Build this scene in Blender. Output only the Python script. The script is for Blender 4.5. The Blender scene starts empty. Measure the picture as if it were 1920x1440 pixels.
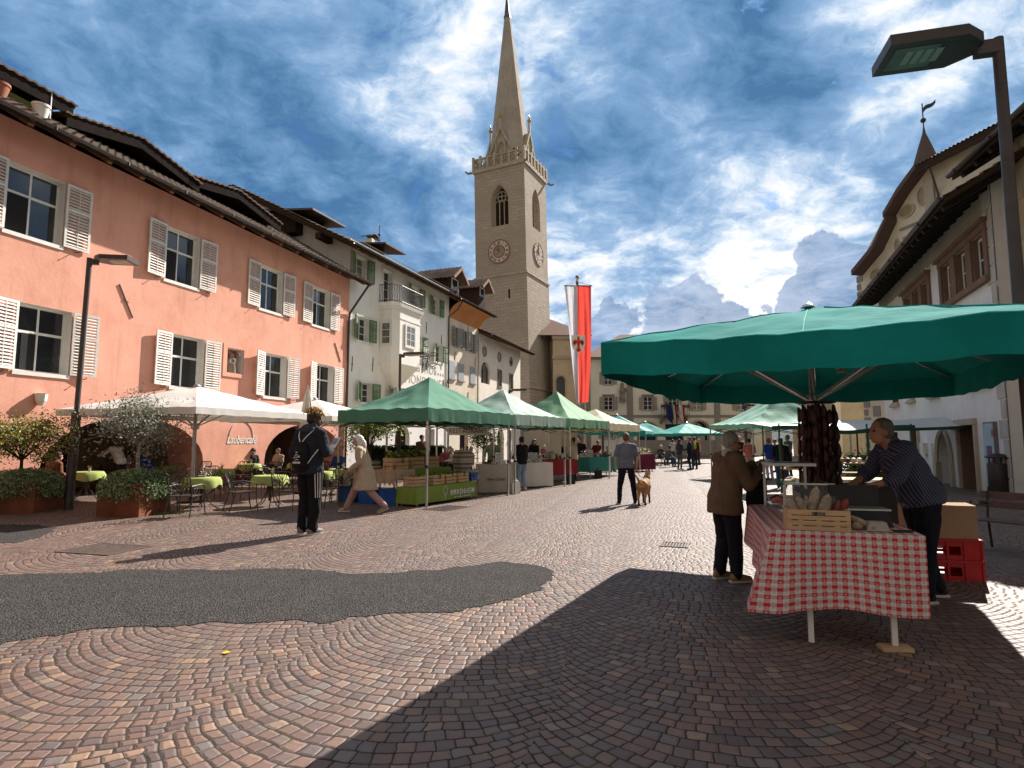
import bpy, bmesh, math, random
from mathutils import Vector, Matrix, noise, Euler
random.seed(7)
sc = bpy.context.scene
COL = sc.collection
R = math.radians
PI = math.pi
# ---------------------------------------------------------------- camera
F = 1100.0; HC = 1.62; PIT = math.atan(105 / 1100)
cam = bpy.data.objects.new('camera', bpy.data.cameras.new('camera'))
COL.objects.link(cam); sc.camera = cam
cam.data.sensor_width = 36; cam.data.lens = 36 * F / 1920
cam.data.clip_end = 3000; cam.data.clip_start = .05
cam.location = (0, 0, HC); cam.rotation_euler = (PI / 2 + PIT, 0, 0)
sc.render.resolution_x = 1024; sc.render.resolution_y = 768
sc.view_settings.view_transform = 'Standard'; sc.view_settings.look = 'None'
sc.view_settings.exposure = 1.08; sc.view_settings.gamma = 1
try: sc.cycles.max_bounces = 6; sc.cycles.transparent_max_bounces = 12
except Exception: pass

def ray(px, py):
    v = 720 - py; c, s = math.cos(PIT), math.sin(PIT)
    return Vector((px - 960, F * c - v * s, F * s + v * c))
def G(px, py, z=0.0):                       # point at height z seen at a pixel of the photo
    r = ray(px, py); t = (z - HC) / r.z
    return Vector((r.x * t, r.y * t, z))
def AT(px, py, Y):
    r = ray(px, py); t = Y / r.y
    return Vector((r.x * t, Y, HC + r.z * t))

# ---------------------------------------------------------------- materials
MATS = {}
def nt(m):
    m.use_nodes = True
    n = m.node_tree
    return n, n.nodes, n.links, n.nodes['Principled BSDF']
def mixc(n, fac, a, b, mode='MIX'):
    x = n.nodes.new('ShaderNodeMix'); x.data_type = 'RGBA'; x.blend_type = mode
    for sock, v in ((x.inputs['Factor'], fac), (x.inputs['A'], a), (x.inputs['B'], b)):
        if isinstance(v, bpy.types.NodeSocket): n.links.new(v, sock)
        elif isinstance(v, (int, float)) and sock.type == 'VALUE': sock.default_value = v
        else: sock.default_value = (*v[:3], 1)
    return x.outputs['Result']
def mth(n, op, a, b=None, c=None, clamp=False):
    x = n.nodes.new('ShaderNodeMath'); x.operation = op; x.use_clamp = clamp
    for i, v in enumerate((a, b, c)):
        if v is None: continue
        if isinstance(v, bpy.types.NodeSocket): n.links.new(v, x.inputs[i])
        else: x.inputs[i].default_value = v
    return x.outputs[0]
def ramp(n, fac, stops):
    x = n.nodes.new('ShaderNodeValToRGB'); e = x.color_ramp.elements
    while len(e) < len(stops): e.new(.5)
    for i, (p, c) in enumerate(stops):
        e[i].position = p; e[i].color = (*c, 1) if len(c) == 3 else c
    n.links.new(fac, x.inputs[0]); return x.outputs[0]
def tex(n, kind, scale, detail=4, vec=None, rough=.55, dist=0):
    x = n.nodes.new(kind); x.inputs['Scale'].default_value = scale
    if 'Detail' in x.inputs: x.inputs['Detail'].default_value = detail; x.inputs['Roughness'].default_value = rough
    if 'Distortion' in x.inputs: x.inputs['Distortion'].default_value = dist
    if vec is not None: n.links.new(vec, x.inputs['Vector'])
    return x
def coords(n, kind='Object'):
    return n.nodes.new('ShaderNodeTexCoord').outputs[kind]
def M(name, col, rough=.75, var=.18, scale=2.5, bump=0, bscale=30, metal=0, trans=0, spec=.4, col2=None, fine=0, stretch=None, coat=0):
    if name in MATS: return MATS[name]
    m = bpy.data.materials.new(name); n, N, L, P = nt(m); MATS[name] = m
    co = coords(n)
    if stretch:
        mp = N.new('ShaderNodeMapping'); mp.inputs['Scale'].default_value = stretch
        L.new(co, mp.inputs[0]); co = mp.outputs[0]
    nz = tex(n, 'ShaderNodeTexNoise', scale, 6, co, .6)
    f = mth(n, 'MULTIPLY_ADD', nz.outputs['Fac'], 2.6, -.8, clamp=True)
    a = [c * (1 - var) for c in col]; b = [min(1, c * (1 + var)) for c in col]
    if col2: b = col2; a = col
    c = mixc(n, f, a, b)
    if fine:
        n2 = tex(n, 'ShaderNodeTexNoise', scale * 14, 4, co, .7)
        c = mixc(n, mth(n, 'MULTIPLY', mth(n, 'MULTIPLY_ADD', n2.outputs['Fac'], 3, -1, clamp=True), fine), c, [x * .55 for x in col])
    L.new(c, P.inputs['Base Color'])
    P.inputs['Roughness'].default_value = rough; P.inputs['Metallic'].default_value = metal
    P.inputs['Specular IOR Level'].default_value = spec; P.inputs['Coat Weight'].default_value = coat
    if bump:
        nb = tex(n, 'ShaderNodeTexNoise', bscale, 5, co, .6)
        bn = N.new('ShaderNodeBump'); bn.inputs['Strength'].default_value = bump; bn.inputs['Distance'].default_value = .02
        L.new(nb.outputs['Fac'], bn.inputs['Height']); L.new(bn.outputs[0], P.inputs['Normal'])
    if trans:
        tr = N.new('ShaderNodeBsdfTranslucent'); L.new(c, tr.inputs['Color'])
        mx = N.new('ShaderNodeMixShader'); mx.inputs[0].default_value = trans
        L.new(P.outputs[0], mx.inputs[1]); L.new(tr.outputs[0], mx.inputs[2])
        L.new(mx.outputs[0], N['Material Output'].inputs[0])
    return m
def stucco(name, col, dirt=.35, col2=None, patchy=.25, bump=.25):
    if name in MATS: return MATS[name]
    m = bpy.data.materials.new(name); n, N, L, P = nt(m); MATS[name] = m
    co = coords(n)
    big = tex(n, 'ShaderNodeTexNoise', .35, 6, co, .6)
    mid = tex(n, 'ShaderNodeTexNoise', 1.6, 8, co, .65, .6)
    mp = N.new('ShaderNodeMapping'); mp.inputs['Scale'].default_value = (2.2, 2.2, .25); L.new(co, mp.inputs[0])
    streak = tex(n, 'ShaderNodeTexNoise', 1.5, 6, mp.outputs[0], .6)
    c2 = col2 or [x * (1 - patchy) for x in col]
    c = mixc(n, mth(n, 'MULTIPLY_ADD', mid.outputs[0], 3.2, -1.1, clamp=True), col, c2)
    c = mixc(n, mth(n, 'MULTIPLY_ADD', big.outputs[0], 3, -1.1, clamp=True), c, [min(1, x * 1.12) for x in col])
    c = mixc(n, mth(n, 'MULTIPLY', mth(n, 'MULTIPLY_ADD', streak.outputs[0], 4, -2.1, clamp=True), dirt), c, [x * .62 for x in col])
    L.new(c, P.inputs['Base Color']); P.inputs['Roughness'].default_value = .92
    P.inputs['Specular IOR Level'].default_value = .15
    nb = tex(n, 'ShaderNodeTexNoise', 9, 8, co, .65)
    bn = N.new('ShaderNodeBump'); bn.inputs['Strength'].default_value = bump; bn.inputs['Distance'].default_value = .05
    L.new(nb.outputs[0], bn.inputs['Height']); L.new(bn.outputs[0], P.inputs['Normal'])
    return m

m_pink = stucco('pink_plaster', (.72, .365, .275), .55, (.63, .285, .20), bump=.14)
m_white = stucco('white_plaster', (.80, .775, .74), .3, (.74, .71, .68))
m_cream = stucco('cream_plaster', (.72, .64, .53), .4, (.58, .50, .40))
m_warmw = stucco('warm_white_plaster', (.77, .71, .63), .5, (.68, .62, .54))
m_grey = stucco('grey_white_plaster', (.68, .68, .69), .35, (.60, .60, .61))  # greyer white plaster of the right-hand house
m_town = stucco('town_hall_plaster', (.68, .66, .575), .3, (.62, .60, .52))
m_ochre = stucco('ochre_plaster', (.52, .45, .31), .3)
m_turret = stucco('turret_plaster', (.64, .57, .44), .3)
m_stone = stucco('grey_stone_trim', (.27, .25, .225), .5, (.22, .2, .18))
m_brownst = stucco('brown_sandstone', (.20, .135, .10), .5, (.15, .10, .075))
m_tan = stucco('tan_stone', (.44, .385, .30), .5, (.36, .31, .235))
m_orange = stucco('orange_plaster', (.55, .25, .10), .2)
m_wtrim = M('white_painted_wood', (.72, .70, .66), .55, .08, 4, .1, 60)
m_shut = M('old_white_paint', (.66, .645, .60), .6, .12, 5, .1, 60)
m_gshut = M('green_shutter_paint', (.10, .19, .075), .55, .22, 5)
m_gyshut = M('grey_shutter_paint', (.33, .35, .38), .6, .15, 5)
m_tshut = M('taupe_shutter_paint', (.36, .30, .26), .6, .1, 5)
m_wood = M('dark_roof_timber', (.05, .031, .022), .9, .35, 6, .3, 40, stretch=(1, 6, 6), spec=.08)
m_soffit = M('soffit_boards', (.20, .085, .04), .7, .35, 6, .3, 40, stretch=(1, 6, 6))
m_gutter = M('gutter_metal', (.085, .07, .065), .4, .2, 6, metal=.6)
m_iron = M('dark_iron', (.045, .042, .042), .5, .2, 10, metal=.5)
m_pole = M('lamp_paint', (.07, .055, .055), .42, .2, 4, metal=.3)
m_silver = M('silver_tube', (.52, .52, .52), .35, .12, 8, metal=.8)
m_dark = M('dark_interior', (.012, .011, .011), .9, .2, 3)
m_glass = M('window_glass', (.018, .022, .028), .06, .5, 1.2, spec=.8, bump=.02, bscale=3)
m_curt = M('window_glass_with_curtain', (.16, .16, .15), .12, .5, 3, spec=.8, stretch=(4, 1, .6))
m_gold = M('gilt', (.55, .33, .08), .35, .2, 5, metal=.9)

def tile_mat(name, a, b, c3):
    m = bpy.data.materials.new(name); n, N, L, P = nt(m); MATS[name] = m
    co = coords(n, 'UV')
    v = N.new('ShaderNodeVectorMath'); v.operation = 'FLOOR'; L.new(co, v.inputs[0])
    w = N.new('ShaderNodeTexWhiteNoise'); L.new(v.outputs[0], w.inputs['Vector'])
    c = ramp(n, w.outputs['Value'], [(0, a), (.5, b), (.85, c3), (1, [x * 1.5 for x in b])])
    nz = tex(n, 'ShaderNodeTexNoise', 1.5, 6, coords(n), .6)
    c = mixc(n, mth(n, 'MULTIPLY_ADD', nz.outputs[0], 2.5, -.9, clamp=True), c, (.085, .07, .05))
    L.new(c, P.inputs['Base Color']); P.inputs['Roughness'].default_value = .9
    return m
m_tile = tile_mat('old_clay_tiles', (.15, .085, .06), (.22, .13, .09), (.12, .10, .08))
m_tiler = tile_mat('turret_tiles', (.10, .055, .05), (.13, .075, .065), (.075, .05, .05))

# ---------------------------------------------------------------- mesh builder
class MB:
    def __init__(s): s.v = []; s.f = []; s.mi = []; s.uv = None; s.m = 0
    def add(s, vs, fs, T=None):
        o = len(s.v)
        for p in vs: s.v.append(T @ Vector(p) if T else Vector(p))
        for f in fs: s.f.append([i + o for i in f]); s.mi.append(s.m)
        return s
    def box(s, x0, x1, y0, y1, z0, z1, T=None):
        vs = [(x, y, z) for x in (x0, x1) for y in (y0, y1) for z in (z0, z1)]
        return s.add(vs, [(0, 1, 3, 2), (4, 6, 7, 5), (0, 4, 5, 1), (2, 3, 7, 6), (0, 2, 6, 4), (1, 5, 7, 3)], T)
    def cb(s, c, d, T=None, rot=None):                # centred box
        c = Vector(c); Mx = Matrix.Translation(c)
        if rot: Mx = Mx @ Euler(rot).to_matrix().to_4x4()
        if T: Mx = T @ Mx
        a, b, e = d[0] / 2, d[1] / 2, d[2] / 2
        return s.box(-a, a, -b, b, -e, e, Mx)
    def bar(s, p, q, w, h=None, T=None):              # box section bar from p to q
        p, q = Vector(p), Vector(q); d = q - p; L = d.length
        if L < 1e-6: return s
        Mx = Matrix.Translation(p) @ d.to_track_quat('Z', 'Y').to_matrix().to_4x4()
        if T: Mx = T @ Mx
        h = h or w
        return s.box(-w / 2, w / 2, -h / 2, h / 2, 0, L, Mx)
    def tube(s, pts, r, n=8, T=None, cap=True):
        pts = [Vector(p) for p in pts]
        rs = r if isinstance(r, (list, tuple)) else [r] * len(pts)
        o = len(s.v); up = None
        for i, p in enumerate(pts):
            d = (pts[min(i + 1, len(pts) - 1)] - pts[max(i - 1, 0)])
            if d.length < 1e-9: d = Vector((0, 0, 1))
            d.normalize()
            if up is None: up = d.orthogonal().normalized()
            up = (up - d * up.dot(d))
            if up.length < 1e-6: up = d.orthogonal()
            up.normalize(); sd = d.cross(up)
            for k in range(n):
                a = 2 * PI * k / n
                w = p + (up * math.cos(a) + sd * math.sin(a)) * rs[i]
                s.v.append(T @ w if T else w)
        for i in range(len(pts) - 1):
            for k in range(n):
                k2 = (k + 1) % n
                s.f.append([o + i * n + k, o + i * n + k2, o + (i + 1) * n + k2, o + (i + 1) * n + k]); s.mi.append(s.m)
        if cap:
            s.f.append([o + k for k in reversed(range(n))]); s.mi.append(s.m)
            e = o + (len(pts) - 1) * n; s.f.append([e + k for k in range(n)]); s.mi.append(s.m)
        return s
    def lathe(s, prof, n=16, T=None):                 # profile (r, z) about z
        o = len(s.v)
        for r, z in prof:
            for k in range(n):
                a = 2 * PI * k / n; p = Vector((r * math.cos(a), r * math.sin(a), z))
                s.v.append(T @ p if T else p)
        for i in range(len(prof) - 1):
            for k in range(n):
                k2 = (k + 1) % n
                s.f.append([o + i * n + k, o + i * n + k2, o + (i + 1) * n + k2, o + (i + 1) * n + k]); s.mi.append(s.m)
        s.f.append([o + k for k in reversed(range(n))]); s.mi.append(s.m)
        e = o + (len(prof) - 1) * n; s.f.append([e + k for k in range(n)]); s.mi.append(s.m)
        return s
    def ball(s, c, r, n=10, T=None):
        r = (r, r, r) if not isinstance(r, (tuple, list)) else r
        m = n // 2; prof = [(max(1e-4, math.sin(PI * i / m)), -math.cos(PI * i / m)) for i in range(m + 1)]
        Mx = Matrix.Translation(Vector(c)) @ Matrix.Diagonal((*r, 1))
        return s.lathe(prof, n, T @ Mx if T else Mx)
    def prism(s, poly, d0, d1, axis='y', T=None):     # polygon in xz (axis y) or xy (axis z) extruded
        n = len(poly)
        f = (lambda p, d: (p[0], d, p[1])) if axis == 'y' else ((lambda p, d: (p[0], p[1], d)) if axis == 'z' else (lambda p, d: (d, p[0], p[1])))
        vs = [f(p, d0) for p in poly] + [f(p, d1) for p in poly]
        fs = [list(range(n)), list(range(2 * n - 1, n - 1, -1))] + [[i, i + n, (i + 1) % n + n, (i + 1) % n] for i in range(n)]
        return s.add(vs, fs, T)
    def leaf(s, c, L, w, d, u):
        c, d, u = Vector(c), Vector(d), Vector(u)
        s.add([c - d * L / 2, c + u * w / 2, c + d * L / 2, c - u * w / 2], [(0, 1, 2, 3)]); return s
    def sheet(s, fn, nu, nv, thick=0, T=None):        # grid surface fn(u,v)
        o = len(s.v)
        for j in range(nv + 1):
            for i in range(nu + 1):
                p = Vector(fn(i / nu, j / nv)); s.v.append(T @ p if T else p)
        for j in range(nv):
            for i in range(nu):
                a = o + j * (nu + 1) + i
                s.f.append([a, a + 1, a + nu + 2, a + nu + 1]); s.mi.append(s.m)
        return s
    def mesh(s, name, mats, smooth=False, recalc=True, solid=0):
        me = bpy.data.meshes.new(name)
        me.from_pydata([tuple(v) for v in s.v], [], s.f)
        for m in (mats if isinstance(mats, (list, tuple)) else [mats]): me.materials.append(m)
        if any(s.mi): me.polygons.foreach_set('material_index', s.mi)
        if s.uv:
            l = me.uv_layers.new(name='UVMap')
            for p in me.polygons:
                for li, vi in zip(p.loop_indices, p.vertices): l.data[li].uv = s.uv[vi]
        if recalc or solid:
            b = bmesh.new(); b.from_mesh(me)
            if recalc: bmesh.ops.recalc_face_normals(b, faces=b.faces)
            if solid: bmesh.ops.solidify(b, geom=b.faces[:], thickness=solid)
            b.to_mesh(me); b.free()
        if smooth:
            me.polygons.foreach_set('use_smooth', [True] * len(me.polygons))
            try: me.set_sharp_from_angle(angle=R(40))
            except Exception: pass
        me.update(); return me
    def build(s, name, mats, parent=None, **k):
        return link(name, s.mesh(name, mats, **k), parent)
def link(name, me, parent=None, loc=None, rz=0):
    o = bpy.data.objects.new(name, me); COL.objects.link(o)
    if parent is not None: o.parent = parent; KIDS.setdefault(parent.name, []).append(o)
    if loc is not None: o.location = loc
    if rz: o.rotation_euler.z = rz
    return o
def tag(o, label=None, cat=None, group=None, kind=None):
    if label: o['label'] = label
    if cat: o['category'] = cat
    if group: o['group'] = group
    if kind: o['kind'] = kind
    return o
def thing(name, label, cat, loc=(0, 0, 0), rz=0, group=None):
    o = bpy.data.objects.new(name, None); o.empty_display_size = .2; COL.objects.link(o)
    o.location = loc; o.rotation_euler = (0, 0, rz)
    return tag(o, label, cat, group)
def copy_tree(o, parent=None):
    c = o.copy(); COL.objects.link(c)
    if parent is not None:
        c.parent = parent; KIDS.setdefault(parent.name, []).append(c)
    for ch in list(KIDS.get(o.name, [])): copy_tree(ch, c)
    return c
KIDS = {}
def dup(o, loc, rz, label, group=None, scale=None):
    c = copy_tree(o); c.location = loc; c.rotation_euler.z = rz
    c['label'] = label
    if group: c['group'] = group
    if scale: c.scale = scale
    return c
def struct(name, mb, mat, **k):
    o = mb.build(name, mat, **k); o['kind'] = 'structure'; return o
TXS = bpy.data.scenes.new('lettering_bench')
def text_mesh(body, size, ext=.004, shear=0, spacing=1.0, offset=0.0):
    cu = bpy.data.curves.new('lettering', 'FONT'); cu.body = body; cu.size = size; cu.extrude = ext
    cu.align_x = 'CENTER'; cu.align_y = 'CENTER'; cu.shear = shear; cu.space_character = spacing; cu.offset = offset
    o = bpy.data.objects.new('tmp', cu); TXS.collection.objects.link(o)
    TXS.view_layers[0].update(); dg = TXS.view_layers[0].depsgraph
    me = bpy.data.meshes.new_from_object(o.evaluated_get(dg))
    bpy.data.objects.remove(o); bpy.data.curves.remove(cu)
    return me
def lettering(body, size, mat, parent, loc, rot=(PI / 2, 0, 0), name='lettering', sx=1, **k):
    me = text_mesh(body, size, **k); me.materials.clear(); me.materials.append(mat)
    o = link(name, me, parent); o.location = loc; o.rotation_euler = rot; o.scale = (sx, 1, 1)
    return o

# ---------------------------------------------------------------- world and sun
SAZ, SEL = R(36), R(37)                          # sun azimuth right of +Y, elevation
sund = Vector((math.sin(SAZ) * math.cos(SEL), math.cos(SAZ) * math.cos(SEL), math.sin(SEL)))
su = bpy.data.objects.new('sun', bpy.data.lights.new('sun', 'SUN')); COL.objects.link(su)
su.data.energy = 5.0; su.data.angle = R(.5); su.data.color = (1, .93, .84)
su.rotation_euler = sund.to_track_quat('Z', 'Y').to_euler(); su.location = (20, 20, 60)
w = bpy.data.worlds.new('World'); sc.world = w; w.use_nodes = True
n = w.node_tree; N = n.nodes; L = n.links; N.clear()
out = N.new('ShaderNodeOutputWorld'); bg = N.new('ShaderNodeBackground')
sky = N.new('ShaderNodeTexSky'); sky.sky_type = 'NISHITA'; sky.sun_disc = False
sky.sun_elevation = SEL; sky.sun_rotation = SAZ; sky.altitude = 400
co = N.new('ShaderNodeTexCoord').outputs['Generated']
nrm = N.new('ShaderNodeVectorMath'); nrm.operation = 'NORMALIZE'; L.new(co, nrm.inputs[0]); D = nrm.outputs[0]
sp = N.new('ShaderNodeSeparateXYZ'); L.new(D, sp.inputs[0])
zz = mth(n, 'ADD', mth(n, 'MAXIMUM', sp.outputs[2], 0), .28)
cb = N.new('ShaderNodeCombineXYZ'); L.new(mth(n, 'DIVIDE', sp.outputs[0], zz), cb.inputs[0]); L.new(mth(n, 'DIVIDE', sp.outputs[1], zz), cb.inputs[1])
wn = tex(n, 'ShaderNodeTexNoise', 1.3, 5, cb.outputs[0], .6)
vm = N.new('ShaderNodeVectorMath'); vm.operation = 'MULTIPLY_ADD'; L.new(wn.outputs['Color'], vm.inputs[0]); vm.inputs[1].default_value = (.35, .35, 0)
L.new(cb.outputs[0], vm.inputs[2])
nA = tex(n, 'ShaderNodeTexNoise', 1.5, 14, vm.outputs[0], .62, .2)
nB = tex(n, 'ShaderNodeTexNoise', 5.5, 12, vm.outputs[0], .66, .12)
nC = tex(n, 'ShaderNodeTexNoise', 2.6, 10, vm.outputs[0], .6, .15)
val = mth(n, 'MULTIPLY_ADD', nA.outputs['Fac'], 1.9, -.44)
val = mth(n, 'MULTIPLY_ADD', mth(n, 'SUBTRACT', nB.outputs['Fac'], .5), 1.35, val)
val = mth(n, 'MULTIPLY_ADD', mth(n, 'SUBTRACT', nC.outputs['Fac'], .5), .8, val)
def wdir(px, py): return ray(px, py).normalized()
# broad cloud masses: negative = dark cloud bases, positive = bright cloud
wr = N.new('ShaderNodeVectorMath'); wr.operation = 'SUBTRACT'; L.new(wn.outputs['Color'], wr.inputs[0]); wr.inputs[1].default_value = (.5, .5, .5)
wr2 = N.new('ShaderNodeVectorMath'); wr2.operation = 'MULTIPLY_ADD'; L.new(wr.outputs[0], wr2.inputs[0]); wr2.inputs[1].default_value = (.22, .22, .22); L.new(D, wr2.inputs[2])
nd = N.new('ShaderNodeVectorMath'); nd.operation = 'NORMALIZE'; L.new(wr2.outputs[0], nd.inputs[0])
def blob(px, py, rad, wt, dd=None):
    d = wdir(px, py); v = N.new('ShaderNodeVectorMath'); v.operation = 'DOT_PRODUCT'
    L.new(dd or nd.outputs[0], v.inputs[0]); v.inputs[1].default_value = d
    mr = N.new('ShaderNodeMapRange'); mr.interpolation_type = 'SMOOTHSTEP'
    mr.inputs['From Min'].default_value = math.cos(rad / F); mr.inputs['From Max'].default_value = math.cos(rad * .25 / F)
    L.new(v.outputs['Value'], mr.inputs['Value'])
    return mth(n, 'MULTIPLY', mr.outputs[0], wt)
BLOBS = [(1290, 190, 260, -.22), (1500, 330, 260, -.19), (1130, 330, 170, -.17), (1500, 90, 120, -.12), (620, 110, 200, -.22), (720, 230, 120, .10),
         (1250, 480, 330, .20), (1500, 480, 150, .14), (1070, 120, 120, .28), (1680, 60, 190, .34), (1620, 250, 120, .34),
         (800, 120, 120, .10), (430, 330, 300, -.22), (700, 420, 220, -.22), (100, 60, 350, -.12), (1850, 220, 180, -.12),
         (1420, 345, 80, .22), (250, 170, 300, -.05), (500, 60, 200, .08)]
for b in BLOBS: val = mth(n, 'ADD', val, blob(*b))
cl = ramp(n, val, [(-.0, (.07, .18, .36)), (.18, (.125, .265, .47)), (.36, (.20, .355, .58)), (.52, (.33, .49, .71)), (.66, (.62, .73, .87)), (.82, (.98, .98, .98))])
# small patches of clear blue between the clouds
blue = mth(n, 'MULTIPLY_ADD', nB.outputs['Fac'], -9, 3.55, clamp=True)
skyc = N.new('ShaderNodeVectorMath'); skyc.operation = 'MULTIPLY'; L.new(sky.outputs[0], skyc.inputs[0]); skyc.inputs[1].default_value = (.26, .44, .70)
csc = N.new('ShaderNodeVectorMath'); csc.operation = 'SCALE'; L.new(cl, csc.inputs[0]); csc.inputs['Scale'].default_value = 6.6
mix1 = mixc(n, mth(n, 'MULTIPLY', blue, .75), csc.outputs[0], skyc.outputs[0])
# low dark cumulus near the horizon, crisp edged
dn = tex(n, 'ShaderNodeTexNoise', 9, 5, D, .5)
dv = N.new('ShaderNodeVectorMath'); dv.operation = 'MULTIPLY_ADD'
ds = N.new('ShaderNodeVectorMath'); ds.operation = 'SUBTRACT'; L.new(dn.outputs['Color'], ds.inputs[0]); ds.inputs[1].default_value = (.5, .5, .5)
L.new(ds.outputs[0], dv.inputs[0]); dv.inputs[1].default_value = (.10, .10, .10); L.new(D, dv.inputs[2])
def hard(px, py, rad):
    d = wdir(px, py); v = N.new('ShaderNodeVectorMath'); v.operation = 'DOT_PRODUCT'
    L.new(dv.outputs[0], v.inputs[0]); v.inputs[1].default_value = d
    mr = N.new('ShaderNodeMapRange'); mr.interpolation_type = 'SMOOTHSTEP'
    mr.inputs['From Min'].default_value = math.cos(rad / F); mr.inputs['From Max'].default_value = math.cos((rad - 36) / F)
    L.new(v.outputs['Value'], mr.inputs['Value']); return mr.outputs[0]
hb = hard(1275, 655, 105)
for b in ((1180, 670, 70), (1360, 670, 80), (1550, 610, 95), (1480, 640, 70), (1640, 640, 100), (1420, 720, 120)): hb = mth(n, 'MAXIMUM', hb, hard(*b))
dcol = mixc(n, mth(n, 'MULTIPLY_ADD', nB.outputs['Fac'], 2.6, -.8, clamp=True), (.85, 1.5, 2.6), (2.7, 3.5, 5.0))
mix2 = mixc(n, mth(n, 'MULTIPLY', hb, .8), mix1, dcol)
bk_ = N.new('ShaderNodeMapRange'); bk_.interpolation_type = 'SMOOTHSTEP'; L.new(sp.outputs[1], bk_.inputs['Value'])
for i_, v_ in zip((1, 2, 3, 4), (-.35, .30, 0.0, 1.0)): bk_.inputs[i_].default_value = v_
# unseen sky behind the camera greyed, dimmed and warmed to shape the fill light
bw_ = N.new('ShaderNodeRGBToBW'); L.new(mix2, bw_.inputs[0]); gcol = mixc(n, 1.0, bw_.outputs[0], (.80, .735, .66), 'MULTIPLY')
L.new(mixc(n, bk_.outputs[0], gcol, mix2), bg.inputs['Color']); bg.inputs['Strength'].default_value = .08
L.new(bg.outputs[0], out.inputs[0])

# ---------------------------------------------------------------- ground
def sett_mat():
    m = bpy.data.materials.new('porphyry_setts'); n, N, L, P = nt(m)
    g = N.new('ShaderNodeNewGeometry').outputs['Position']
    mp = N.new('ShaderNodeMapping'); mp.inputs['Rotation'].default_value = (0, 0, R(14)); mp.inputs['Location'].default_value = (.55, .3, 0); L.new(g, mp.inputs[0])
    wz = tex(n, 'ShaderNodeTexNoise', 4.5, 2, g, .5)
    v = N.new('ShaderNodeVectorMath'); v.operation = 'MULTIPLY_ADD'; L.new(wz.outputs['Color'], v.inputs[0]); v.inputs[1].default_value = (.06, .06, 0); L.new(mp.outputs[0], v.inputs[2])
    wl = tex(n, 'ShaderNodeTexNoise', .6, 2, g, .5)
    v2 = N.new('ShaderNodeVectorMath'); v2.operation = 'MULTIPLY_ADD'; L.new(wl.outputs['Color'], v2.inputs[0]); v2.inputs[1].default_value = (.22, .22, 0); L.new(v.outputs[0], v2.inputs[2])
    s = N.new('ShaderNodeSeparateXYZ'); L.new(v2.outputs[0], s.inputs[0])
    Wd, Rr, S = 1.95, 1.22, .103
    u = mth(n, 'DIVIDE', s.outputs[0], Wd); ci = mth(n, 'FLOOR', u)
    x = mth(n, 'MULTIPLY', mth(n, 'SUBTRACT', mth(n, 'SUBTRACT', u, ci), .5), Wd)
    vv = mth(n, 'ADD', s.outputs[1], mth(n, 'MULTIPLY', ci, .37))
    arc = mth(n, 'SQRT', mth(n, 'SUBTRACT', Rr * Rr, mth(n, 'MULTIPLY', x, x)))
    rw = mth(n, 'DIVIDE', mth(n, 'ADD', vv, arc), S); k = mth(n, 'FLOOR', rw); fr = mth(n, 'SUBTRACT', rw, k)
    yy = mth(n, 'SUBTRACT', mth(n, 'MULTIPLY', k, S), vv)
    phi = mth(n, 'ARCTAN2', x, yy)
    al = mth(n, 'MULTIPLY', phi, Rr / (S * 1.06))
    h = N.new('ShaderNodeTexWhiteNoise'); h.noise_dimensions = '2D'
    cbk = N.new('ShaderNodeCombineXYZ'); L.new(k, cbk.inputs[0]); L.new(ci, cbk.inputs[1]); L.new(cbk.outputs[0], h.inputs['Vector'])
    al = mth(n, 'ADD', al, mth(n, 'MULTIPLY', h.outputs['Value'], 3)); j = mth(n, 'FLOOR', al); fj = mth(n, 'SUBTRACT', al, j)
    cos = mth(n, 'DIVIDE', arc, Rr)
    def edge(f): return mth(n, 'SUBTRACT', .5, mth(n, 'ABSOLUTE', mth(n, 'SUBTRACT', f, .5)))
    e1 = mth(n, 'MULTIPLY', edge(fr), mth(n, 'MULTIPLY', cos, S)); e2 = mth(n, 'MULTIPLY', edge(fj), S * 1.06)
    ed = mth(n, 'SMOOTH_MIN', e1, e2, .016)
    # per stone random
    cv = N.new('ShaderNodeCombineXYZ'); L.new(k, cv.inputs[0]); L.new(j, cv.inputs[1]); L.new(ci, cv.inputs[2])
    r1 = N.new('ShaderNodeTexWhiteNoise'); L.new(cv.outputs[0], r1.inputs['Vector'])
    rs = N.new('ShaderNodeSeparateColor'); L.new(r1.outputs['Color'], rs.inputs[0])
    gap = mth(n, 'MULTIPLY_ADD', rs.outputs[1], .0035, .0032)
    fn = tex(n, 'ShaderNodeTexNoise', 60, 4, g, .6)
    edn = mth(n, 'MULTIPLY_ADD', mth(n, 'SUBTRACT', fn.outputs[0], .5), .007, ed)
    st = N.new('ShaderNodeMapRange'); st.interpolation_type = 'SMOOTHSTEP'; L.new(edn, st.inputs['Value'])
    L.new(mth(n, 'SUBTRACT', gap, .0025), st.inputs['From Min']); L.new(mth(n, 'ADD', gap, .003), st.inputs['From Max'])
    stone = st.outputs[0]
    c = ramp(n, rs.outputs[0], [(0, (.085, .055, .050)), (.18, (.135, .080, .064)), (.36, (.185, .105, .078)), (.52, (.105, .080, .077)), (.68, (.215, .125, .085)), (.8, (.13, .088, .075)), (.9, (.15, .125, .115)), (1, (.30, .185, .115))])
    n1 = tex(n, 'ShaderNodeTexNoise', 22, 6, g, .65); n2 = tex(n, 'ShaderNodeTexNoise', .5, 5, g, .6); n3 = tex(n, 'ShaderNodeTexNoise', 160, 3, g, .6)
    c = mixc(n, mth(n, 'MULTIPLY_ADD', n1.outputs[0], 2.4, -.9, clamp=True), c, mixc(n, .5, c, (.11, .075, .07)))
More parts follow.
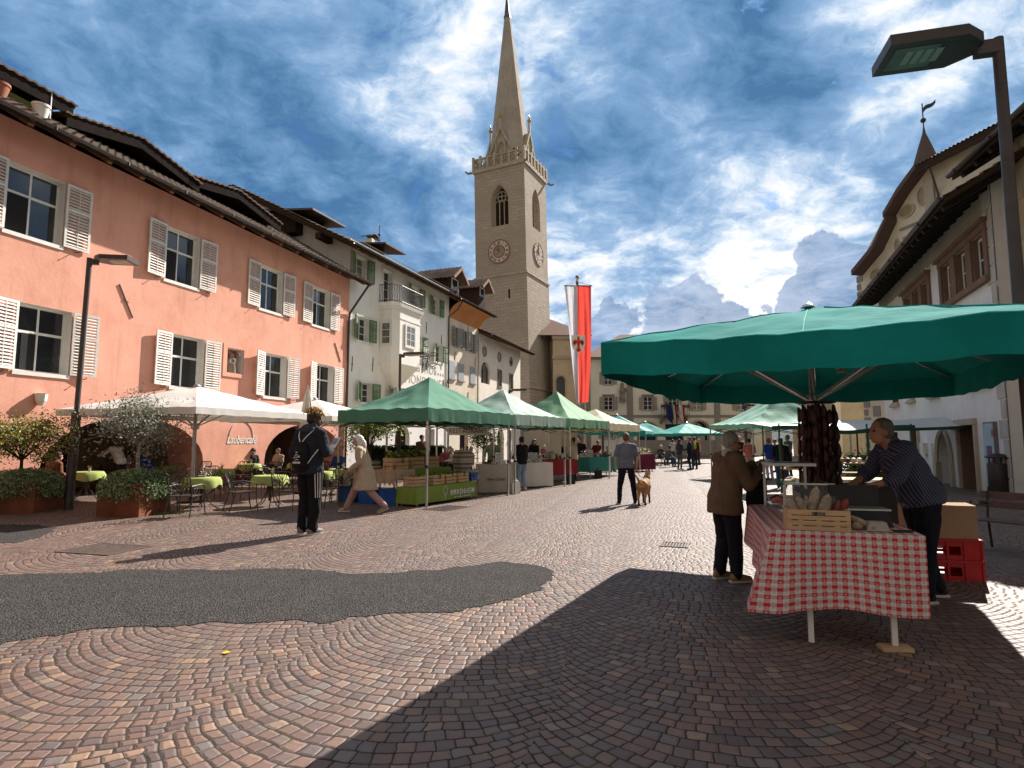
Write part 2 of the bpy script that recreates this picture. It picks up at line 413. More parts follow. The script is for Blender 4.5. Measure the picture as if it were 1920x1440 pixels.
    c = mixc(n, mth(n, 'MULTIPLY_ADD', n3.outputs[0], 3, -1.75, clamp=True), c, (.24, .165, .13))
    c = mixc(n, mth(n, 'MULTIPLY', mth(n, 'MULTIPLY_ADD', n2.outputs[0], 3, -1.2, clamp=True), .5), c, (.15, .112, .095))
    n4 = tex(n, 'ShaderNodeTexNoise', .9, 7, g, .7); c = mixc(n, mth(n, 'MULTIPLY', mth(n, 'MULTIPLY_ADD', n4.outputs[0], 6, -3.7, clamp=True), .45), c, (.07, .052, .047))
    moss = tex(n, 'ShaderNodeTexNoise', 1.8, 5, g, .65)
    jc = mixc(n, mth(n, 'MULTIPLY_ADD', moss.outputs[0], 7, -3.9, clamp=True), (.022, .015, .011), (.06, .068, .018))
    jc = mixc(n, mth(n, 'MULTIPLY_ADD', n3.outputs[0], 4, -2.3, clamp=True), jc, (.16, .12, .09))
    L.new(mixc(n, stone, jc, c), P.inputs['Base Color'])
    L.new(mth(n, 'MULTIPLY_ADD', stone, -.35, .95), P.inputs['Roughness']); P.inputs['Specular IOR Level'].default_value = .42
    hh = N.new('ShaderNodeMapRange'); hh.interpolation_type = 'SMOOTHERSTEP'; L.new(edn, hh.inputs['Value'])
    hh.inputs['From Min'].default_value = .002; hh.inputs['From Max'].default_value = .022
    hgt = mth(n, 'ADD', hh.outputs[0], mth(n, 'ADD', mth(n, 'MULTIPLY', rs.outputs[2], .45), mth(n, 'MULTIPLY', n1.outputs[0], .45)))
    # each stone tilts a little
    tl = mth(n, 'ADD', mth(n, 'MULTIPLY', mth(n, 'SUBTRACT', rs.outputs[1], .5), mth(n, 'MULTIPLY', fj, .9)), mth(n, 'MULTIPLY', mth(n, 'SUBTRACT', rs.outputs[2], .5), mth(n, 'MULTIPLY', fr, .9)))
    hgt = mth(n, 'ADD', hgt, tl)
    bn = N.new('ShaderNodeBump'); bn.inputs['Strength'].default_value = .65; bn.inputs['Distance'].default_value = .010
    L.new(hgt, bn.inputs['Height']); L.new(bn.outputs[0], P.inputs['Normal'])
    return m
g = MB()
g.sheet(lambda u, v: (-70 + 150 * u, -12 + 120 * v, 0), 30, 24)
struct('ground', g, sett_mat(), recalc=False)
far = MB(); far.add([(-900, -300, -.3), (900, -300, -.3), (900, 1500, -.3), (-900, 1500, -.3)], [(0, 1, 2, 3)])
struct('valley_floor', far, M('valley_ground', (.09, .10, .055), .95, .3, .02), recalc=False)

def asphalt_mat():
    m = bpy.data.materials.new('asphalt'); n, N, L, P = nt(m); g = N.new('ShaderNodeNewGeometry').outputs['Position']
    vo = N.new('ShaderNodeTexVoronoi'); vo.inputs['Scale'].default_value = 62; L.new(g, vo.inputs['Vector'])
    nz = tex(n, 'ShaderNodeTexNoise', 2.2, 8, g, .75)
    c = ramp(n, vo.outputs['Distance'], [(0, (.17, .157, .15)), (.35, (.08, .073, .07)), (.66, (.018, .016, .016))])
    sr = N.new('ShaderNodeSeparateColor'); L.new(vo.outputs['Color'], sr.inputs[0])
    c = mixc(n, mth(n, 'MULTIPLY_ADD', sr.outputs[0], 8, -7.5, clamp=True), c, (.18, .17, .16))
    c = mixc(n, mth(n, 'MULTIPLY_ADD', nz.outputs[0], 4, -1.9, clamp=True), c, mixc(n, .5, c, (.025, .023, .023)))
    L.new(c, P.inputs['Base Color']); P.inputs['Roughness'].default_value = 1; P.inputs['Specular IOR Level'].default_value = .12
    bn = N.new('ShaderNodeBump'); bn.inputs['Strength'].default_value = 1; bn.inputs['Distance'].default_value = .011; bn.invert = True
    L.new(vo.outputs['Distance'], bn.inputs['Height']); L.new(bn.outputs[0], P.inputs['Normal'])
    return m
m_asph = asphalt_mat()
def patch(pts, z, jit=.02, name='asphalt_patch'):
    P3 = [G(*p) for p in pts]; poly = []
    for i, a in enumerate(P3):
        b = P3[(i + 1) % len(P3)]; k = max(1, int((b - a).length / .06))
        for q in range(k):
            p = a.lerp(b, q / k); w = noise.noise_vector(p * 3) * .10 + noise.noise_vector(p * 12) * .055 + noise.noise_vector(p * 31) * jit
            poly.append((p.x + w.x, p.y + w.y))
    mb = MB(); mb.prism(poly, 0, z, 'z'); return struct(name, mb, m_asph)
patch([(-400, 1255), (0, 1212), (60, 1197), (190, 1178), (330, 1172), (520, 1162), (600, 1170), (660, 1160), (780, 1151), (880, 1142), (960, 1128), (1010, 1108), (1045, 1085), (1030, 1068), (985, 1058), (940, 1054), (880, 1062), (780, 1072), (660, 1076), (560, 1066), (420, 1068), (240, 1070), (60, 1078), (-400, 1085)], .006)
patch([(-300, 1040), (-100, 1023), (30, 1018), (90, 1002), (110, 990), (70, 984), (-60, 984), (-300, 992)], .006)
def grate(px, py, w, d, rz, nb=12):
    p = G(px, py); t = thing('drain_grate', 'rusty drain grate in the setts ' + ('left of the long shadow' if px < 400 else ('beside the first gazebo leg' if px < 1000 else 'before the brown-jacketed man')), 'drain grate', p, rz)
    fr = MB(); e = .03
    for a in ((-w/2, w/2, -d/2, -d/2+e), (-w/2, w/2, d/2-e, d/2), (-w/2, -w/2+e, -d/2+e, d/2-e), (w/2-e, w/2, -d/2+e, d/2-e)): fr.box(a[0], a[1], a[2], a[3], .001, .013)
    m = M('rusty_iron', (.105, .072, .06), .7, .3, 8, .3); fr.build('frame', m, t)
    b = MB()
    for i in range(nb):
        x = -w/2 + e + (w - 2*e) * (i + .5) / nb; b.box(x - .012, x + .012, -d/2 + e, d/2 - e, .002, .01)
    b.build('bars', m, t)
    q = MB(); q.box(-w/2+e, w/2-e, -d/2+e, d/2-e, .0005, .0015); q.build('pit', m_dark, t)
grate(196, 1030, 1.0, .75, R(-15), 16); grate(838, 953, 1.0, .7, R(60), 14); grate(1265, 1022, .42, .42, R(-20), 8)
# far mountain flank seen between the town hall and the right-hand houses
hb_ = MB()
def hillf(u, v):
    x = 60 + 700 * u; y = 420 + 300 * v
    return (x, y, -5 + 85 * math.sin(PI * min(1, v * 1.1) * .5) * (.35 + .65 * math.sin(PI * (.12 + .8 * u))) + 10 * noise.noise(Vector((x * .01, y * .01, 0))))
hb_.sheet(hillf, 40, 20)
struct('hills', hb_, M('wooded_mountain', (.035, .05, .06), .95, .35, .02), recalc=False, smooth=True)
# ================================================================ buildings
class Bld:
    """a facade frame: x runs along the front wall (left to right seen from the square), y into the house"""
    def __init__(s, name, label, cat, O, ang):
        a = R(ang); s.d = (math.sin(a), math.cos(a)); s.n = (-s.d[1], s.d[0]); s.O = O
        s.t = thing(name, label, cat, (O[0], O[1], 0), PI / 2 - a)
    def at(s, px, py, off=0):
        r = ray(px, py); ox, oy = s.O[0] + s.n[0] * off, s.O[1] + s.n[1] * off
        t = (ox * s.n[0] + oy * s.n[1]) / (r.x * s.n[0] + r.y * s.n[1])
        X, Y, Z = r.x * t, r.y * t, HC + r.z * t
        return (X - s.O[0]) * s.d[0] + (Y - s.O[1]) * s.d[1], Z

def wall(p, x0, x1, z0, z1, ops, mats, y=0, dep=.32, name='wall'):
    """wall with rectangular or arched holes; ops: (x0, x1, z0, z1[, rise])"""
    mb = MB()
    xs = sorted({x0, x1, *[o[0] for o in ops], *[o[1] for o in ops]}); zs = sorted({z0, z1, *[o[2] for o in ops], *[o[3] for o in ops]})
    xs = [x for x in xs if x0 <= x <= x1]; zs = [z for z in zs if z0 <= z <= z1]
    for i in range(len(xs) - 1):
        for j in range(len(zs) - 1):
            cx, cz = (xs[i] + xs[i+1]) / 2, (zs[j] + zs[j+1]) / 2
            if any(o[0] < cx < o[1] and o[2] < cz < o[3] for o in ops): continue
            mb.add([(xs[i], y, zs[j]), (xs[i+1], y, zs[j]), (xs[i+1], y, zs[j+1]), (xs[i], y, zs[j+1])], [(0, 1, 2, 3)])
    for o in ops:
        a, b, c, d = o[:4]; D = o[5] if len(o) > 5 else dep; mb.m = 1 if len(mats) > 1 and not (len(o) > 4 and o[4]) else 0
        if len(o) > 4 and o[4]:
            rise = o[4]; k = 16; cx, hw = (a + b) / 2, (b - a) / 2
            pts = [(cx - hw * math.cos(PI * q / k), d - rise + rise * math.sin(PI * q / k)) for q in range(k + 1)]
            for q in range(k):
                (u0, w0), (u1, w1) = pts[q], pts[q+1]
                mb.m = 0; mb.add([(u0, y, w0), (u1, y, w1), (u1, y, d), (u0, y, d)], [(0, 1, 2, 3)])
                mb.add([(u0, y, w0), (u1, y, w1), (u1, y + D, w1), (u0, y + D, w0)], [(0, 1, 2, 3)])
            top = d - rise
        else:
            top = d; mb.add([(a, y, d), (b, y, d), (b, y + D, d), (a, y + D, d)], [(0, 1, 2, 3)])
        for xx in (a, b): mb.add([(xx, y, c), (xx, y, top), (xx, y + D, top), (xx, y + D, c)], [(0, 1, 2, 3)])
        if c > z0 + .01: mb.add([(a, y, c), (b, y, c), (b, y + D, c), (a, y + D, c)], [(0, 1, 2, 3)])
        mb.m = 0
    return mb.build(name, mats, p, recalc=False)

MC = {}
def cached(key, fn):
    if key not in MC: MC[key] = fn()
    return MC[key]
def frame_mesh(w, h, vb, hb, fw, mat, rec, th=.05):
    def f():
        mb = MB(); y0, y1 = rec - .02, rec - .02 + th
        mb.box(0, fw, y0, y1, 0, h); mb.box(w - fw, w, y0, y1, 0, h)
        mb.box(fw, w - fw, y0, y1, 0, fw); mb.box(fw, w - fw, y0, y1, h - fw, h)
        for v in vb: mb.box(w * v - fw * .5, w * v + fw * .5, y0 + .004, y1 - .004, fw, h - fw)
        xs = [0] + list(vb) + [1]
        for q, t in hb:
            for i in range(len(xs) - 1):
                a = fw if i == 0 else w * xs[i] + fw * .5; b = w - fw if i == len(xs) - 2 else w * xs[i+1] - fw * .5
                mb.box(a, b, y0 + .007, y1 - .007, h * q - t / 2, h * q + t / 2)
        return mb.mesh('frame', mat)
    return cached(('fr', round(w, 2), round(h, 2), tuple(vb), tuple(hb), fw, mat.name, rec), f)
def box_mesh(key, x0, x1, y0, y1, z0, z1, mat, name='part'):
    return cached((key, round(x1 - x0, 2), round(y0, 2), round(z1 - z0, 2), mat.name), lambda: MB().box(x0, x1, y0, y1, z0, z1).mesh(name, mat))
def window(p, x, z, w, h, rec=.26, vb=(.5,), hb=((.62, .06),), fw=.05, fm=None, gm=None, sill=None, surround=None, sw=.12, y=0):
    fm = fm or m_wtrim; gm = gm or m_glass
    o = link('window', cached(('pane', round(w, 2), round(h, 2), rec, gm.name), lambda: MB().box(.01, w - .01, rec, rec + .02, .01, h - .01).mesh('pane', gm)), p, (x, y, z))
    link('frame', frame_mesh(w, h, vb, hb, fw, fm, rec), o)
    if sill: link('sill', cached(('sill', round(w, 2), sill.name), lambda: MB().box(-.07, w + .07, -.09, -.002, -.085, -.005).mesh('sill', sill)), o)
    if surround:
        def f():
            mb = MB(); t = .035
            mb.box(-sw, -.001, -t, -.002, -.0, h); mb.box(w + .001, w + sw, -t, -.002, 0, h); mb.box(-sw, w + sw, -t, -.002, h + .001, h + sw); mb.box(-sw, w + sw, -t, -.002, -sw, -.001)
            return mb.mesh('surround', surround)
        link('surround', cached(('sur', round(w, 2), round(h, 2), surround.name, sw), f), o)
    return o
def shutter_mesh(w, h, mat, n=20, mid=.6):
    def f():
        mb = MB(); fw = .065; t = .035
        mb.box(0, fw, -t, 0, 0, h); mb.box(w - fw, w, -t, 0, 0, h)
        zz = [(0, fw), (h * mid - fw / 2, h * mid + fw / 2), (h - fw, h)]
        for a, b in zz: mb.box(fw, w - fw, -t, 0, a, b)
        for a, b in ((fw, h * mid - fw / 2), (h * mid + fw / 2, h - fw)):
            k = max(2, int((b - a) / (h / n)))
            for i in range(k):
                zc = a + (b - a) * (i + .5) / k
                mb.cb(((w) / 2, -t / 2, zc), (w - 2 * fw - .002, .009, h / n * .95), rot=(R(-38), 0, 0))
        mb.box(w / 2 - .008, w / 2 + .008, -t - .006, -t + .004, fw, h - fw)
        return mb.mesh('shutter', mat)
    return cached(('sh', round(w, 2), round(h, 2), mat.name, n), f)
def shutters(p, x, z, w, h, sw, mat, n=20, aL=0, aR=0, y=-.03):
    me = shutter_mesh(sw, h, mat, n)
    a = link('shutter', me, p, (x - .01, y, z)); a.scale = (-1, 1, 1); a.rotation_euler.z = R(aL)
    b = link('shutter', me, p, (x + w + .01, y, z)); b.rotation_euler.z = R(-aR)

def tiled_roof(p, x0, x1, y0, z0, y1, z1, mat=None, name='roof', thick=.12, per=.24, course=.36, amp=.035):
    """pantile roof plane rising from the eave (y0,z0) to the ridge (y1,z1)"""
    mb = MB(); mb.uv = []; L = math.hypot(y1 - y0, z1 - z0); ny, nz = -(z1 - z0) / L, (y1 - y0) / L
    nc = max(2, int((x1 - x0) / per)); nr = max(2, int(L / course)); nx = nc * 4
    for r in range(nr):
        for e in (0, 1):
            t = (r + e) / nr; lift = .045 * (1 - e) + .004
            for i in range(nx + 1):
                x = x0 + (x1 - x0) * i / nx; q = amp * (1 + math.sin(2 * PI * i / 4)) + lift + .015 * noise.noise(Vector((x * 1.7, r * 2.3, 0)))
                mb.v.append(Vector((x, y0 + (y1 - y0) * t + ny * q, z0 + (z1 - z0) * t + nz * q))); mb.uv.append((i / 4 + .01, r + .5))
    W = nx + 1
    for r in range(nr):
        for i in range(nx):
            a = (r * 2) * W + i; mb.f.append([a, a + 1, a + W + 1, a + W]); mb.mi.append(0)
            if r: b = (r * 2 - 1) * W + i; mb.f.append([b, b + 1, a + 1, a]); mb.mi.append(0)
    o = mb.build(name, mat or m_tile, p, recalc=False)
    un = MB(); un.add([(x0, y0, z0), (x1, y0, z0), (x1, y1, z1), (x0, y1, z1), (x0, y0, z0 - thick), (x1, y0, z0 - thick), (x1, y1, z1 - thick), (x0, y1, z1 - thick)],
                      [(0, 1, 2, 3), (7, 6, 5, 4), (0, 4, 5, 1), (1, 5, 6, 2), (2, 6, 7, 3), (3, 7, 4, 0)])
    un.build('roof_boards', m_wood, o)
    return o
def gutter(p, x0, x1, y, z, r=.08):
    pr = [(y - r * math.cos(a), z - r * math.sin(a)) for a in [PI * i / 8 for i in range(9)]]
    pr += [(y + r * .85, z), (y + r * .85 * math.cos(.8), z - r * .8 * math.sin(.8)), (y, z - r * .82), (y - r * .85, z)]
    mb = MB(); mb.prism(pr, x0, x1, 'x'); k = int((x1 - x0) / 2)
    for i in range(k): mb.box(x0 + 2 * i + .5, x0 + 2 * i + .53, y - r - .012, y + r, z - r - .012, z + .012)
    return mb.build('gutter', m_gutter, p)
def rafters(p, x0, x1, y0, z0, y1, z1, step=.75, w=.12, h=.16, mat=None):
    mb = MB(); k = int((x1 - x0) / step)
    for i in range(k + 1):
        x = x0 + (x1 - x0) * (i + .5) / (k + 1); mb.bar((x, y0, z0), (x, y1, z1), w, h)
    return mb.build('rafters', mat or m_soffit, p)
def downpipe(p, pts, r=.05): return MB().tube(pts, r, 8).build('downpipe', m_gutter, p)
def anchor(p, x, z, a=0, L=.5):
    mb = MB(); d = (math.sin(a) * L, math.cos(a) * L)
    mb.bar((x - d[0], -.02, z - d[1]), (x + d[0], -.02, z + d[1]), .03, .02); mb.bar((x - .08, -.024, z + .02), (x + .08, -.024, z - .02), .02, .02)
    return mb.build('wall_anchor', m_iron, p)
def back_block(p, x0, x1, y0, y1, z1, mat, name='rear_walls'):
    mb = MB()
    mb.add([(x0, y0, 0), (x0, y1, 0), (x0, y1, z1), (x0, y0, z1)], [(0, 1, 2, 3)]); mb.add([(x1, y0, 0), (x1, y1, 0), (x1, y1, z1), (x1, y0, z1)], [(0, 1, 2, 3)])
    mb.add([(x0, y1, 0), (x1, y1, 0), (x1, y1, z1), (x0, y1, z1)], [(0, 1, 2, 3)])
    return mb.build(name, mat, p)

# ---------------- pink cafe house
B = Bld('pink_house', 'salmon pink plastered cafe house with white louvred shutters and clay tile roof', 'house', (-15.33, 4.58), 16.63); p = B.t
Wu = [(5.6, 1.42), (9.82, 1.42), (14.47, 1.38), (18.85, 1.36), (22.22, 1.36)]
Wl = [(6.0, 1.4), (10.3, 1.36), (14.9, 1.36), (19.28, 1.36), (22.66, 1.38)]
ops = [(x, x + w_, 6.81, 8.56) for x, w_ in Wu] + [(x, x + w_, 3.36, 5.08) for x, w_ in Wl]
ops += [(17.3, 18.11, 4.08, 4.97, 0, .3), (11.1, 16.45, .0, 2.3, 1.45, 1.5), (19.5, 24.9, .0, 2.3, 1.45, 1.5), (3.5, 8.9, 0, 2.3, 1.45, 1.5)]
wall(p, -6, 25.2, 0, 9.62, ops, [m_pink, m_wtrim])
back_block(p, -6, 25.2, .02, 12, 9.6, m_pink)
for i, (x, w_) in enumerate(Wu):
    window(p, x, 6.81, w_, 1.75, hb=((.62, .07),)); shutters(p, x, 6.81, w_, 1.75, .70, m_shut, 22, aL=random.uniform(2, 9), aR=random.uniform(1, 6))
    MB().box(x - .03, x + w_ + .03, -.035, -.003, 6.70, 6.80).build('sill', m_wtrim, p)
    if i != 3: MB().box(x + .05, x + w_ / 2 - .03, .235, .2385, 6.86, 7.86).build('dark_casement_panel', m_dark, p)  # dark panel on the glass, stands for the unlit gap of an open casement
for i, (x, w_) in enumerate(Wl):
    window(p, x, 3.36, w_, 1.72, hb=((.6, .07),), rec=.28); shutters(p, x, 3.36, w_, 1.72, .68, m_shut, 22, aL=random.uniform(5, 22), aR=random.uniform(2, 8))
    MB().box(x - .03, x + w_ + .03, -.035, -.003, 3.25, 3.35).build('sill', m_wtrim, p)
    if i in (1, 3): MB().box(x + .3, x + w_ / 2 - .03, .255, .2585, 3.41, 4.36).build('dark_casement_panel', m_dark, p)
for x, w_, z in [(a, b, 6.81) for a, b in Wu] + [(a, b, 3.36) for a, b in Wl]:
    mb = MB()
    for q in (x - .35, x + w_ + .35): mb.tube([(q, -.02, z - .06), (q, -.14, z - .09), (q + .05, -.16, z - .03)], .012, 5)
    mb.build('shutter_catch', m_iron, p)
# niche with a small weathered statue
mb = MB(); mb.box(17.3, 18.11, .3, .33, 4.08, 4.97); mb.build('niche_back', stucco('niche_red', (.40, .10, .06)), p)
mb = MB()
for a in ((17.1, 17.29, 3.92, 5.12), (18.12, 18.3, 3.92, 5.12), (17.29, 18.12, 3.92, 4.07), (17.29, 18.12, 4.98, 5.12)): mb.box(a[0], a[1], -.04, -.003, a[2], a[3])
mb.build('niche_frame', m_pink, p)
st = MB(); st.lathe([(.16, 0), (.17, .1), (.13, .35), (.16, .5), (.09, .6), (.1, .68), (.05, .76)], 10, Matrix.Translation((17.72, .16, 4.09)))
st.tube([(17.62, .12, 4.6), (17.5, .05, 4.45), (17.62, .0, 4.4)], .05, 7); st.tube([(17.8, .12, 4.6), (17.93, .03, 4.7), (17.88, 0, 4.85)], .04, 7); st.ball((17.55, .1, 4.85), .05, 8)
st = st.build('statue', stucco('weathered_stone', (.22, .18, .14)), p, smooth=True)
anchor(p, 13.2, 5.75, -.5, .52); anchor(p, 24.3, 5.8, -.55, .5)
sc_ = MB(); sc_.lathe([(.06, 0), (.12, .12), (.14, .3), (.15, .31)], 12, Matrix.Translation((10.95, -.1, 2.5))); sc_.build('wall_lamp', m_wtrim, p)
# vaulted arcades behind the arches
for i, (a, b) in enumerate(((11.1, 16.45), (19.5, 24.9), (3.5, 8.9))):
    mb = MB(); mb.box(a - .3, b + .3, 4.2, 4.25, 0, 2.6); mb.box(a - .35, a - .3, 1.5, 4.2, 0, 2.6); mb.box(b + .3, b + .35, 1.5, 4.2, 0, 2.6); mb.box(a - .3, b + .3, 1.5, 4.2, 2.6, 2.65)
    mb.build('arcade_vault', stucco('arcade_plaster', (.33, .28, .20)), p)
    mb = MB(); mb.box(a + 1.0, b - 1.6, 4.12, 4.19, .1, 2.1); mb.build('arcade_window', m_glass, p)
    mb = MB()
    for k in range(5): x = a + 1.0 + (b - a - 2.6) * k / 4; mb.box(x - .03, x + .03, 4.08, 4.11, .1, 2.1)
    mb.box(a + 1, b - 1.6, 4.07, 4.105, 1.5, 1.56); mb.build('arcade_frame', m_wood, p)
for (a, b) in ((16.55, 19.4), (8.95, 11.0)):
    MB().box(a, b, -.05, -.003, .0, .55).build('plinth', stucco('plinth_red', (.36, .13, .09)), p)
lettering('Laubencafé', .42, M('white_lettering', (.75, .73, .7), .6), p, (18.22, -.012, 1.62), shear=.35, name='cafe_lettering', sx=.8, offset=.004)
rg = MB(); rg.tube([(18.2 + .62 * math.cos(a), -.015, 1.72 + .62 * math.sin(a)) for a in [PI * (.02 + .96 * i / 20) for i in range(21)]], .012, 5); rg.build('lettering_ring', MATS['white_lettering'], p)
roof = tiled_roof(p, -6.3, 25.8, -.85, 9.44, 6, 13.55)
tiled_roof(p, -6.3, 25.8, 12.85, 9.44, 6, 13.55, name='roof_rear')
gutter(p, -6.3, 25.8, -.93, 9.47)
rafters(p, -6.2, 25.7, -.82, 9.34, .25, 9.98, 1.05, .14, .16)
downpipe(p, [(25.55, -.93, 9.4), (25.5, -.85, 9.25), (25.15, -.1, 7.9), (25.12, -.07, 7.6), (25.12, -.07, .1)], .055)
def shed_dormer(p, x0, x1, y0, z0, h, side=.35, slope=.22, over=.5, bend=.0, name='dormer'):
    """dark dormer: closed box painted as a shaded open front, with an overhanging low roof"""
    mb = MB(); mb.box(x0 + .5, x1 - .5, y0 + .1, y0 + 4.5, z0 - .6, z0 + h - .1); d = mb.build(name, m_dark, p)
    f = MB()
    # fascia that follows a low gable
    n_ = 8; top = []; 
    for i in range(n_ + 1):
        t = i / n_; top.append((x0 + (x1 - x0) * t, z0 + h + bend * (1 - abs(2 * t - 1))))
    poly = top + [(x, z - .32) for x, z in reversed(top)]
    f.prism(poly, y0 - over, y0 - over + .06, 'y'); f.build('fascia', M('dormer_fascia', (.022, .017, .016), .95, .2, 4, spec=.03), d)
    r = MB()
    r.sheet(lambda u, v: (x0 - .05 + (x1 - x0 + .1) * u, y0 - over + 5.0 * v, z0 + h + .02 + bend * (1 - abs(2 * u - 1)) + slope * 5.0 * v * .6), 8, 2); r.build('dormer_boards', m_wood, d, recalc=False, solid=.08)
    # tiles
    t_ = MB(); t_.uv = []; nx = int((x1 - x0) / .24) * 4; rows = 12
    for j in range(rows + 1):
        for i in range(nx + 1):
            u = i / nx; v = j / rows
            t_.v.append(Vector((x0 - .08 + (x1 - x0 + .16) * u, y0 - over - .06 + 5.0 * v, z0 + h + .07 + bend * (1 - abs(2 * u - 1)) + slope * 5 * v * .6 + .022 * math.sin(2 * PI * i / 4)))); t_.uv.append((i / 4 + .01, j + .5))
    for j in range(rows):
        for i in range(nx): a = j * (nx + 1) + i; t_.f.append([a, a + 1, a + nx + 2, a + nx + 1]); t_.mi.append(0)
    t_.build('dormer_tiles', m_tile, d, recalc=False, solid=.05)
    return d
def dz(px, py, off): return B.at(px, py, off)
x0, z0 = dz(-40, 120, .9); x1, z1 = dz(138, 205, .9)
shed_dormer(p, 5.0, x1, 1.4, 10.35, z1 - 10.35 + .1, over=.5)
xa, za = dz(125, 235, .9); xb, zb = dz(375, 335, .9); xm, zm = dz(290, 262, .9)
shed_dormer(p, xa, xb, 1.4, 10.1, (za + zb) / 2 - 10.1 + .05, bend=.5, over=.5)
xa, za = dz(352, 345, .9); xb, zb = dz(527, 412, .9)
shed_dormer(p, xa, xb, 1.4, 10.1, (za + zb) / 2 - 10.1 + .05, bend=.45, over=.5)
# terrace awning, posts and pots under the first dormer
mb = MB()
for q in (8.2, 11.3): mb.bar((q, .9, 10.2), (q, .9, 11.4), .03)
mb.build('terrace_post', m_silver, p)
aw = MB(); aw.sheet(lambda u, v: (7.5 + 3.9 * u, .95 + .5 * v, 11.15 - .85 * v - .35 * u + .12 * math.sin(3.1 * u) * -1), 10, 4); aw.build('terrace_net', M('green_netting', (.10, .11, .035), .8, trans=.3), p, recalc=False)
pm = M('terracotta', (.30, .11, .06), .8)
for q, r_ in ((8.3, .2), (9.6, .22), (10.6, .2)):
    t = thing('roof_terrace_pot', 'terracotta pot on the pink house roof, ' + {8.3: 'nearest the left edge', 9.6: 'middle of three', 10.6: 'furthest right, paler'}[q], 'flower pot', (0, 0, 0), group='pots on the roof terrace')
    w3 = B.t.matrix_world; lx = Vector((q, .2, 10.1)); a = PI / 2 - R(16.63)
    t.location = Vector((B.O[0] + lx.x * math.cos(a) - lx.y * math.sin(a), B.O[1] + lx.x * math.sin(a) + lx.y * math.cos(a), lx.z))
    MB().lathe([(r_ * .65, 0), (r_, .3), (r_ * 1.08, .3), (r_ * 1.08, .36), (r_ * .9, .36), (r_ * .9, .3)], 14).build('pot', pm if q < 10 else m_shut, t, smooth=True)
    if q < 9:
        lf = MB()
        for i in range(120):
            v = Vector((random.gauss(0, .12), random.gauss(0, .12), .42 + abs(random.gauss(0, .14)))); dd = Vector((random.uniform(-1, 1), random.uniform(-1, 1), random.uniform(-.3, 1))).normalized()
            lf.leaf(v, .08, .04, dd, dd.orthogonal().normalized())
        lf.build('foliage', M('leaf_green', (.055, .11, .02), .6, .4, 8, trans=.3), t, recalc=False)

# ---------------- white inn
B = Bld('white_inn', 'white plastered inn with green shutters, bay window and iron balcony', 'house', (-8.116, 28.735), 20.4); p = B.t
Wt = [(.34, 9.8, 1.02, 1.22), (5.9, 9.72, .98, 1.1), (8.65, 9.62, .88, 1.12)]
Wm = [(.72, 6.7, .95, 1.2), (6.5, 6.6, .85, 1.3), (9.1, 6.66, 1.0, 1.07)]
Wg = [(1.1, 3.55, .98, 1.0), (3.85, 3.6, .8, .95), (6.0, 3.6, .85, .95), (8.6, 3.6, .9, .95)]
ops = [(x, x + w_, z, z + h_) for x, z, w_, h_ in Wt + Wm + Wg] + [(2.95, 3.9, 9.0, 11.0)]
dr = [(1.2, 2.4, 0, 2.3), (4.5, 6.1, 0, 2.5, .8), (8, 9.2, 0, 2.3)]
wall(p, 0, 11.05, 0, 11.75, ops + dr, [m_white, m_wtrim])
for a in dr: MB().box(a[0] + .02, a[1] - .02, .28, .3, 0, 2.2).build('door', m_wood, p)
for x, z, w_, h_ in Wt + Wm + Wg:
    window(p, x, z, w_, h_, rec=.24, hb=((.33, .03), (.66, .03)), surround=m_wtrim, sw=.13, gm=m_curt if (x * 7) % 2 < 1 else m_glass)
    shutters(p, x - .02, z, w_ + .04, h_, .5, m_gshut, 16, aL=random.uniform(8, 35), aR=random.uniform(8, 25), y=-.06)
window(p, 2.95, 9.0, .95, 2.0, hb=((.25, .03), (.5, .03), (.75, .03)), surround=m_wtrim, sw=.16)
# side gable wall seen over the pink roof, with rake
mb = MB(); mb.prism([(0.0, 0), (14, 0), (14, 11.6), (7, 15.0), (0.0, 11.75)], 0, .3, 'x', Matrix.Translation((0, .01, 0))); mb.build('gable_wall', m_white, p)
MB().box(10.75, 11.05, .01, 14, 0, 11.75).build('rear_walls', m_white, p)
tiled_roof(p, -1.1, 11.4, -.95, 11.02, 7, 15.2); tiled_roof(p, -1.1, 11.4, 14.95, 11.02, 7, 15.2, name='roof_rear')
gutter(p, -1.1, 11.5, -1.03, 11.06); rafters(p, -1, 11.3, -.9, 10.93, .2, 11.48, .8)
mb = MB(); mb.bar((-1.0, -.9, 10.95), (-1.0, 7, 15.0), .1, .22); mb.bar((-.1, 1.2, 11.7), (-1.05, 1.2, 11.7), .3, .3); mb.build('verge_beams', m_wood, p)
downpipe(p, [(11.2, -1.0, 11.0), (11.15, -.6, 10.4), (10.9, -.08, 9.9), (10.9, -.07, .1)], .05)
# snow guard
sg = MB()
for q in range(60): x = -.4 + q * .19; sg.bar((x, -.4, 11.4), (x, -.4, 11.65), .012)
sg.bar((-.5, -.4, 11.65), (11, -.4, 11.65), .02); sg.bar((-.5, -.4, 11.5), (11, -.4, 11.5), .015); sg.build('snow_guard', m_iron, p)
def flat_dormer(a, b, y0, zt, back=3.0):
    mb = MB(); mb.box(a + .3, b - .6, y0 + .8, y0 + back, zt - 1.3, zt - .1); d = mb.build('dormer', m_wood, p)
    r = MB(); r.prism([(y0 - .5, zt - .32), (y0 + back, zt + .05), (y0 + back, zt - .05), (y0 - .5, zt - .42)], a, b, 'x'); r.build('dormer_roof', m_gutter, d); return d
xa, za = B.at(540, 382, 3.0); xb, zb = B.at(655, 410, 1.5); flat_dormer(xa + .3, xb, 2.2, za + .05, 2.6)
xa, za = B.at(690, 452, 3.0); xb, zb = B.at(764, 474, 1.6); flat_dormer(xa, xb, 2.2, za + .1, 2.4)
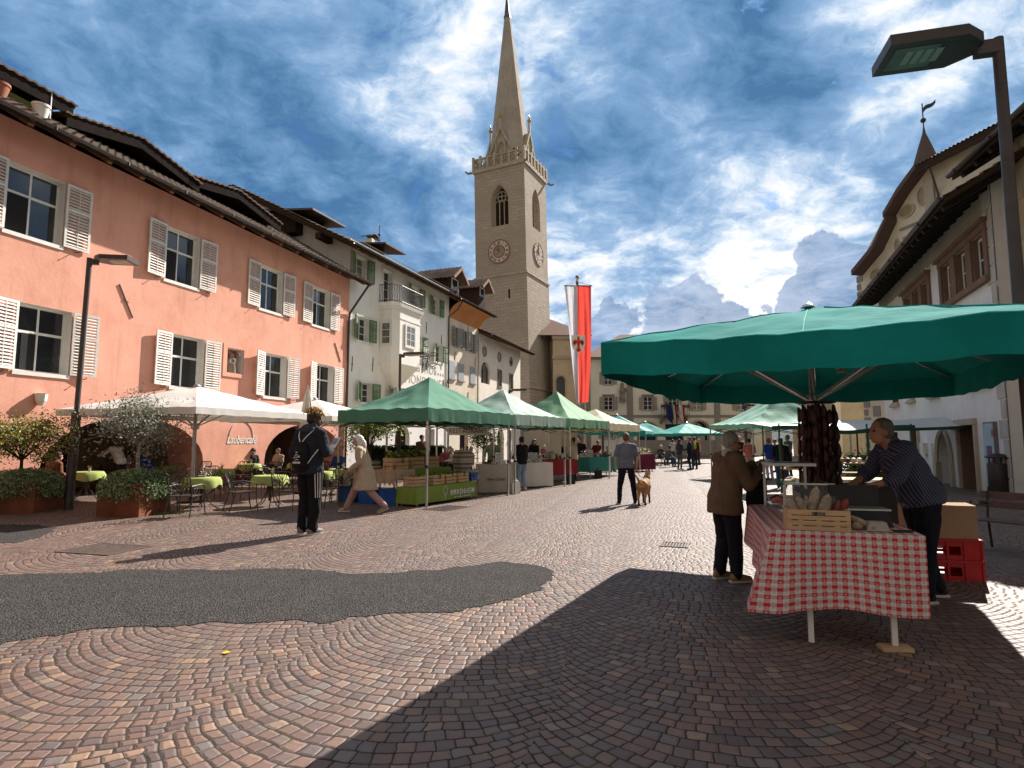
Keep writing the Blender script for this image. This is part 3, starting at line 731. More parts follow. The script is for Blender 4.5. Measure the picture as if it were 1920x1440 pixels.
xc, zc = B.at(695, 447, 4.5)
mb = MB(); mb.box(xc - .3, xc + .3, 4.2, 4.8, 12.5, zc - .1); c_ = mb.build('chimney', m_white, p)
MB().sheet(lambda u, v: (xc - .55 + 1.1 * u, 4.1 + .8 * v, zc + .25 * math.sin(PI * u)), 10, 2).build('cowl', m_gutter, c_, recalc=False, solid=.03)
xv, zv = B.at(711, 448, 4.5); mb = MB(); mb.tube([(xv, 4.5, zv - 1.2), (xv, 4.5, zv + .95)], .025, 6); mb.ball((xv, 4.5, zv + .3), .1, 8); mb.add([(xv, 4.5, zv + .9), (xv - .28, 4.5, zv + 1.05), (xv - .1, 4.5, zv + .75)], [(0, 1, 2)]); mb.build('weather_vane', m_iron, p)
# bay window (erker)
ex0, ex1 = 2.75, 5.55; yf = -.95
def bay(mb, z0, z1, s0=1, s1=1):
    cx = (ex0 + ex1) / 2
    def ring(z, s): return [(cx + (x - cx) * s, min(-.001, y * s), z) for x, y in ((ex0, 0), (ex0 + .05, -.7), (ex0 + .5, yf), (ex1 - .1, yf), (ex1, -.8), (ex1, 0))]
    a, b = ring(z0, s0), ring(z1, s1); n_ = 6
    mb.add(a + b, [(i, i + 1, i + 1 + n_, i + n_) for i in range(n_ - 1)] + [tuple(range(n_ - 1, -1, -1)), tuple(range(n_, 2 * n_))])
mb = MB(); bay(mb, 5.75, 8.7); bay(mb, 4.55, 5.745, .25, 1.0); bay(mb, 8.705, 8.85, 1.06, 1.06); bay(mb, 8.855, 9.02, 1.12, 1.16); bay(mb, 8.2, 8.3, 1.03, 1.03)
bw = mb.build('bay', m_white, p)
d1 = math.atan2(-(yf + .7), .45)
w1 = window(p, 0, 0, .95, 1.15, rec=-.01, hb=((.33, .03), (.66, .03)), gm=m_curt, surround=m_wtrim, sw=.1); w1.location = (ex0 + .75 + .35, yf - .03, 6.8)
w2_ = window(p, 0, 0, .55, 1.2, rec=-.01, vb=(), hb=((.33, .03), (.66, .03)), gm=m_curt, surround=m_wtrim, sw=.08); w2_.location = (ex0 - .012, -.12, 6.75); w2_.rotation_euler.z = -PI / 2 + .07
# iron balcony on the bay
mb = MB()
ring_ = [(ex0 - .1, -.02), (ex0 - .08, -.8), (ex0 + .45, yf - .12), (ex1 - .05, yf - .12), (ex1 + .12, -.85), (ex1 + .12, -.02)]
for zz_ in (9.12, 10.0): mb.tube([(x, y, zz_) for x, y in ring_], .022, 6)
for i in range(5):
    a, b = Vector((*ring_[i], 0)), Vector((*ring_[i+1], 0)); k = max(2, int((b - a).length / .14))
    for q in range(k):
        c1 = a.lerp(b, q / k); c2 = a.lerp(b, (q + 1) / k)
        mb.bar((c1.x, c1.y, 9.04), (c1.x, c1.y, 10.0), .016); mb.bar((c1.x, c1.y, 9.1), (c2.x, c2.y, 9.98), .012)
mb.build('balcony_railing', m_iron, p)
for q, (x, z) in enumerate(((2.15, 5.6), (9.95, 8.1), (7.9, 8.6), (10.3, 5.2), (.35, 5.4))): anchor(p, x, z, .05, .38)
gl = M('faded_lettering', (.40, .38, .36), .8)
lettering('GASTHOF', .78, gl, p, (7.55, -.008, 5.98), name='inn_lettering', spacing=1.1, sx=.95); lettering('* * * *', .5, gl, p, (9.75, -.008, 5.75), name='inn_lettering')
lettering('· MONDSCHEIN ·', .78, gl, p, (8.2, -.008, 5.2), name='inn_lettering', spacing=1.1, sx=1.0)
# wrought iron hanging sign
hs = MB(); sx, sz = B.at(770, 668, -.9)
hs.bar((6.4, 0, 6.55), (6.4, -1.5, 6.55), .03)
hs.tube([(6.4, -.3 - .5 * t - .25 * math.cos(6 * t), 6.75 + .22 * math.sin(6 * t)) for t in [i / 16 for i in range(17)]], .02, 5)
hs.tube([(6.4, -1.3 + .36 * math.cos(a), 6.35 + .42 * math.sin(a)) for a in [PI * 2 * i / 18 for i in range(19)]], .025, 6, cap=False)
hs.tube([(6.4, -1.3 + .24 * math.cos(a), 6.35 + .28 * math.sin(a)) for a in [PI * 2 * i / 18 for i in range(15)]], .02, 6)
hs.build('inn_sign', m_iron, p); 
hs = MB()
for r_ in (.3, .2, .1): hs.tube([(6.4 + a * r_, -.75 - 0 * r_, 6.05 + b * r_) for a, b in ((-1, -1), (1, -1), (1, 1), (-1, 1), (-1, -1))], .022, 4)
hs.build('inn_sign', m_iron, p)
lettering('BAR', .22, m_iron, p, (6.4, -1.3, 5.82), rot=(PI / 2, 0, R(-50)), name='sign_lettering')

# ---------------- cream house with cove soffit
B = Bld('cream_house', 'narrow cream house with orange cove soffit and grey shutters', 'house', (-4.25, 39.13), 20.4); p = B.t
Wt = [(.5, 8.1, .8, 1.3), (1.95, 8.1, .8, 1.3), (3.4, 8.1, .8, 1.3)]
ops = [(x, x + w_, z, z + h_) for x, z, w_, h_ in Wt] + [(1.8, 3.2, 0, 2.6, .7)]
wall(p, 0, 5.02, 0, 9.9, ops, [m_cream, m_stone]); back_block(p, 0, 5.02, .02, 12, 11, m_cream)
MB().box(1.82, 3.18, .28, .3, 0, 2.6).build('door', m_dark, p)
for x, z, w_, h_ in Wt:
    window(p, x, z, w_, h_, rec=.15, hb=((.5, .03),), sill=m_stone); shutters(p, x, z, w_, h_, .36, m_gyshut, 12, aL=40, aR=30)
for x in (-.02, 1.4, 3.4):
    w_ = MB().box(x + .02, x + .92, -.05, -.004, 5.75, 6.95).build('closed_shutter', m_gyshut, p); MB().box(x - .02, x + .98, -.1, -.003, 5.66, 5.745).build('sill', m_stone, w_)
    MB().box(x - .06, x + 1.0, -.03, -.002, 6.955, 7.05).build('lintel', m_cream, w_)
cv = MB(); cv.sheet(lambda u, v: (-.0 + 5.3 * u, -1.0 * (1 - math.cos(v * PI / 2)) - .001, 9.9 + 1.0 * math.sin(v * PI / 2)), 4, 8); cv.build('cove_soffit', m_orange, p, recalc=False, solid=.05)
tiled_roof(p, -.6, 5.5, -1.15, 10.95, 6, 14.0); tiled_roof(p, -.6, 5.5, 13.15, 10.95, 6, 14.0, name='roof_rear'); gutter(p, -.6, 5.6, -1.22, 10.98)
def gable_dormer(xc, y0, z0, w_, h_):
    mb = MB(); mb.box(xc - w_ / 2, xc + w_ / 2, y0, y0 + 3, z0 - 1, z0 + h_); d = mb.build('dormer', m_wood, p)
    MB().box(xc - w_ * .3, xc + w_ * .3, y0 - .03, y0 - .004, z0 + .1, z0 + h_ - .1).build('dormer_window', m_glass, d)
    mb = MB()
    for s_ in (-1, 1): mb.bar((xc + s_ * w_ * .3, y0 - .05, z0 + .1), (xc + s_ * w_ * .3, y0 - .05, z0 + h_ - .1), .06)
    mb.bar((xc - w_ * .3, y0 - .05, z0 + h_ - .08), (xc + w_ * .3, y0 - .05, z0 + h_ - .08), .06); mb.build('dormer_frame', m_wtrim, d)
    MB().prism([(xc - w_ / 2, z0 + h_), (xc + w_ / 2, z0 + h_), (xc, z0 + h_ + w_ * .42)], y0 + .02, y0 + .1, 'y').build('dormer_gable', m_soffit, d)
    for s_ in (-1, 1):
        r = MB(); r.sheet(lambda u, v: (xc + s_ * (w_ / 2 + .4) * u, y0 - .6 + 3.6 * v, z0 + h_ + w_ * .46 - (w_ * .46 + .25) * u + .03 * math.sin(v * 70)), 4, 48); r.build('dormer_tiles', m_tile, d, recalc=False, solid=.06)
        MB().bar((xc, y0 - .62, z0 + h_ + w_ * .4), (xc + s_ * (w_ / 2 + .4), y0 - .62, z0 + h_ - .28), .05, .2).build('bargeboard', m_soffit, d)
xa, za = B.at(855, 540, 1.2); gable_dormer(xa - .3, 1.2, za - .35, 1.7, 1.0)
xa, za = B.at(905, 555, 1.2); gable_dormer(xa - .2, 1.2, za - .25, 1.5, .9)
for x, z in ((1.3, 4.6), (3.1, 4.7), (.9, 7.3), (4.3, 7.4), (3.0, 9.6)): anchor(p, x, z, .03, .35)

# ---------------- small white house with round windows
B = Bld('round_window_house', 'low whitewashed house with three round windows and gothic twin window', 'house', (-2.50, 43.83), 19); p = B.t
Wt = [(4.1, 6.0, .85, 1.3), (7.0, 6.0, .85, 1.25)]
ops = [(x, x + w_, z, z + h_) for x, z, w_, h_ in Wt] + [(.45, 2.3, 5.95, 7.65, .9, .3), (.6, 2.0, 2.4, 3.9, .7, .3), (4, 5.6, 0, 2.6, .8)]
wall(p, 0, 10.0, 0, 9.7, ops, [m_warmw, m_stone]); back_block(p, 0, 10, .02, 9, 9.7, m_warmw)
for x, z, w_, h_ in Wt: window(p, x, z, w_, h_, rec=.2, hb=((.5, .03),), sill=m_stone, surround=m_stone, sw=.12)
def gothic(x0, z0, w_, h_, n_=2):
    g_ = MB().box(x0, x0 + w_, .24, .26, z0, z0 + h_).build('gothic_window', m_glass, p); mb = MB()
    for k in range(n_):
        a = x0 + w_ * k / n_; hw = w_ / n_ / 2
        mb.tube([(a + hw - hw * math.cos(PI * q / 10) * .85, .18, z0 + h_ - hw * 1.3 + hw * 1.2 * math.sin(PI * q / 10)) for q in range(11)], .06, 5)
        mb.bar((a + hw, .18, z0), (a + hw, .18, z0 + h_ - hw), .05)
    for k in range(n_ + 1): mb.bar((x0 + w_ * k / n_, .17, z0), (x0 + w_ * k / n_, .17, z0 + h_ - w_ * .3), .11)
    mb.build('tracery', m_stone, g_)
gothic(.5, 5.95, 1.75, 1.7); gothic(.65, 2.4, 1.3, 1.45)
for x in (1.1, 4.4, 7.35):
    T = Matrix.Translation((x, -.01, 8.42)) @ Matrix.Rotation(PI / 2, 4, 'X')
    c_ = MB().lathe([(.001, 0), (.30, 0), (.30, .02), (.001, .02)], 18, T).build('round_window', m_glass, p)
    MB().lathe([(.30, -.01), (.42, -.01), (.42, .05), (.30, .05), (.30, -.01)], 18, T).build('surround', m_stone, c_)
rf = tiled_roof(p, -.2, 10.9, -1.1, 9.5, 4.5, 11.9); tiled_roof(p, -.2, 10.9, 10.1, 9.5, 4.5, 11.9, name='roof_rear'); rafters(p, -.1, 10.7, -1.05, 9.42, .2, 9.95, .6)
gutter(p, -.2, 10.9, -1.16, 9.52, .06); MB().box(-.2, .0, -.03, -.003, 0, 9.6).build('corner_quoin', m_tan, p)

# ---------------- church tower
TW = thing('church_tower', 'tall square stone church tower with clocks, gothic bell windows and pointed spire', 'church tower', (.47, 63.9, 0))
TW.rotation_euler = (Matrix.Rotation(R(-1.15), 4, 'Y') @ Matrix.Rotation(R(-25.4), 4, 'Z')).to_euler()
m_tower = bpy.data.materials.new('tower_masonry'); n, N, L, P = nt(m_tower)
co = coords(n); nz = tex(n, 'ShaderNodeTexNoise', .9, 8, co, .68); n2 = tex(n, 'ShaderNodeTexNoise', .25, 5, co, .6); bk = N.new('ShaderNodeTexBrick')
mp = N.new('ShaderNodeMapping'); mp.inputs['Rotation'].default_value = (PI / 2, 0, 0); L.new(co, mp.inputs[0])
sx_ = N.new('ShaderNodeSeparateXYZ'); L.new(co, sx_.inputs[0]); cbn = N.new('ShaderNodeCombineXYZ'); L.new(mth(n, 'ADD', sx_.outputs[0], sx_.outputs[1]), cbn.inputs[0]); L.new(sx_.outputs[2], cbn.inputs[1])
L.new(cbn.outputs[0], bk.inputs['Vector']); bk.inputs['Scale'].default_value = 1; bk.inputs['Brick Width'].default_value = .8; bk.inputs['Row Height'].default_value = .34; bk.inputs['Mortar Size'].default_value = .028
bk.inputs['Color1'].default_value = (.53, .455, .38, 1); bk.inputs['Color2'].default_value = (.40, .335, .27, 1); bk.inputs['Mortar'].default_value = (.26, .215, .17, 1)
c = mixc(n, mth(n, 'MULTIPLY', mth(n, 'MULTIPLY_ADD', nz.outputs[0], 3.4, -1.3, clamp=True), .6), bk.outputs['Color'], (.48, .405, .33))
c = mixc(n, mth(n, 'MULTIPLY_ADD', n2.outputs[0], 3, -1.1, clamp=True), c, (.38, .32, .26))
vo = N.new('ShaderNodeTexVoronoi'); vo.inputs['Scale'].default_value = 1.6; mpv = N.new('ShaderNodeMapping'); mpv.inputs['Scale'].default_value = (1, 1, 2.5); L.new(co, mpv.inputs[0]); L.new(mpv.outputs[0], vo.inputs['Vector'])
zlo = mth(n, 'MULTIPLY', mth(n, 'MULTIPLY_ADD', sx_.outputs[2], -.6, 9.2, clamp=True), mth(n, 'LESS_THAN', vo.outputs['Distance'], .14))
c = mixc(n, mth(n, 'MULTIPLY', zlo, .75), c, (.10, .07, .05))
L.new(c, P.inputs['Base Color']); P.inputs['Roughness'].default_value = .93; P.inputs['Specular IOR Level'].default_value = .15
bn = N.new('ShaderNodeBump'); bn.inputs['Strength'].default_value = .4; bn.inputs['Distance'].default_value = .05; L.new(nz.outputs[0], bn.inputs['Height']); L.new(bn.outputs[0], P.inputs['Normal'])
h = 3.02; H1 = 31.0
def warch(mb, T, w_, z0, z1, Wd, zb, zt, dep):
    """square panel of wall with a pointed opening"""
    hw = w_ / 2; k = 8; sp = z1 - w_ * .95
    left = [(-hw + 2 * hw * (1 - math.cos(q / k * R(60))) , sp + 2 * hw * math.sin(q / k * R(60)) * (z1 - sp) / (2 * hw * math.sin(R(60)))) for q in range(k + 1)]
    pts = left + [(-x, z) for x, z in reversed(left[:-1])]
    mb.add([(-Wd, 0, zb), (-hw, 0, zb), (-hw, 0, zt), (-Wd, 0, zt)], [(0, 1, 2, 3)], T); mb.add([(hw, 0, zb), (Wd, 0, zb), (Wd, 0, zt), (hw, 0, zt)], [(0, 1, 2, 3)], T)
    mb.add([(-hw, 0, zb), (hw, 0, zb), (hw, 0, z0), (-hw, 0, z0)], [(0, 1, 2, 3)], T)
    for i in range(len(pts) - 1):
        (a, b), (c, d) = pts[i], pts[i+1]
        mb.add([(a, 0, b), (c, 0, d), (c, 0, zt), (a, 0, zt)], [(0, 1, 2, 3)], T)
        mb.add([(a, 0, b), (c, 0, d), (c * .78, dep, d - .15), (a * .78, dep, b - .15)], [(0, 1, 2, 3)], T)
    for s_ in (-1, 1): mb.add([(s_ * hw, 0, z0), (s_ * hw, 0, sp), (s_ * hw * .78, dep, sp), (s_ * hw * .78, dep, z0 + .1)], [(0, 1, 2, 3)], T)
    mb.add([(-hw, 0, z0), (hw, 0, z0), (hw * .78, dep, z0 + .1), (-hw * .78, dep, z0 + .1)], [(0, 1, 2, 3)], T)
SIDES = [Matrix.Rotation(PI / 2 * k, 4, 'Z') @ Matrix.Translation((0, -h, 0)) for k in range(4)]
mb = MB()
for T in SIDES: warch(mb, T, 2.15, 24.6, 29.2, h, 19.2, H1, .75)
mb.box(-h - .06, h + .06, -h - .06, h + .06, 0, 19.0)
mb.build('shaft', m_tower, TW, recalc=False)
m_tstone = M('tower_trim_stone', (.45, .38, .30), .9, .2, 2, .3, 6)
for z, e, t in ((19.0, .16, .2), (6.9, .2, .2), (H1, .16, .3)):
    mb = MB(); mb.box(-h - e, h + e, -h - e, h + e, z, z + t); mb.build('string_course', m_tstone, TW)
for T in SIDES[:2]:
    bw = MB().box(-.82, .82, .76, .79, 24.7, 29.1, T).build('bell_window', m_dark, TW); mb = MB()
    for x in (-.82, -.28, .28, .82): mb.bar((x, .68, 24.7), (x, .68, 27.4), .1, .14, T)
    mb.tube([(.52 * math.cos(a), .68, 28.1 + .55 * math.sin(a)) for a in [2 * PI * q / 16 for q in range(17)]], .07, 5, T, cap=False)
    mb.bar((0, .68, 27.6), (0, .68, 28.65), .09, .1, T); mb.bar((-.5, .68, 28.1), (.5, .68, 28.1), .09, .1, T)
    for xc in (-.55, 0, .55): mb.tube([(xc + .26 * math.cos(a), .68, 27.3 + .3 * math.sin(a)) for a in [PI * q / 8 for q in range(9)]], .05, 5, T)
    mb.build('tracery', m_tstone, bw)
    lv = MB()
    for q in range(13): lv.cb((0, .72, 24.9 + q * .2), (1.6, .03, .16), T, (R(35), 0, 0))
    lv.build('louvres', m_wood, bw)
# clocks
m_face = M('clock_face', (.58, .50, .42), .8, .12, 3); m_red = M('red_oxide', (.28, .07, .045), .7)
for i, (T, cx, cz) in enumerate(((SIDES[0], -.12, 21.75), (SIDES[1], .35, 21.9))):
    Tc = T @ Matrix.Translation((cx, -.03, cz)) @ Matrix.Rotation(PI / 2, 4, 'X')
    ck = MB().lathe([(.001, 0), (1.22, 0), (1.22, .03), (.001, .03)], 40, Tc).build('clock', m_face, TW)
    mb = MB(); mb.lathe([(1.22, 0), (1.3, 0), (1.3, .06), (1.22, .06), (1.22, 0)], 40, Tc); mb.lathe([(.66, .03), (.71, .03), (.71, .045), (.66, .045), (.66, .03)], 32, Tc); mb.build('clock_ring', m_red, ck)
    MB().lathe([(.001, .03), (.62, .03), (.62, .042), (.001, .042)], 24, Tc).build('clock_centre', M('clock_fresco', (.26, .15, .09), .8, .5, 6, col2=(.45, .36, .28)) if i == 0 else M('clock_fresco_grey', (.36, .35, .33), .8, .3, 6), ck)
    MB().lathe([(.001, .042), (.24, .042), (.24, .05), (.001, .05)], 16, Tc).build('clock_boss', m_stone, ck)
    for q, s_ in enumerate(['XII', 'I', 'II', 'III', 'IIII', 'V', 'VI', 'VII', 'VIII', 'IX', 'X', 'XI']):
        a = PI / 2 - q * PI / 6; me = cached(('num', s_), lambda: text_mesh(s_, .44, .006, offset=.006)); me.materials.clear(); me.materials.append(m_iron)
        o = link('numeral', me, ck); o.matrix_local = T @ Matrix.Translation((cx + .96 * math.cos(a), -.065, cz + .96 * math.sin(a))) @ Matrix.Rotation(PI / 2, 4, 'X') @ Matrix.Rotation(a - PI / 2, 4, 'Z') @ Matrix.Diagonal((.72, 1, 1, 1))
    mb = MB(); mb.bar((cx, -.09, cz), (cx - .12, -.09, cz + .95), .06, .02, T); mb.bar((cx, -.1, cz), (cx - .4, -.1, cz + .42), .09, .02, T); mb.build('clock_hands', m_gold if i else m_iron, ck)
# balustrade
bz = H1 + .3
mb = MB(); hb2 = h + .06
for T0 in range(4):
    T = Matrix.Rotation(PI / 2 * T0, 4, 'Z') @ Matrix.Translation((0, -hb2, 0))
    mb.box(-hb2 + .13, hb2 - .13, -.09, .09, bz, bz + .14, T); mb.box(-hb2 + .13, hb2 - .13, -.1, .1, bz + 1.15, bz + 1.3, T)
    for k in range(7):
        x = -hb2 + 2 * hb2 * k / 7; mb.box(x - .12, x + .12, -.12, .12, bz, bz + 1.55, T) 
        if k < 7:
            c0 = x + hb2 / 7
            mb.tube([(c0 + .3 * math.cos(a), 0, bz + .65 + .38 * math.sin(a)) for a in [2 * PI * q / 10 for q in range(11)]], .055, 4, T, cap=False)
            mb.bar((c0 - .35, 0, bz + .15), (c0 + .35, 0, bz + 1.12), .07, .08, T); mb.bar((c0 + .35, 0, bz + .15), (c0 - .35, 0, bz + 1.12), .07, .075, T)
mb.build('balustrade', m_tstone, TW)
for sx, sy in ((-1, -1), (1, -1), (1, 1), (-1, 1)):
    mb = MB(); mb.tube([(sx * (h + .2), sy * (h + .2), H1 + .1), (sx * (h + .5), sy * (h + .5), H1 - .05), (sx * (h + .7), sy * (h + .7), H1 + .08)], [.14, .12, .07], 7); mb.ball((sx * (h + .68), sy * (h + .68), H1 + .1), .11, 8)
    mb.build('gargoyle', m_stone, TW, smooth=True)
# gables at the foot of the spire
mb = MB()
for T0 in range(4):
    T = Matrix.Rotation(PI / 2 * T0, 4, 'Z') @ Matrix.Translation((0, -2.35, 0))
    warch(mb, T, .8, 32.6, 34.4, .4, 31.3, 34.6, .3)
    for s_ in (-1, 1): mb.add([(s_ * .4, 0, 31.3), (s_ * 2.1, 0, 31.3), (s_ * 2.0, 0, 31.6), (s_ * .4, 0, 34.9)], [(0, 1, 2, 3)], T)
    mb.add([(-.4, 0, 34.6), (.4, 0, 34.6), (.4, 0, 34.9), (0, 0, 35.9), (-.4, 0, 34.9)], [(0, 1, 2, 3, 4)], T)
    for s_ in (-1, 1):
        mb.add([(s_ * 2.05, 0, 31.5), (0, 0, 35.9), (0, 2.2, 35.9), (s_ * 2.05, 2.2, 31.5)], [(0, 1, 2, 3)], T)
        mb.bar((s_ * 2.15, -.08, 31.4), (0, -.08, 36.0), .22, .2, T); mb.bar((s_ * .55, -.12, 31.4), (s_ * .55, -.12, 34.3), .16, .16, T)
    mb.bar((0, -.1, 35.6), (0, -.1, 37.0), .2, .2, T)
mb.build('spire_gables', m_tstone, TW, recalc=False)
mb = MB(); mb.box(-1.9, 1.9, -1.9, 1.9, 31.31, 33.5); mb.build('spire_core', m_dark, TW)
for T0 in range(4):
    T = Matrix.Rotation(PI / 2 * T0, 4, 'Z') @ Matrix.Translation((0, -2.45, 37.0)); mb = MB(); mb.lathe([(.02, 0), (.2, .18), (.24, .32), (.12, .52), (.05, .6), (.1, .7), (.03, .85), (.01, 1.1)], 10, T); mb.build('gilt_finial', m_gold, TW, smooth=True)
mb = MB(); rb = 2.62
mb.lathe([(rb, 31.4), (rb * .5, 42.3), (.34, 50.6)], 8, Matrix.Rotation(PI / 8, 4, 'Z')); mb.build('spire', stucco('spire_render', (.43, .37, .32), .7, (.34, .29, .25), bump=.5), TW)
MB().lathe([(.42, 50.4), (.42, 50.7), (.33, 50.85), (.02, 54.2)], 8, Matrix.Rotation(PI / 8, 4, 'Z')).build('spire_cap', M('lead_cap', (.11, .10, .10), .5, .2, 2), TW)
for T, x, z in ((SIDES[1], .6, 12.5), (SIDES[0], 1.0, 16.5)): MB().box(x - .1, x + .1, -.08, -.065, z, z + 1.0, T).build('slit_window', m_dark, TW)

# ---------------- church block and low annexe beside the tower
t = thing('church', 'ochre church wall with arched window beside the tower foot', 'church', (4.4, 62.5, 0)); p = t
wall(p, 0, 3.95, 0, 12.8, [(.35, 1.25, 5.6, 8.4, .5, .4), (.2, 1.35, 0, .9, 0)], [stucco('church_plaster', (.56, .45, .31), .5), m_stone])
MB().box(.3, 1.3, .4, .42, 5.5, 8.5).build('arched_window', m_glass, p)
mb = MB(); mb.tube([(.8 + .56 * math.cos(a), -.03, 7.9 + .62 * math.sin(a)) for a in [PI * q / 10 for q in range(11)]], .09, 5); mb.box(.2, .33, -.08, -.003, 5.5, 7.9); mb.box(1.27, 1.4, -.08, -.003, 5.5, 7.9); mb.box(.15, 1.45, -.12, -.003, 5.35, 5.49); mb.build('surround', m_tan, p)
mb = MB(); mb.box(-.1, 4.1, -.25, -.003, 12.4, 12.8); mb.box(-.1, 4.1, -.2, -.003, 10.3, 10.6); mb.box(2.9, 3.95, -.1, -.003, 0, 10.2); mb.build('cornice', m_tan, p)
back_block(p, 0, 3.95, .02, 9, 12.8, MATS['church_plaster'])
mb = MB(); mb.add([(-2.6, -.45, 12.82), (4.2, -.45, 12.82), (4.2, 9, 12.82), (-2.6, 9, 12.82), (-.6, 4.5, 15.8), (-1.0, 4.5, 15.8)], [(0, 1, 4, 5), (1, 2, 4), (2, 3, 5, 4), (3, 0, 5)]); mb.build('roof', M('brown_tiles', (.17, .09, .065), .9, .35, 9), p)
t = thing('roadside_shrine', 'small tiled roof porch at the tower foot', 'porch', (1.2, 57.5, 0)); MB().box(0, 3.6, 0, 2, 0, 3.9).build('wall', m_tan, t)
mb = MB(); mb.prism([(-.4, 3.95), (2.4, 3.95), (2.0, 5.1), (.6, 5.1)], -.3, 3.9, 'x'); mb.build('roof', M('red_tiles', (.25, .10, .07), .9, .3, 6), t)

# ---------------- town hall
B = Bld('town_hall', 'pale town hall with grey pilasters, taupe shutters and small balcony', 'town hall', (7.7, 62), 90); p = B.t
S_ = 62 / 1105.0
def tx(px): return (px - 960) * S_ * 1.0 - 7.7
def tz(py): return B.at(1250, py)[1]
cs1 = [1142, 1216.5, 1263, 1309, 1392]
wtop = (tz(721), tz(697)); wmid = (tz(769), tz(744))
ops = []
for c_ in cs1: ops += [(tx(c_ - 8), tx(c_ + 8), wtop[0], wtop[1]), (tx(c_ - 8.5), tx(c_ + 8.5), wmid[0], wmid[1])]
arch = [(tx(1195), tx(1233), 0, tz(792), 1.1, 1.0), (tx(1248), tx(1282), 0, tz(795), 0, .8), (tx(1293), tx(1331), 0, tz(790), 1.1, 1.0)]
ops += arch + [(tx(1382), tx(1402), tz(822), tz(796)), (tx(1132), tx(1152), tz(822), tz(796))]
wall(p, 0, tx(1447), 0, tz(672), ops, [m_town, m_stone], dep=.25); back_block(p, 0, tx(1447), .02, 12, tz(672), m_town)
for c_ in cs1:
    for (z0_, z1_), q in ((wtop, 8), (wmid, 8.5)):
        w_ = tx(c_ + q) - tx(c_ - q); window(p, tx(c_ - q), z0_, w_, z1_ - z0_, rec=.12, hb=((.36, .04), (.68, .04)), surround=m_stone, sw=.11, fw=.06); shutters(p, tx(c_ - q) - .1, z0_, w_ + .2, z1_ - z0_, .36, m_tshut, 10)
        if q > 8: MB().box(tx(c_ - q) - .2, tx(c_ + q) + .2, -.16, -.003, z1_ + .13, z1_ + .25).build('lintel', m_stone, p)
for a in (1383, 1133):
    w_ = tx(a + 18) - tx(a); window(p, tx(a), tz(822), w_, tz(796) - tz(822), rec=.12, hb=((.3, .04), (.6, .04)), surround=m_tan, sw=.15); shutters(p, tx(a) - .15, tz(822), w_ + .3, tz(796) - tz(822), .42, m_tshut, 10)
    mb = MB()
    for q in range(7): x = tx(a) + w_ * (q + .5) / 7; mb.bar((x, -.06, tz(822)), (x, -.06, tz(796)), .025)
    mb.build('window_grille', m_wtrim, p)
for a, b in ((1100, 1108), (1177, 1188), (1341, 1352), (1436, 1447)): MB().box(tx(a), tx(b), -.09, -.003, 0, tz(673)).build('pilaster', m_stone, p)
for z in (tz(783),): 
    for a, b in ((1108, 1177), (1188, 1341), (1352, 1436)): MB().box(tx(a) + .003, tx(b) - .003, -.07, -.003, z, z + .28).build('band', m_stone, p)
MB().box(tx(1188) + .003, tx(1341) - .003, -.05, -.003, 0, .0 + tz(822) * .9).build('base_course', m_stone, p)
MB().box(-.2, tx(1447) + .2, -.5, .0, tz(674), tz(670)).build('cornice', m_stone, p)
for a in arch: MB().box(a[0] + .01, a[1] - .01, .8, .82, 0, a[3] - .05).build('portal_glass', m_glass, p)
for a in (arch[0], arch[2]):
    mb = MB(); cx, hw, zc_ = (a[0] + a[1]) / 2, (a[1] - a[0]) / 2, a[3] - 1.1
    mb.tube([(cx + (hw + .1) * math.cos(q), -.03, zc_ + 1.2 * math.sin(q)) for q in [PI * i / 12 for i in range(13)]], .14, 5); mb.bar((cx, .7, .1), (cx, .7, zc_ + .9), .09); mb.bar((a[0], .7, zc_), (a[1], .7, zc_), .09); mb.build('arch_trim', m_tan, p)
lt = M('dark_lettering', (.12, .10, .09), .7)
lettering('R', .62, lt, p, (tx(1230), -.008, tz(729)), name='town_hall_lettering', offset=.006); lettering('ATHAUS', .46, lt, p, (tx(1246), -.008, tz(729.5)), name='town_hall_lettering', spacing=1.12, offset=.006)
bx0, bx1, bz0 = tx(1236), tx(1289), tz(783)
bal = MB().box(bx0, bx1, -1.1, -.003, bz0 + .1, bz0 + .28).build('balcony', m_stone, p); mb = MB()
for q in range(19): x = bx0 + .05 + (bx1 - bx0 - .1) * q / 18; mb.bar((x, -1.05, bz0 + .28), (x, -1.05, bz0 + 1.2), .03)
mb.bar((bx0, -1.05, bz0 + 1.2), (bx1, -1.05, bz0 + 1.2), .06); mb.build('railing', m_iron, bal)
for x in (bx0 + .2, bx1 - .2): MB().prism([(-1.0, bz0 + .09), (-.01, bz0 + .09), (-.01, bz0 - .7)], x - .12, x + .12, 'x').build('console', m_tan, bal)
fb = MB()
for i in range(700):
    v = Vector((random.uniform(bx0, bx1), -1.12 + random.gauss(0, .06), bz0 + 1.15 + random.gauss(0, .1))); dd = Vector((random.uniform(-1, 1), random.uniform(-1, 1), random.uniform(-.5, 1))).normalized(); fb.m = 0 if random.random() < .6 else 1
    fb.leaf(v, .12, .08, dd, dd.orthogonal().normalized())
fb.build('balcony_flowers', [M('dark_leaf', (.02, .045, .015), .6, .3, 8), M('red_petals', (.22, .015, .02), .6, .3, 8)], p, recalc=False)
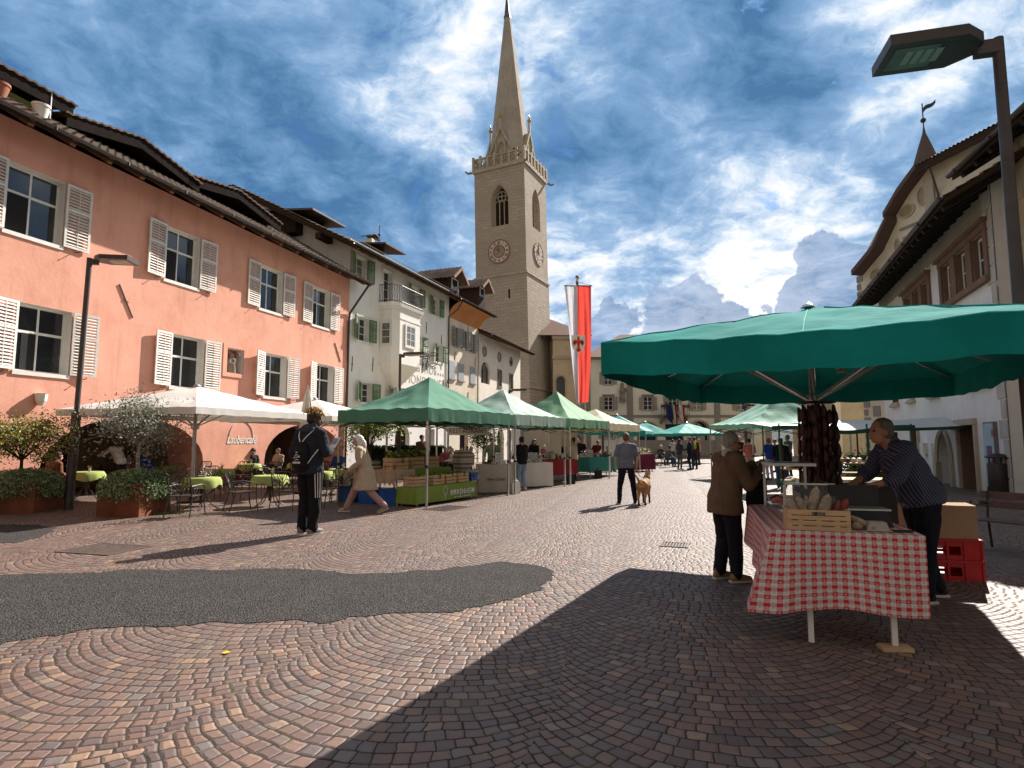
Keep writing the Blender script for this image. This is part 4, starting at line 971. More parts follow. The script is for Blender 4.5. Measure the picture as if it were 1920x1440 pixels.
# three flags on the balcony
fm = [M('blue_flag', (.02, .035, .16), .7), M('green_flag', (.02, .12, .05), .7), M('white_cloth', (.6, .6, .58), .7), M('red_cloth', (.42, .02, .02), .7)]
for i, (px_, lab, mats) in enumerate(((1242, 'dark blue flag hanging limp on the town hall balcony', [fm[0]] * 3), (1251, 'green, white and red flag on the town hall balcony', [fm[1], fm[2], fm[3]]), (1265, 'white and red flag on the town hall balcony, rightmost of three', [fm[2], fm[2], fm[3]]))):
    t = thing('balcony_flag', lab, 'flag', (tx(px_) + 7.7, 60.75, bz0 - .2), group='flags on the town hall balcony')
    MB().tube([(0, 0, 0), (-.25 if i != 2 else .1, -.5, 3.0)], .025, 6).build('flagpole', m_pole, t)
    for k in range(3):
        f_ = MB(); f_.sheet(lambda u, v: (.05 + (k + u) * .2 + .1 * (1 - v), -.25 + .1 * math.sin((k + u) * 5 + v * 3), .1 + 1.75 * v - .25 * (k + u)), 3, 8); f_.build('stripe', mats[k], t, recalc=False)
st = MB(); sx_0 = tx(1168); sz_0 = tz(750)
st.lathe([(.30, 0), (.34, .3), (.25, .5), (.33, .9), (.2, 1.35), (.16, 1.45), (.19, 1.7), (.05, 1.85)], 8, Matrix.Translation((sx_0, -.2, sz_0))); st.tube([(sx_0 + .2, -.3, sz_0 + 1.2), (sx_0 + .4, -.4, sz_0 + .8), (sx_0 + .3, -.5, sz_0 + 1.2)], .08, 6); st.box(sx_0 - .3, sx_0 + .3, -.45, -.003, sz_0 - .25, sz_0 - .01)
st.build('statue', M('statue_stone', (.22, .20, .17), .9, .3, 4), p)
rf = MB(); x1_ = tx(1447); ez = tz(671)
rf.add([(-.3, -.7, ez), (x1_ + .3, -.7, ez), (x1_ + .3, 12.5, ez), (-.3, 12.5, ez), (5, 6, ez + 3.6), (x1_ - 5, 6, ez + 3.6)], [(0, 1, 5, 4), (1, 2, 5), (2, 3, 4, 5), (3, 0, 4)]); rf.build('roof', MATS['brown_tiles'], p)

# ---------------- right-hand white house with stone mullioned windows
B = Bld('grey_white_house', 'shaded white house with brown stone triple window, quoins and deep dark eaves', 'house', (14, 17), 201.7); p = B.t
tri = [(-3.75, -2.75), (-2.25, -1.25), (-.75, .25)]
tri2 = [(-8.9, -8.0), (-7.6, -6.7), (-6.3, -5.5)]
lowW = [(-1.85, -.15), (-6.2, -5.2), (-9.4, -8.6), (-12.6, -11.4)]
ops = [(a, b, 6.4, 7.75) for a, b in tri + tri2] + [(a, b, 3.4, 4.7) for a, b in lowW]
ops += [(-3.2, -1.65, 0, 2.1, 0, .5), (-9.3, -8.3, 0, 2.15, 0, .5), (-5.75, -4.15, .0, 1.9, 1.1, .6), (-13.2, -12, 0, 2.0, 0, .4)]
wall(p, -14.4, .85, 0, 9.2, ops, [m_grey, m_brownst], dep=.45); back_block(p, -14.4, .85, .02, 10, 9.2, m_grey)
for a, b in tri + tri2: window(p, a, 6.4, b - a, 1.35, rec=.16, hb=((.5, .04),), fw=.08)
for g_ in (tri, tri2):
    a, b = g_[0][0], g_[-1][1]; mb = MB()
    mb.box(a - .28, b + .28, -.16, -.003, 6.2, 6.38); mb.box(a - .28, b + .28, -.1, -.003, 7.76, 7.95); mb.box(a - .36, b + .36, -.2, -.003, 7.955, 8.08)
    mb.box(a - .28, a - .003, -.08, -.003, 6.385, 7.755); mb.box(b + .003, b + .28, -.08, -.003, 6.385, 7.755)
    for k in range(2): mb.box(g_[k][1] + .003, g_[k+1][0] - .003, -.08, -.003, 6.385, 7.755)
    mb.build('window_surround', m_brownst, p)
for a, b in lowW: window(p, a, 3.4, b - a, 1.3, rec=.3, hb=((.5, .04),), sill=m_tan); MB().box(a - .2, b + .2, -.14, -.003, 3.2, 3.31).build('sill', m_tan, p)
# doors and their stone frames
for a, b, zt in ((-3.2, -1.65, 2.1), (-9.3, -8.3, 2.15)):
    d_ = MB().box(a + .01, b - .01, .42, .46, 0, zt - .01).build('door', M('brown_door', (.10, .065, .035), .7, .25, 3) if a > -5 else m_wood, p)
    mb = MB(); mb.box(a - .14, a - .003, -.09, -.003, 0, zt); mb.box(b + .003, b + .14, -.09, -.003, 0, zt); mb.box(a - .16, b + .16, -.12, -.003, zt + .002, zt + .2); mb.build('door_frame', m_tan, d_)
MB().box(-5.7, -4.2, .5, .52, 0, 1.9).build('archway_interior', M('arch_inside', (.10, .11, .07), .9, .4, 2), p)
mb = MB(); cx = -4.95
mb.tube([(cx + .88 * math.cos(q), -.02, .8 + 1.18 * math.sin(q)) for q in [PI * i / 14 for i in range(15)]], .1, 5); mb.bar((cx - .88, -.02, 0), (cx - .88, -.02, .8), .18); mb.bar((cx + .88, -.02, 0), (cx + .88, -.02, .8), .18); mb.build('arch_trim', m_tan, p)
mb = MB()
for i in range(16):
    w_ = .55 if i % 2 else .34; mb.box(.85 - w_, .87, -.03, -.003, i * .55 + .03, i * .55 + .53)
mb.build('quoins', M('grey_quoins', (.40, .39, .37), .9, .15, 2), p)
mb = MB(); mb.box(-7.55, -7.0, -.18, -.003, 1.05, 1.5); mb.build('meter_box', m_wtrim, p); MB().box(-6.85, -6.35, -.06, -.003, .25, 1.5).build('utility_door', m_wtrim, p)
mb = MB(); mb.tube([(-3.4, -.05, 1.95), (-3.5, -.3, 2.05), (-3.75, -.35, 1.95)], .03, 6); mb.ball((-3.85, -.35, 1.92), .06, 8); mb.build('wall_lamp', m_silver, p)
# painted streak of bare plaster under the eaves
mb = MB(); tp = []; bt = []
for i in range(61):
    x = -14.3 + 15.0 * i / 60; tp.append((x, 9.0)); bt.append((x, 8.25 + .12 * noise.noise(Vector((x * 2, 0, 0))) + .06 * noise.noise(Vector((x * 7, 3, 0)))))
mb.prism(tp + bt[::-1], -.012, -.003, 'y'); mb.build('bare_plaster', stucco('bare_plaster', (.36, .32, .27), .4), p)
tiled_roof(p, -14.8, 1.8, -1.35, 8.36, 5, 12.0); tiled_roof(p, -14.8, 1.8, 11.35, 8.36, 5, 12.0, name='roof_rear')
gutter(p, -14.8, 1.8, -1.44, 8.4, .09)
rafters(p, -14.6, 1.7, -1.3, 8.2, .3, 9.1, .7, .13, .18, M('dark_eaves', (.018, .014, .012), .9, .3, 4))  # rafters in near-black timber

# ---------------- ochre stone house at the right edge
B = Bld('ochre_house', 'ochre house with tan stone corner blocks at the right edge of the square', 'house', (14.3, 16.4), 194.7); p = B.t
wall(p, 0, 15, 0, 10.2, [(4.5, 5.9, 3.4, 5.2), (4.5, 5.9, 6.8, 8.6), (8.5, 9.9, 3.4, 5.2), (8.5, 9.9, 6.8, 8.6), (5, 6.4, 0, 2.4)], [m_ochre, m_stone])
for a in (4.5, 8.5):
    for z in (3.4, 6.8): window(p, a, z, 1.4, 1.8, sill=m_stone)
MB().box(5, 6.4, .28, .3, 0, 2.4).build('door', m_wood, p)
back_block(p, 0, 15, .02, 10, 10.2, m_ochre, 'side_walls')
mb = MB()
for i in range(18):
    w_ = .85 if i % 2 else .5; mb.box(-.02, w_, -.03, -.003, i * .55 + .02, i * .55 + .54)
mb.build('quoins', m_tan, p)
tiled_roof(p, -.7, 15.5, -1.0, 9.66, 5, 13.0); tiled_roof(p, -.7, 15.5, 11.0, 9.66, 5, 13.0, name='roof_rear'); gutter(p, -.7, 15.5, -1.09, 9.7, .09); rafters(p, -.6, 15.4, -.95, 9.5, .2, 10.2, .8, .14, .18, MATS['dark_eaves'])
wl = MB(); wl.ball((1.0, -.3, 5.5), .12, 8); wl.tube([(1.0, -.03, 5.7), (1.0, -.3, 5.75), (1.0, -.3, 5.6)], .02, 5); wl.build('wall_lantern', m_iron, p)

# ---------------- turreted house closing the square
B = Bld('turret_house', 'tall cream house with curved gable, oval windows and pointed tiled turret', 'house', (24.35, 40.5), 168.6); p = B.t
def q_(px, py, off=0): return B.at(px, py, off)
xL = 0.0; xR = 11.0
g0 = q_(1625, 500)[1]; xm, zm = q_(1655, 412); xt, zt = q_(1722, 312)
mb = MB(); prof = [(0, 0), (xR, 0), (xR, zt), (xt, zt), (xm + .4, zm + .5), (xm, zm), (0, g0)]
mb.prism(prof, 0, .4, 'y'); mb.build('wall', m_turret, p); back_block(p, 0, xR, .4, 10, g0, m_turret)
def rake(a, b, ov=.9, w_=.35):
    mb = MB(); (xa, za), (xb, zb) = a, b; mb.add([(xa, -ov, za), (xb, -ov, zb), (xb, 5, zb), (xa, 5, za), (xa, -ov, za + w_), (xb, -ov, zb + w_), (xb, 5, zb + w_), (xa, 5, za + w_)], [(3, 2, 1, 0), (4, 5, 6, 7), (0, 1, 5, 4), (1, 2, 6, 5), (2, 3, 7, 6), (3, 0, 4, 7)]); return mb
e0 = q_(1596, 516, -.9); e1 = q_(1634, 470, -.9); e2 = q_(1660, 414, -.9)
mb = rake(e0, e1); mb2 = rake(e1, e2); 
for m_ in (mb, mb2): m_.build('lower_roof', m_tiler, p)
f0 = q_(1655, 408, -.9); f1 = q_(1682, 362, -.9); f2 = q_(1716, 316, -.9); f3 = q_(1830, 275, -.9)
for a, b in ((f0, f1), (f1, f2)): rake(a, b).build('upper_roof', m_tiler, p)
tiled_roof(p, f2[0], f2[0] + 6, -.9, f2[1] + .1, 3.5, f2[1] + 1.9, name='top_roof')
MB().box(f2[0], f2[0] + 6, -.88, -.8, f2[1] - .35, f2[1] + .1).build('fascia', m_wood, p)
def oval(px, py, rx, rz):
    x, z = q_(px, py); T = Matrix.Translation((x, -.02, z)) @ Matrix.Rotation(PI / 2, 4, 'X') @ Matrix.Diagonal((rx, rz, 1, 1))
    o = MB().lathe([(.001, 0), (.8, 0), (.8, .02), (.001, .02)], 20, T).build('oval_window', M('ochre_panel', (.33, .26, .15), .8), p); MB().lathe([(.8, 0), (1, 0), (1, .07), (.8, .07), (.8, 0)], 20, T).build('oval_frame', m_tan, o)
oval(1701, 396, .62, .42); oval(1643, 515, .5, .4); oval(1729, 368, .3, .6); oval(1683, 461, .2, .5)
x1_, z1_ = q_(1700, 455); 
mb = MB(); x2_, z2_ = q_(1688, 425); mb.box(x2_, x2_ + 2.2, -.1, -.003, z2_ - .3, z2_ - .15); x3_, z3_ = q_(1640, 525); mb.box(.0, 1.9, -.1, -.003, z3_ - .7, z3_ - .5); mb.build('mouldings', m_stone, p)
xw, zw = q_(1697, 462); window(p, xw, zw - .6, 1.0, 1.1, rec=-.02, hb=(), surround=m_stone)
for i in range(24): pass
mb = MB()
for i in range(24):
    if i * .55 > g0 - .6: break
    w_ = .5 if i % 2 else .3; mb.box(-.02, w_, -.05, -.003, i * .55, i * .55 + .4)
mb.build('quoins', m_stone, p)
window(p, .9, 4.6, .9, 1.2, rec=-.02, surround=m_stone); shutters(p, .9, 4.6, .9, 1.2, .4, m_gshut, 12); MB().box(.75, 1.35, -.04, -.003, 3.2, 3.9).build('notice_board', m_stone, p)
xp, zp = q_(1762, 330); MB().tube([(xp, -.7, f2[1] - .2), (xp, -.4, f2[1] - 1.2), (xp - .1, -.1, f2[1] - 1.8), (xp - .1, -.1, 4)], .06, 7).build('downpipe', m_gutter, p)
MB().box(xp - 1.0, xp - .35, -.16, -.003, 9, f2[1] - .6).build('corner_pier', m_tan, p)
xc, zc = q_(1737, 312, 1.5); xc2, zt2 = q_(1737, 238, 1.5)
dz_ = zt2 - zc; prof = [(1.25, zc - 1.9), (.80, zc - .2), (.62, zc + dz_ * .2), (.36, zc + dz_ * .55), (.10, zt2 - .35), (.04, zt2 + .1)]
tr = MB().lathe(prof, 8, Matrix.Translation((xc, 1.5, 0))).build('turret_roof', m_tiler, p)
mb = MB(); mb.tube([(xc, 1.5, zt2 - .2), (xc, 1.5, zt2 + 1.7)], .035, 6); mb.ball((xc, 1.5, zt2 + .55), .17, 8)
mb.sheet(lambda u, v: (xc + .05 + .85 * u, 1.5 - .05 * math.sin(5 * u), zt2 + 1.05 + .33 * v * (1 - .3 * u) + .22 * u * u + .06 * math.sin(6 * u)), 8, 2); mb.build('weather_vane', m_iron, tr, recalc=False)

# ---------------- ochre row house in the gap
t = thing('far_ochre_house', 'plain yellowish house with a closed white shutter beyond the market tents', 'house', (28.6, 52, 0)); p = t
MB().box(0, 9, 0, 8, 0, 9.2).build('wall', stucco('far_ochre', (.50, .42, .29), .3), p)
MB().box(-.2, .5, -.1, -.003, 0, 9.1).build('corner_pier', m_cream, p)
for x in (3.6, 6.6): w_ = MB().box(x, x + 1.1, -.06, -.003, 3.4, 5.1).build('closed_shutter', m_wtrim, p); MB().box(x + .15, x + .95, -.075, -.062, 3.6, 4.9).build('shutter_panel', m_shut, w_)
MB().box(3.0, 9.0, -.06, -.003, 2.2, 2.75).build('shop_fascia', m_cream, p); lettering('INE', .55, m_iron, p, (4.6, -.07, 2.45), name='shop_lettering', sx=1.2)
mb = MB(); mb.prism([(-.6, 9.2), (8.6, 9.2), (4, 11.5)], -.4, 9.4, 'x'); mb.build('roof', MATS['brown_tiles'], p)
# ================================================================ market, cafe and street furniture
def ang(px0, y0, px1, y1): a, b = G(px0, y0), G(px1, y1); return math.atan2(b.y - a.y, b.x - a.x)
f_green = M('green_canopy', (.11, .29, .20), .9, .12, 2, .15, 6, trans=.28)
f_pale = M('pale_green_canopy', (.38, .52, .45), .75, .1, 2, .15, 6, trans=.3)
f_mid = M('mid_green_canopy', (.17, .35, .20), .75, .12, 2, .15, 6, trans=.28)
f_cream = M('cream_canopy', (.60, .55, .38), .75, .1, 2, trans=.3)
f_teal = M('teal_canopy', (.010, .235, .22), .95, .22, 1.1, .35, 4, trans=.05, spec=.05, fine=.10)
f_white = M('white_canopy', (.78, .75, .71), .75, .06, 2, trans=.25)
f_mint = M('mint_canopy', (.38, .66, .55), .75, .08, 2, trans=.4)
m_black = M('black_plastic', (.015, .015, .016), .5, .2, 8)
m_blue = M('blue_plastic', (.01, .075, .30), .4, .15, 6)
m_crate = M('crate_wood', (.50, .33, .185), .7, .2, 5, .3, 30, stretch=(1, 8, 8))
m_whitecloth = M('white_cloth_plain', (.70, .67, .62), .85, .06, 3)

def pyramid(W, D, ze, zp, val, mat, p, name='canopy', wr=.012, conc=1.25, nu=28, seed=0, valsag=.0, sag=.0):
    """rectangular tent roof with hanging valance, centre at origin"""
    mb = MB(); n_ = nu
    def zf(x, y):
        m_ = max(abs(x), abs(y)); r = ze + (zp - ze) * (1 - m_) ** conc
        t = min(abs(x), abs(y)) / max(m_, .01)
        return r - sag * (1 - t * t) * m_ * m_ + wr * 3 * noise.noise(Vector((x * 4 + seed, y * 4, seed))) * (1 - .5 * m_) + wr * math.sin((x - y) * 19 + seed) * max(0, m_ - .4) * .8
    xs = [-1 + 2 * i / n_ for i in range(n_ + 1)]
    for y in xs:
        for x in xs: mb.v.append(Vector((x * W / 2, y * D / 2, zf(x, y))))
    for j in range(n_):
        for i in range(n_):
            a = j * (n_ + 1) + i; q = [a, a + 1, a + n_ + 2, a + n_ + 1]
            if (i < n_ // 2) == (j < n_ // 2): mb.f += [[q[0], q[1], q[2]], [q[0], q[2], q[3]]]
            else: mb.f += [[q[0], q[1], q[3]], [q[1], q[2], q[3]]]
            mb.mi += [0, 0]
    can = mb.build(name, mat, p, recalc=False, solid=.004)
    if val > .3 and W > 3.2 and name == 'canopy' and mat.name == 'teal_canopy':
        sm = MB(); rg_ = [(-1, -1), (0, -1), (1, -1), (1, 0), (1, 1), (0, 1), (-1, 1), (-1, 0)]
        for x, y in rg_: sm.tube([(x * W / 2 * f_, y * D / 2 * f_, zf(x * f_, y * f_) + .006) for f_ in [q / 10 for q in range(1, 11)]], .009, 4)
        sm.tube([(x * W / 2 * 1.002, y * D / 2 * 1.002, zf(x, y)) for x, y in [(-1 + 2 * q / 20, -1) for q in range(21)] + [(1, -1 + 2 * q / 20) for q in range(21)] + [(1 - 2 * q / 20, 1) for q in range(21)] + [(-1, 1 - 2 * q / 20) for q in range(21)]], .009, 5)
        sm.build('seams', M('teal_piping', (.03, .33, .30), .9, spec=.1), can)
    if val:
        vb = MB()
        ring = [(x, -1) for x in xs] + [(1, y) for y in xs[1:]] + [(x, 1) for x in reversed(xs[:-1])] + [(-1, y) for y in reversed(xs[1:-1])]
        k = len(ring); o = 0
        for j in range(4):
            for i, (x, y) in enumerate(ring):
                c = max(abs(x), abs(y)); w_ = .011 * noise.noise(Vector((i * .55, seed, 0))) * j / 3 * wr / .012
                vb.v.append(Vector((x * (W / 2 + .006 + w_), y * (D / 2 + .006 + w_), zf(x, y) - val * j / 3 - valsag * math.sin(PI * ((x if abs(y) == 1 else y) + 1) / 2) * (j / 3))))
        for j in range(3):
            for i in range(k): vb.f.append([j * k + i, j * k + (i + 1) % k, (j + 1) * k + (i + 1) % k, (j + 1) * k + i]); vb.mi.append(0)
        vb.build('valance', mat, can, recalc=False, solid=.004)
    return can
def gazebo(c0, L, Dp, label, mat, ze=2.4, zp=3.4, val=.33, seed=0, g_='pop-up gazebos of the market row', angd=60):
    u = Vector((math.cos(R(angd)), math.sin(R(angd)))); v = Vector((-u.y, u.x)); c = Vector(c0) + u * L / 2 + v * Dp / 2
    t = thing('gazebo', label, 'gazebo', (c.x, c.y, 0), R(angd), g_)
    pyramid(L, Dp, ze, zp, val, mat, t, seed=seed, conc=1.35, wr=.02)
    for sx in (-1, 1):
        for sy in (-1, 1):
            x, y = sx * (L / 2 - .03), sy * (Dp / 2 - .03); mb = MB(); mb.box(x - .022, x + .022, y - .022, y + .022, .012, ze - .02); mb.box(x - .017, x + .017, y - .017, y + .017, ze - .02, ze + .0); lg = mb.build('leg', m_silver, t)
            MB().box(x - .06, x + .06, y - .06, y + .06, 0, .011).build('foot', m_silver, lg); MB().box(x - .035, x + .035, y - .035, y + .035, .95, 1.02).build('slider', m_black, lg)
    mb = MB()
    for sy in (-1, 1):
        for k in range(2):
            a, b = -L / 2 + L / 2 * k, -L / 2 + L / 2 * (k + 1); y = sy * (Dp / 2 - .05)
            mb.bar((a, y, ze - .08), (b, y, ze - .42), .025); mb.bar((a, y * .998, ze - .42), (b, y * .998, ze - .08), .025)
    for sx in (-1, 1):
        for k in range(2):
            a, b = -Dp / 2 + Dp / 2 * k, -Dp / 2 + Dp / 2 * (k + 1); x = sx * (L / 2 - .05)
            mb.bar((x, a, ze - .08), (x, b, ze - .42), .025); mb.bar((x * .998, a, ze - .42), (x * .998, b, ze - .08), .025)
    mb.build('scissor_frame', m_iron, t)
    return t, Matrix.Translation((c.x, c.y, 0)) @ Matrix.Rotation(R(angd), 4, 'Z') @ Matrix.Translation((-L / 2, -Dp / 2, 0))
g1, M1 = gazebo((-2.02, 14.1), 3.9, 3.0, 'dark green pop-up gazebo over the vegetable stall, nearest in the row', f_green, seed=1)
g2, M2 = gazebo((.1, 17.75), 3.6, 3.0, 'pale faded green gazebo, second in the row', f_pale, zp=3.35, seed=5)
g3, M3 = gazebo((2.12, 21.4), 4.0, 3.0, 'mid green gazebo behind the pale one', f_mid, zp=3.6, seed=9)
g4, M4 = gazebo((4.25, 25.6), 4.2, 3.0, 'cream gazebo at the far end of the green row', f_cream, ze=2.35, zp=3.1, seed=3)

def parasol(name, label, loc, W, D, ze, zp, val, mat, rz, hub, group=None, pr=.04, ribs=8, valsag=0, sag=0, polemat=None, base=True, open_=1, wr=.012, strut=.5):
    t = thing(name, label, 'umbrella', loc, rz, group); pm = polemat or m_silver
    pyramid(W, D, ze, zp, val, mat, t, conc=1.0, valsag=valsag, sag=sag, wr=wr)
    MB().lathe([(pr, .0), (pr, zp - .05)], 14).build('pole', pm, t, smooth=True)
    MB().lathe([(pr * 1.1, hub - .12), (pr * 2.1, hub - .1), (pr * 2.1, hub + .02), (pr * 1.1, hub + .05)], 14).build('hub', pm, t)
    MB().lathe([(.02, zp - .01), (.09, zp + .005), (.06, zp + .04), (.01, zp + .07)], 12).build('cap', pm, t)
    ends = [(-1, -1), (0, -1), (1, -1), (1, 0), (1, 1), (0, 1), (-1, 1), (-1, 0)]
    for ex, ey in ends[:ribs]:
        e = Vector((ex * W / 2 * .985, ey * D / 2 * .985, ze - .035 - (sag if ex * ey == 0 else 0))); top = Vector((ex * .06, ey * .06, zp - .1))
        rb = MB().bar(top, e, .022, .03).build('rib', pm, t)
        m_ = top.lerp(e, strut); m_.z -= .02; MB().bar((ex * pr, ey * pr, hub - .03), m_, .026, .034).build('strut', pm, t)
    if base: MB().lathe([(.32, .001), (.32, .05), (.1, .09), (pr * 1.3, .1), (pr * 1.3, .4), (pr, .4)], 20).build('base', m_iron, t)
    return t
# the big teal umbrella over the butcher's stall
UA = Vector((.88, 5.66)); ux, uy = Vector((.87, -.47)).normalized(), Vector((.475, .88)).normalized()
UW, UD = 3.5, 5.0; uc = UA + ux * UW / 2 + uy * UD / 2
parasol('market_umbrella', 'large teal market umbrella over the red gingham meat stall', (uc.x, uc.y, 0), UW, UD, 2.56, 3.22, .31, f_teal, math.atan2(ux.y, ux.x), 2.13, pr=.035, valsag=.0, sag=.05, wr=.02, strut=.6)
rp = MB(); rp.tube([(uc.x + .12, uc.y - .4, 2.9), (uc.x + .13, uc.y - .42, 2.45)], .008, 5)
for i in range(26):
    a = i * 1.1; rp.tube([(uc.x + .13 + .045 * math.cos(a), uc.y - .42 + .03 * math.sin(a * 1.7), 2.42 + .04 * math.sin(a * .7)), (uc.x + .13 + .045 * math.cos(a + 1.1), uc.y - .42 + .03 * math.sin((a + 1.1) * 1.7), 2.42 + .04 * math.sin((a + 1.1) * .7))], .011, 5)
tag(rp.build('rope', M('pale_rope', (.45, .40, .32), .9)), 'knotted pale rope hanging under the big teal umbrella', 'rope')
# cafe parasols
fa = R(90 - 16.63); du = Vector((math.sin(R(16.63)), math.cos(R(16.63)))); dv_ = Vector((-du.y, du.x))
C0 = Vector((-8.41, 15.6))
for k, lab in ((0, 'white square parasol in front of the cafe lettering, nearest'), (1, 'white square parasol over the farther cafe tables by the drainpipe'), (2, 'white parasol behind the dark green gazebo')):
    c = C0 + du * 5.2 * k; parasol('cafe_parasol', lab, (c.x, c.y, 0), 4.2, 4.2, 2.36, 3.05, .16, f_white, fa, 2.02, 'white cafe parasols', pr=.05, strut=.45)
for k, (x, y) in enumerate(((-3.2, 29.5), (-1.6, 34))):
    parasol('inn_parasol', ['beige parasol over the inn terrace behind the gazebos', 'beige parasol farther along the inn terrace, behind the pale gazebo'][k], (x, y, 0), 4.4, 4.4, 2.5, 3.0, .15, f_cream, R(70), 2.15, 'beige inn parasols', pr=.05)
t = thing('closed_parasol', 'furled beige parasol on a pole behind the dreadlocked man', 'umbrella', G(571, 925)); 
mb = MB(); o_ = []
prof = [(.04, 1.5), (.20, 1.6), (.22, 1.9), (.17, 2.4), (.10, 2.9), (.03, 3.2)]
for r_, z_ in prof: pass
mb.lathe(prof, 22); 
for i, v_ in enumerate(mb.v): a = math.atan2(v_.y, v_.x); f_ = 1 + .16 * math.sin(a * 8 + v_.z); v_.x *= f_; v_.y *= f_
mb.build('furled_cloth', M('beige_cloth', (.52, .47, .40), .8, .1), t, smooth=True); MB().lathe([(.03, 0), (.03, 3.25), (.02, 3.32)], 10).build('pole', m_silver, t); MB().lathe([(.3, .001), (.3, .06), (.05, .1)], 16).build('base', m_iron, t)
# far teal umbrellas
for i, (px, y, Y, W_, lab, ze, zp) in enumerate(((1157, 815, 36, 3.9, 'teal market umbrella behind the cream gazebo, nearest of the far three', 2.15, 3.15), (1210, 815, 42, 3.6, 'teal market umbrella half hidden behind the nearer one', 2.05, 2.9), (1288, 815, 44, 3.7, 'teal market umbrella in front of the town hall portal, rightmost of the far three', 2.1, 2.9))):
    c = AT(px, y, Y); parasol('market_umbrella', lab, (c.x, Y, 0), W_, W_, ze, zp, .22, M('far_teal_canopy', (.03, .36, .31), .7, .1, 2, trans=.25), R([-20, -10, 15][i]), 1.95, 'far teal umbrellas', pr=.03, ribs=8, valsag=-.06)

# street lamps
def street_lamp(label, loc, rz, H=6.0, head=1.05, pr=.058, foot=True):
    t = thing('street_lamp', label, 'street lamp', loc, rz, 'street lamps of the square')
    MB().lathe([(.10, 0), (.10, 2.2), (.098, 2.26), (pr, 2.3), (pr, H)] if foot else [(pr * 1.15, 0), (pr, H)], 18).build('pole', m_pole, t, smooth=True)
    MB().box(-.20, .02, -.05, .05, H - .16, H - .02).build('arm', m_pole, t)
    hd = MB(); T = Matrix.Translation((-.16, 0, H - .02))
    pl = [(-head, -.27), (-.2, -.27), (0, -.1), (0, .1), (-.2, .27), (-head, .27)]; hd.prism(pl, -.055, .055, 'z', T); h_ = hd.build('lamp_head', m_pole, t)
    MB().box(-head + .08, -head * .45, -.18, .18, -.06, -.0555, T).build('lens', M('lamp_glass', (.17, .185, .165), .15, .2, 4), h_)
    l = MB()
    for i in range(4): l.box(-head + .2 + i * .09, -head + .26 + i * .09, -.12, .1, -.063, -.0605, T)
    l.build('led_strips', M('led_strip', (.30, .32, .27), .4), h_); return t
street_lamp('tall dark lamp post at the right edge with its flat head overhead', (4.86, 5.52, 0), R(-14), 5.62, .88, .05, False)
street_lamp('dark lamp post between the two rusty planters', G(128, 955), R(180 + 5), 6.05, .86).rotation_euler.y = -.014
pl_ = AT(748, 800, 26.0); street_lamp('lamp post in front of the inn sign, rising behind the dark green gazebo', (pl_.x, 26, 0), R(180 - 10), 5.45, 1.05)
pl_ = AT(955, 800, 36.5); street_lamp('lamp post by the round-window house, above the pale gazebo', (pl_.x, 36.5, 0), R(180), 4.75, .9)
pl_ = AT(1130, 800, 46); street_lamp('small distant lamp post left in front of the town hall', (pl_.x, 46, 0), R(90), 3.6, .8)
pl_ = AT(1398, 800, 40); street_lamp('dark lamp post before the town hall windows, behind the jacket man', (pl_.x, 40, 0), R(90), 3.95, .8)

# banner flag on a striped pole
Yf = 36.0; fx = AT(1083, 600, Yf).x
t = thing('banner', 'long white and red banner with an eagle shield on a striped pole', 'banner', (fx, Yf, 0))
zt, zb = AT(1083, 537, Yf).z, AT(1083, 755, Yf).z; ztop = AT(1083, 520, Yf).z
pole = MB(); pole.tube([(0, 0, 0), (0, 0, ztop)], .09, 12); pole.ball((0, 0, ztop), .13, 8)
ms = bpy.data.materials.new('striped_pole'); n, N, L, P = nt(ms); s3 = N.new('ShaderNodeSeparateXYZ'); L.new(coords(n), s3.inputs[0])
an = mth(n, 'ARCTAN2', s3.outputs[1], s3.outputs[0]); q = mth(n, 'ADD', mth(n, 'MULTIPLY', s3.outputs[2], 2.2), mth(n, 'DIVIDE', an, 2 * PI)); q = mth(n, 'FRACT', q)
c = mixc(n, mth(n, 'GREATER_THAN', q, .5), (.6, .58, .55), (.13, .06, .05)); L.new(c, P.inputs['Base Color']); pole.build('pole', ms, t)
MB().tube([(-.85, -.15, zt), (.9, -.15, zt)], .035, 8).build('crossbar', m_pole, t)
def bfn(s0, s1):
    def f(u, v):
        x = (s0 + (s1 - s0) * u); k = .86 * (1 - v * .0); wl = .82 - .70 * v if x < 0 else .86 - .20 * v
        z = zt - (zt - zb) * v; return (x * wl + .12 * math.sin(v * 3 + x) * (1 if x > 0 else -.3) * v, -.17 + .07 * math.sin(7 * x + 5 * v) + .05 * math.sin(14 * x - 3 * v), z)
    return f
for s0, s1, mt in ((-1, 0, M('banner_white', (.66, .66, .72), .75, .05, trans=.35)), (0, 1, M('banner_red', (.80, .09, .07), .75, .06, trans=.35))):
    b = MB(); b.sheet(bfn(s0, s1), 14, 40); b.build('banner_half', mt, t, recalc=False, smooth=True)
zs = AT(1083, 645, Yf).z
sh = MB(); o = [(-.42, .5), (.42, .5), (.42, -.1), (.30, -.42), (0, -.66), (-.30, -.42), (-.42, -.1)]
sh.prism(o, -.30, -.285, 'y', Matrix.Translation((0, 0, zs))); s_ = sh.build('shield', m_wtrim, t)
eg = MB(); m_red2 = M('eagle_red', (.60, .03, .02), .7)
T = Matrix.Translation((0, 0, zs))
eg.prism([(-.07, .3), (.07, .3), (.1, .0), (.06, -.25), (.16, -.46), (0, -.56), (-.16, -.46), (-.06, -.25), (-.1, 0)], -.315, -.305, 'y', T)
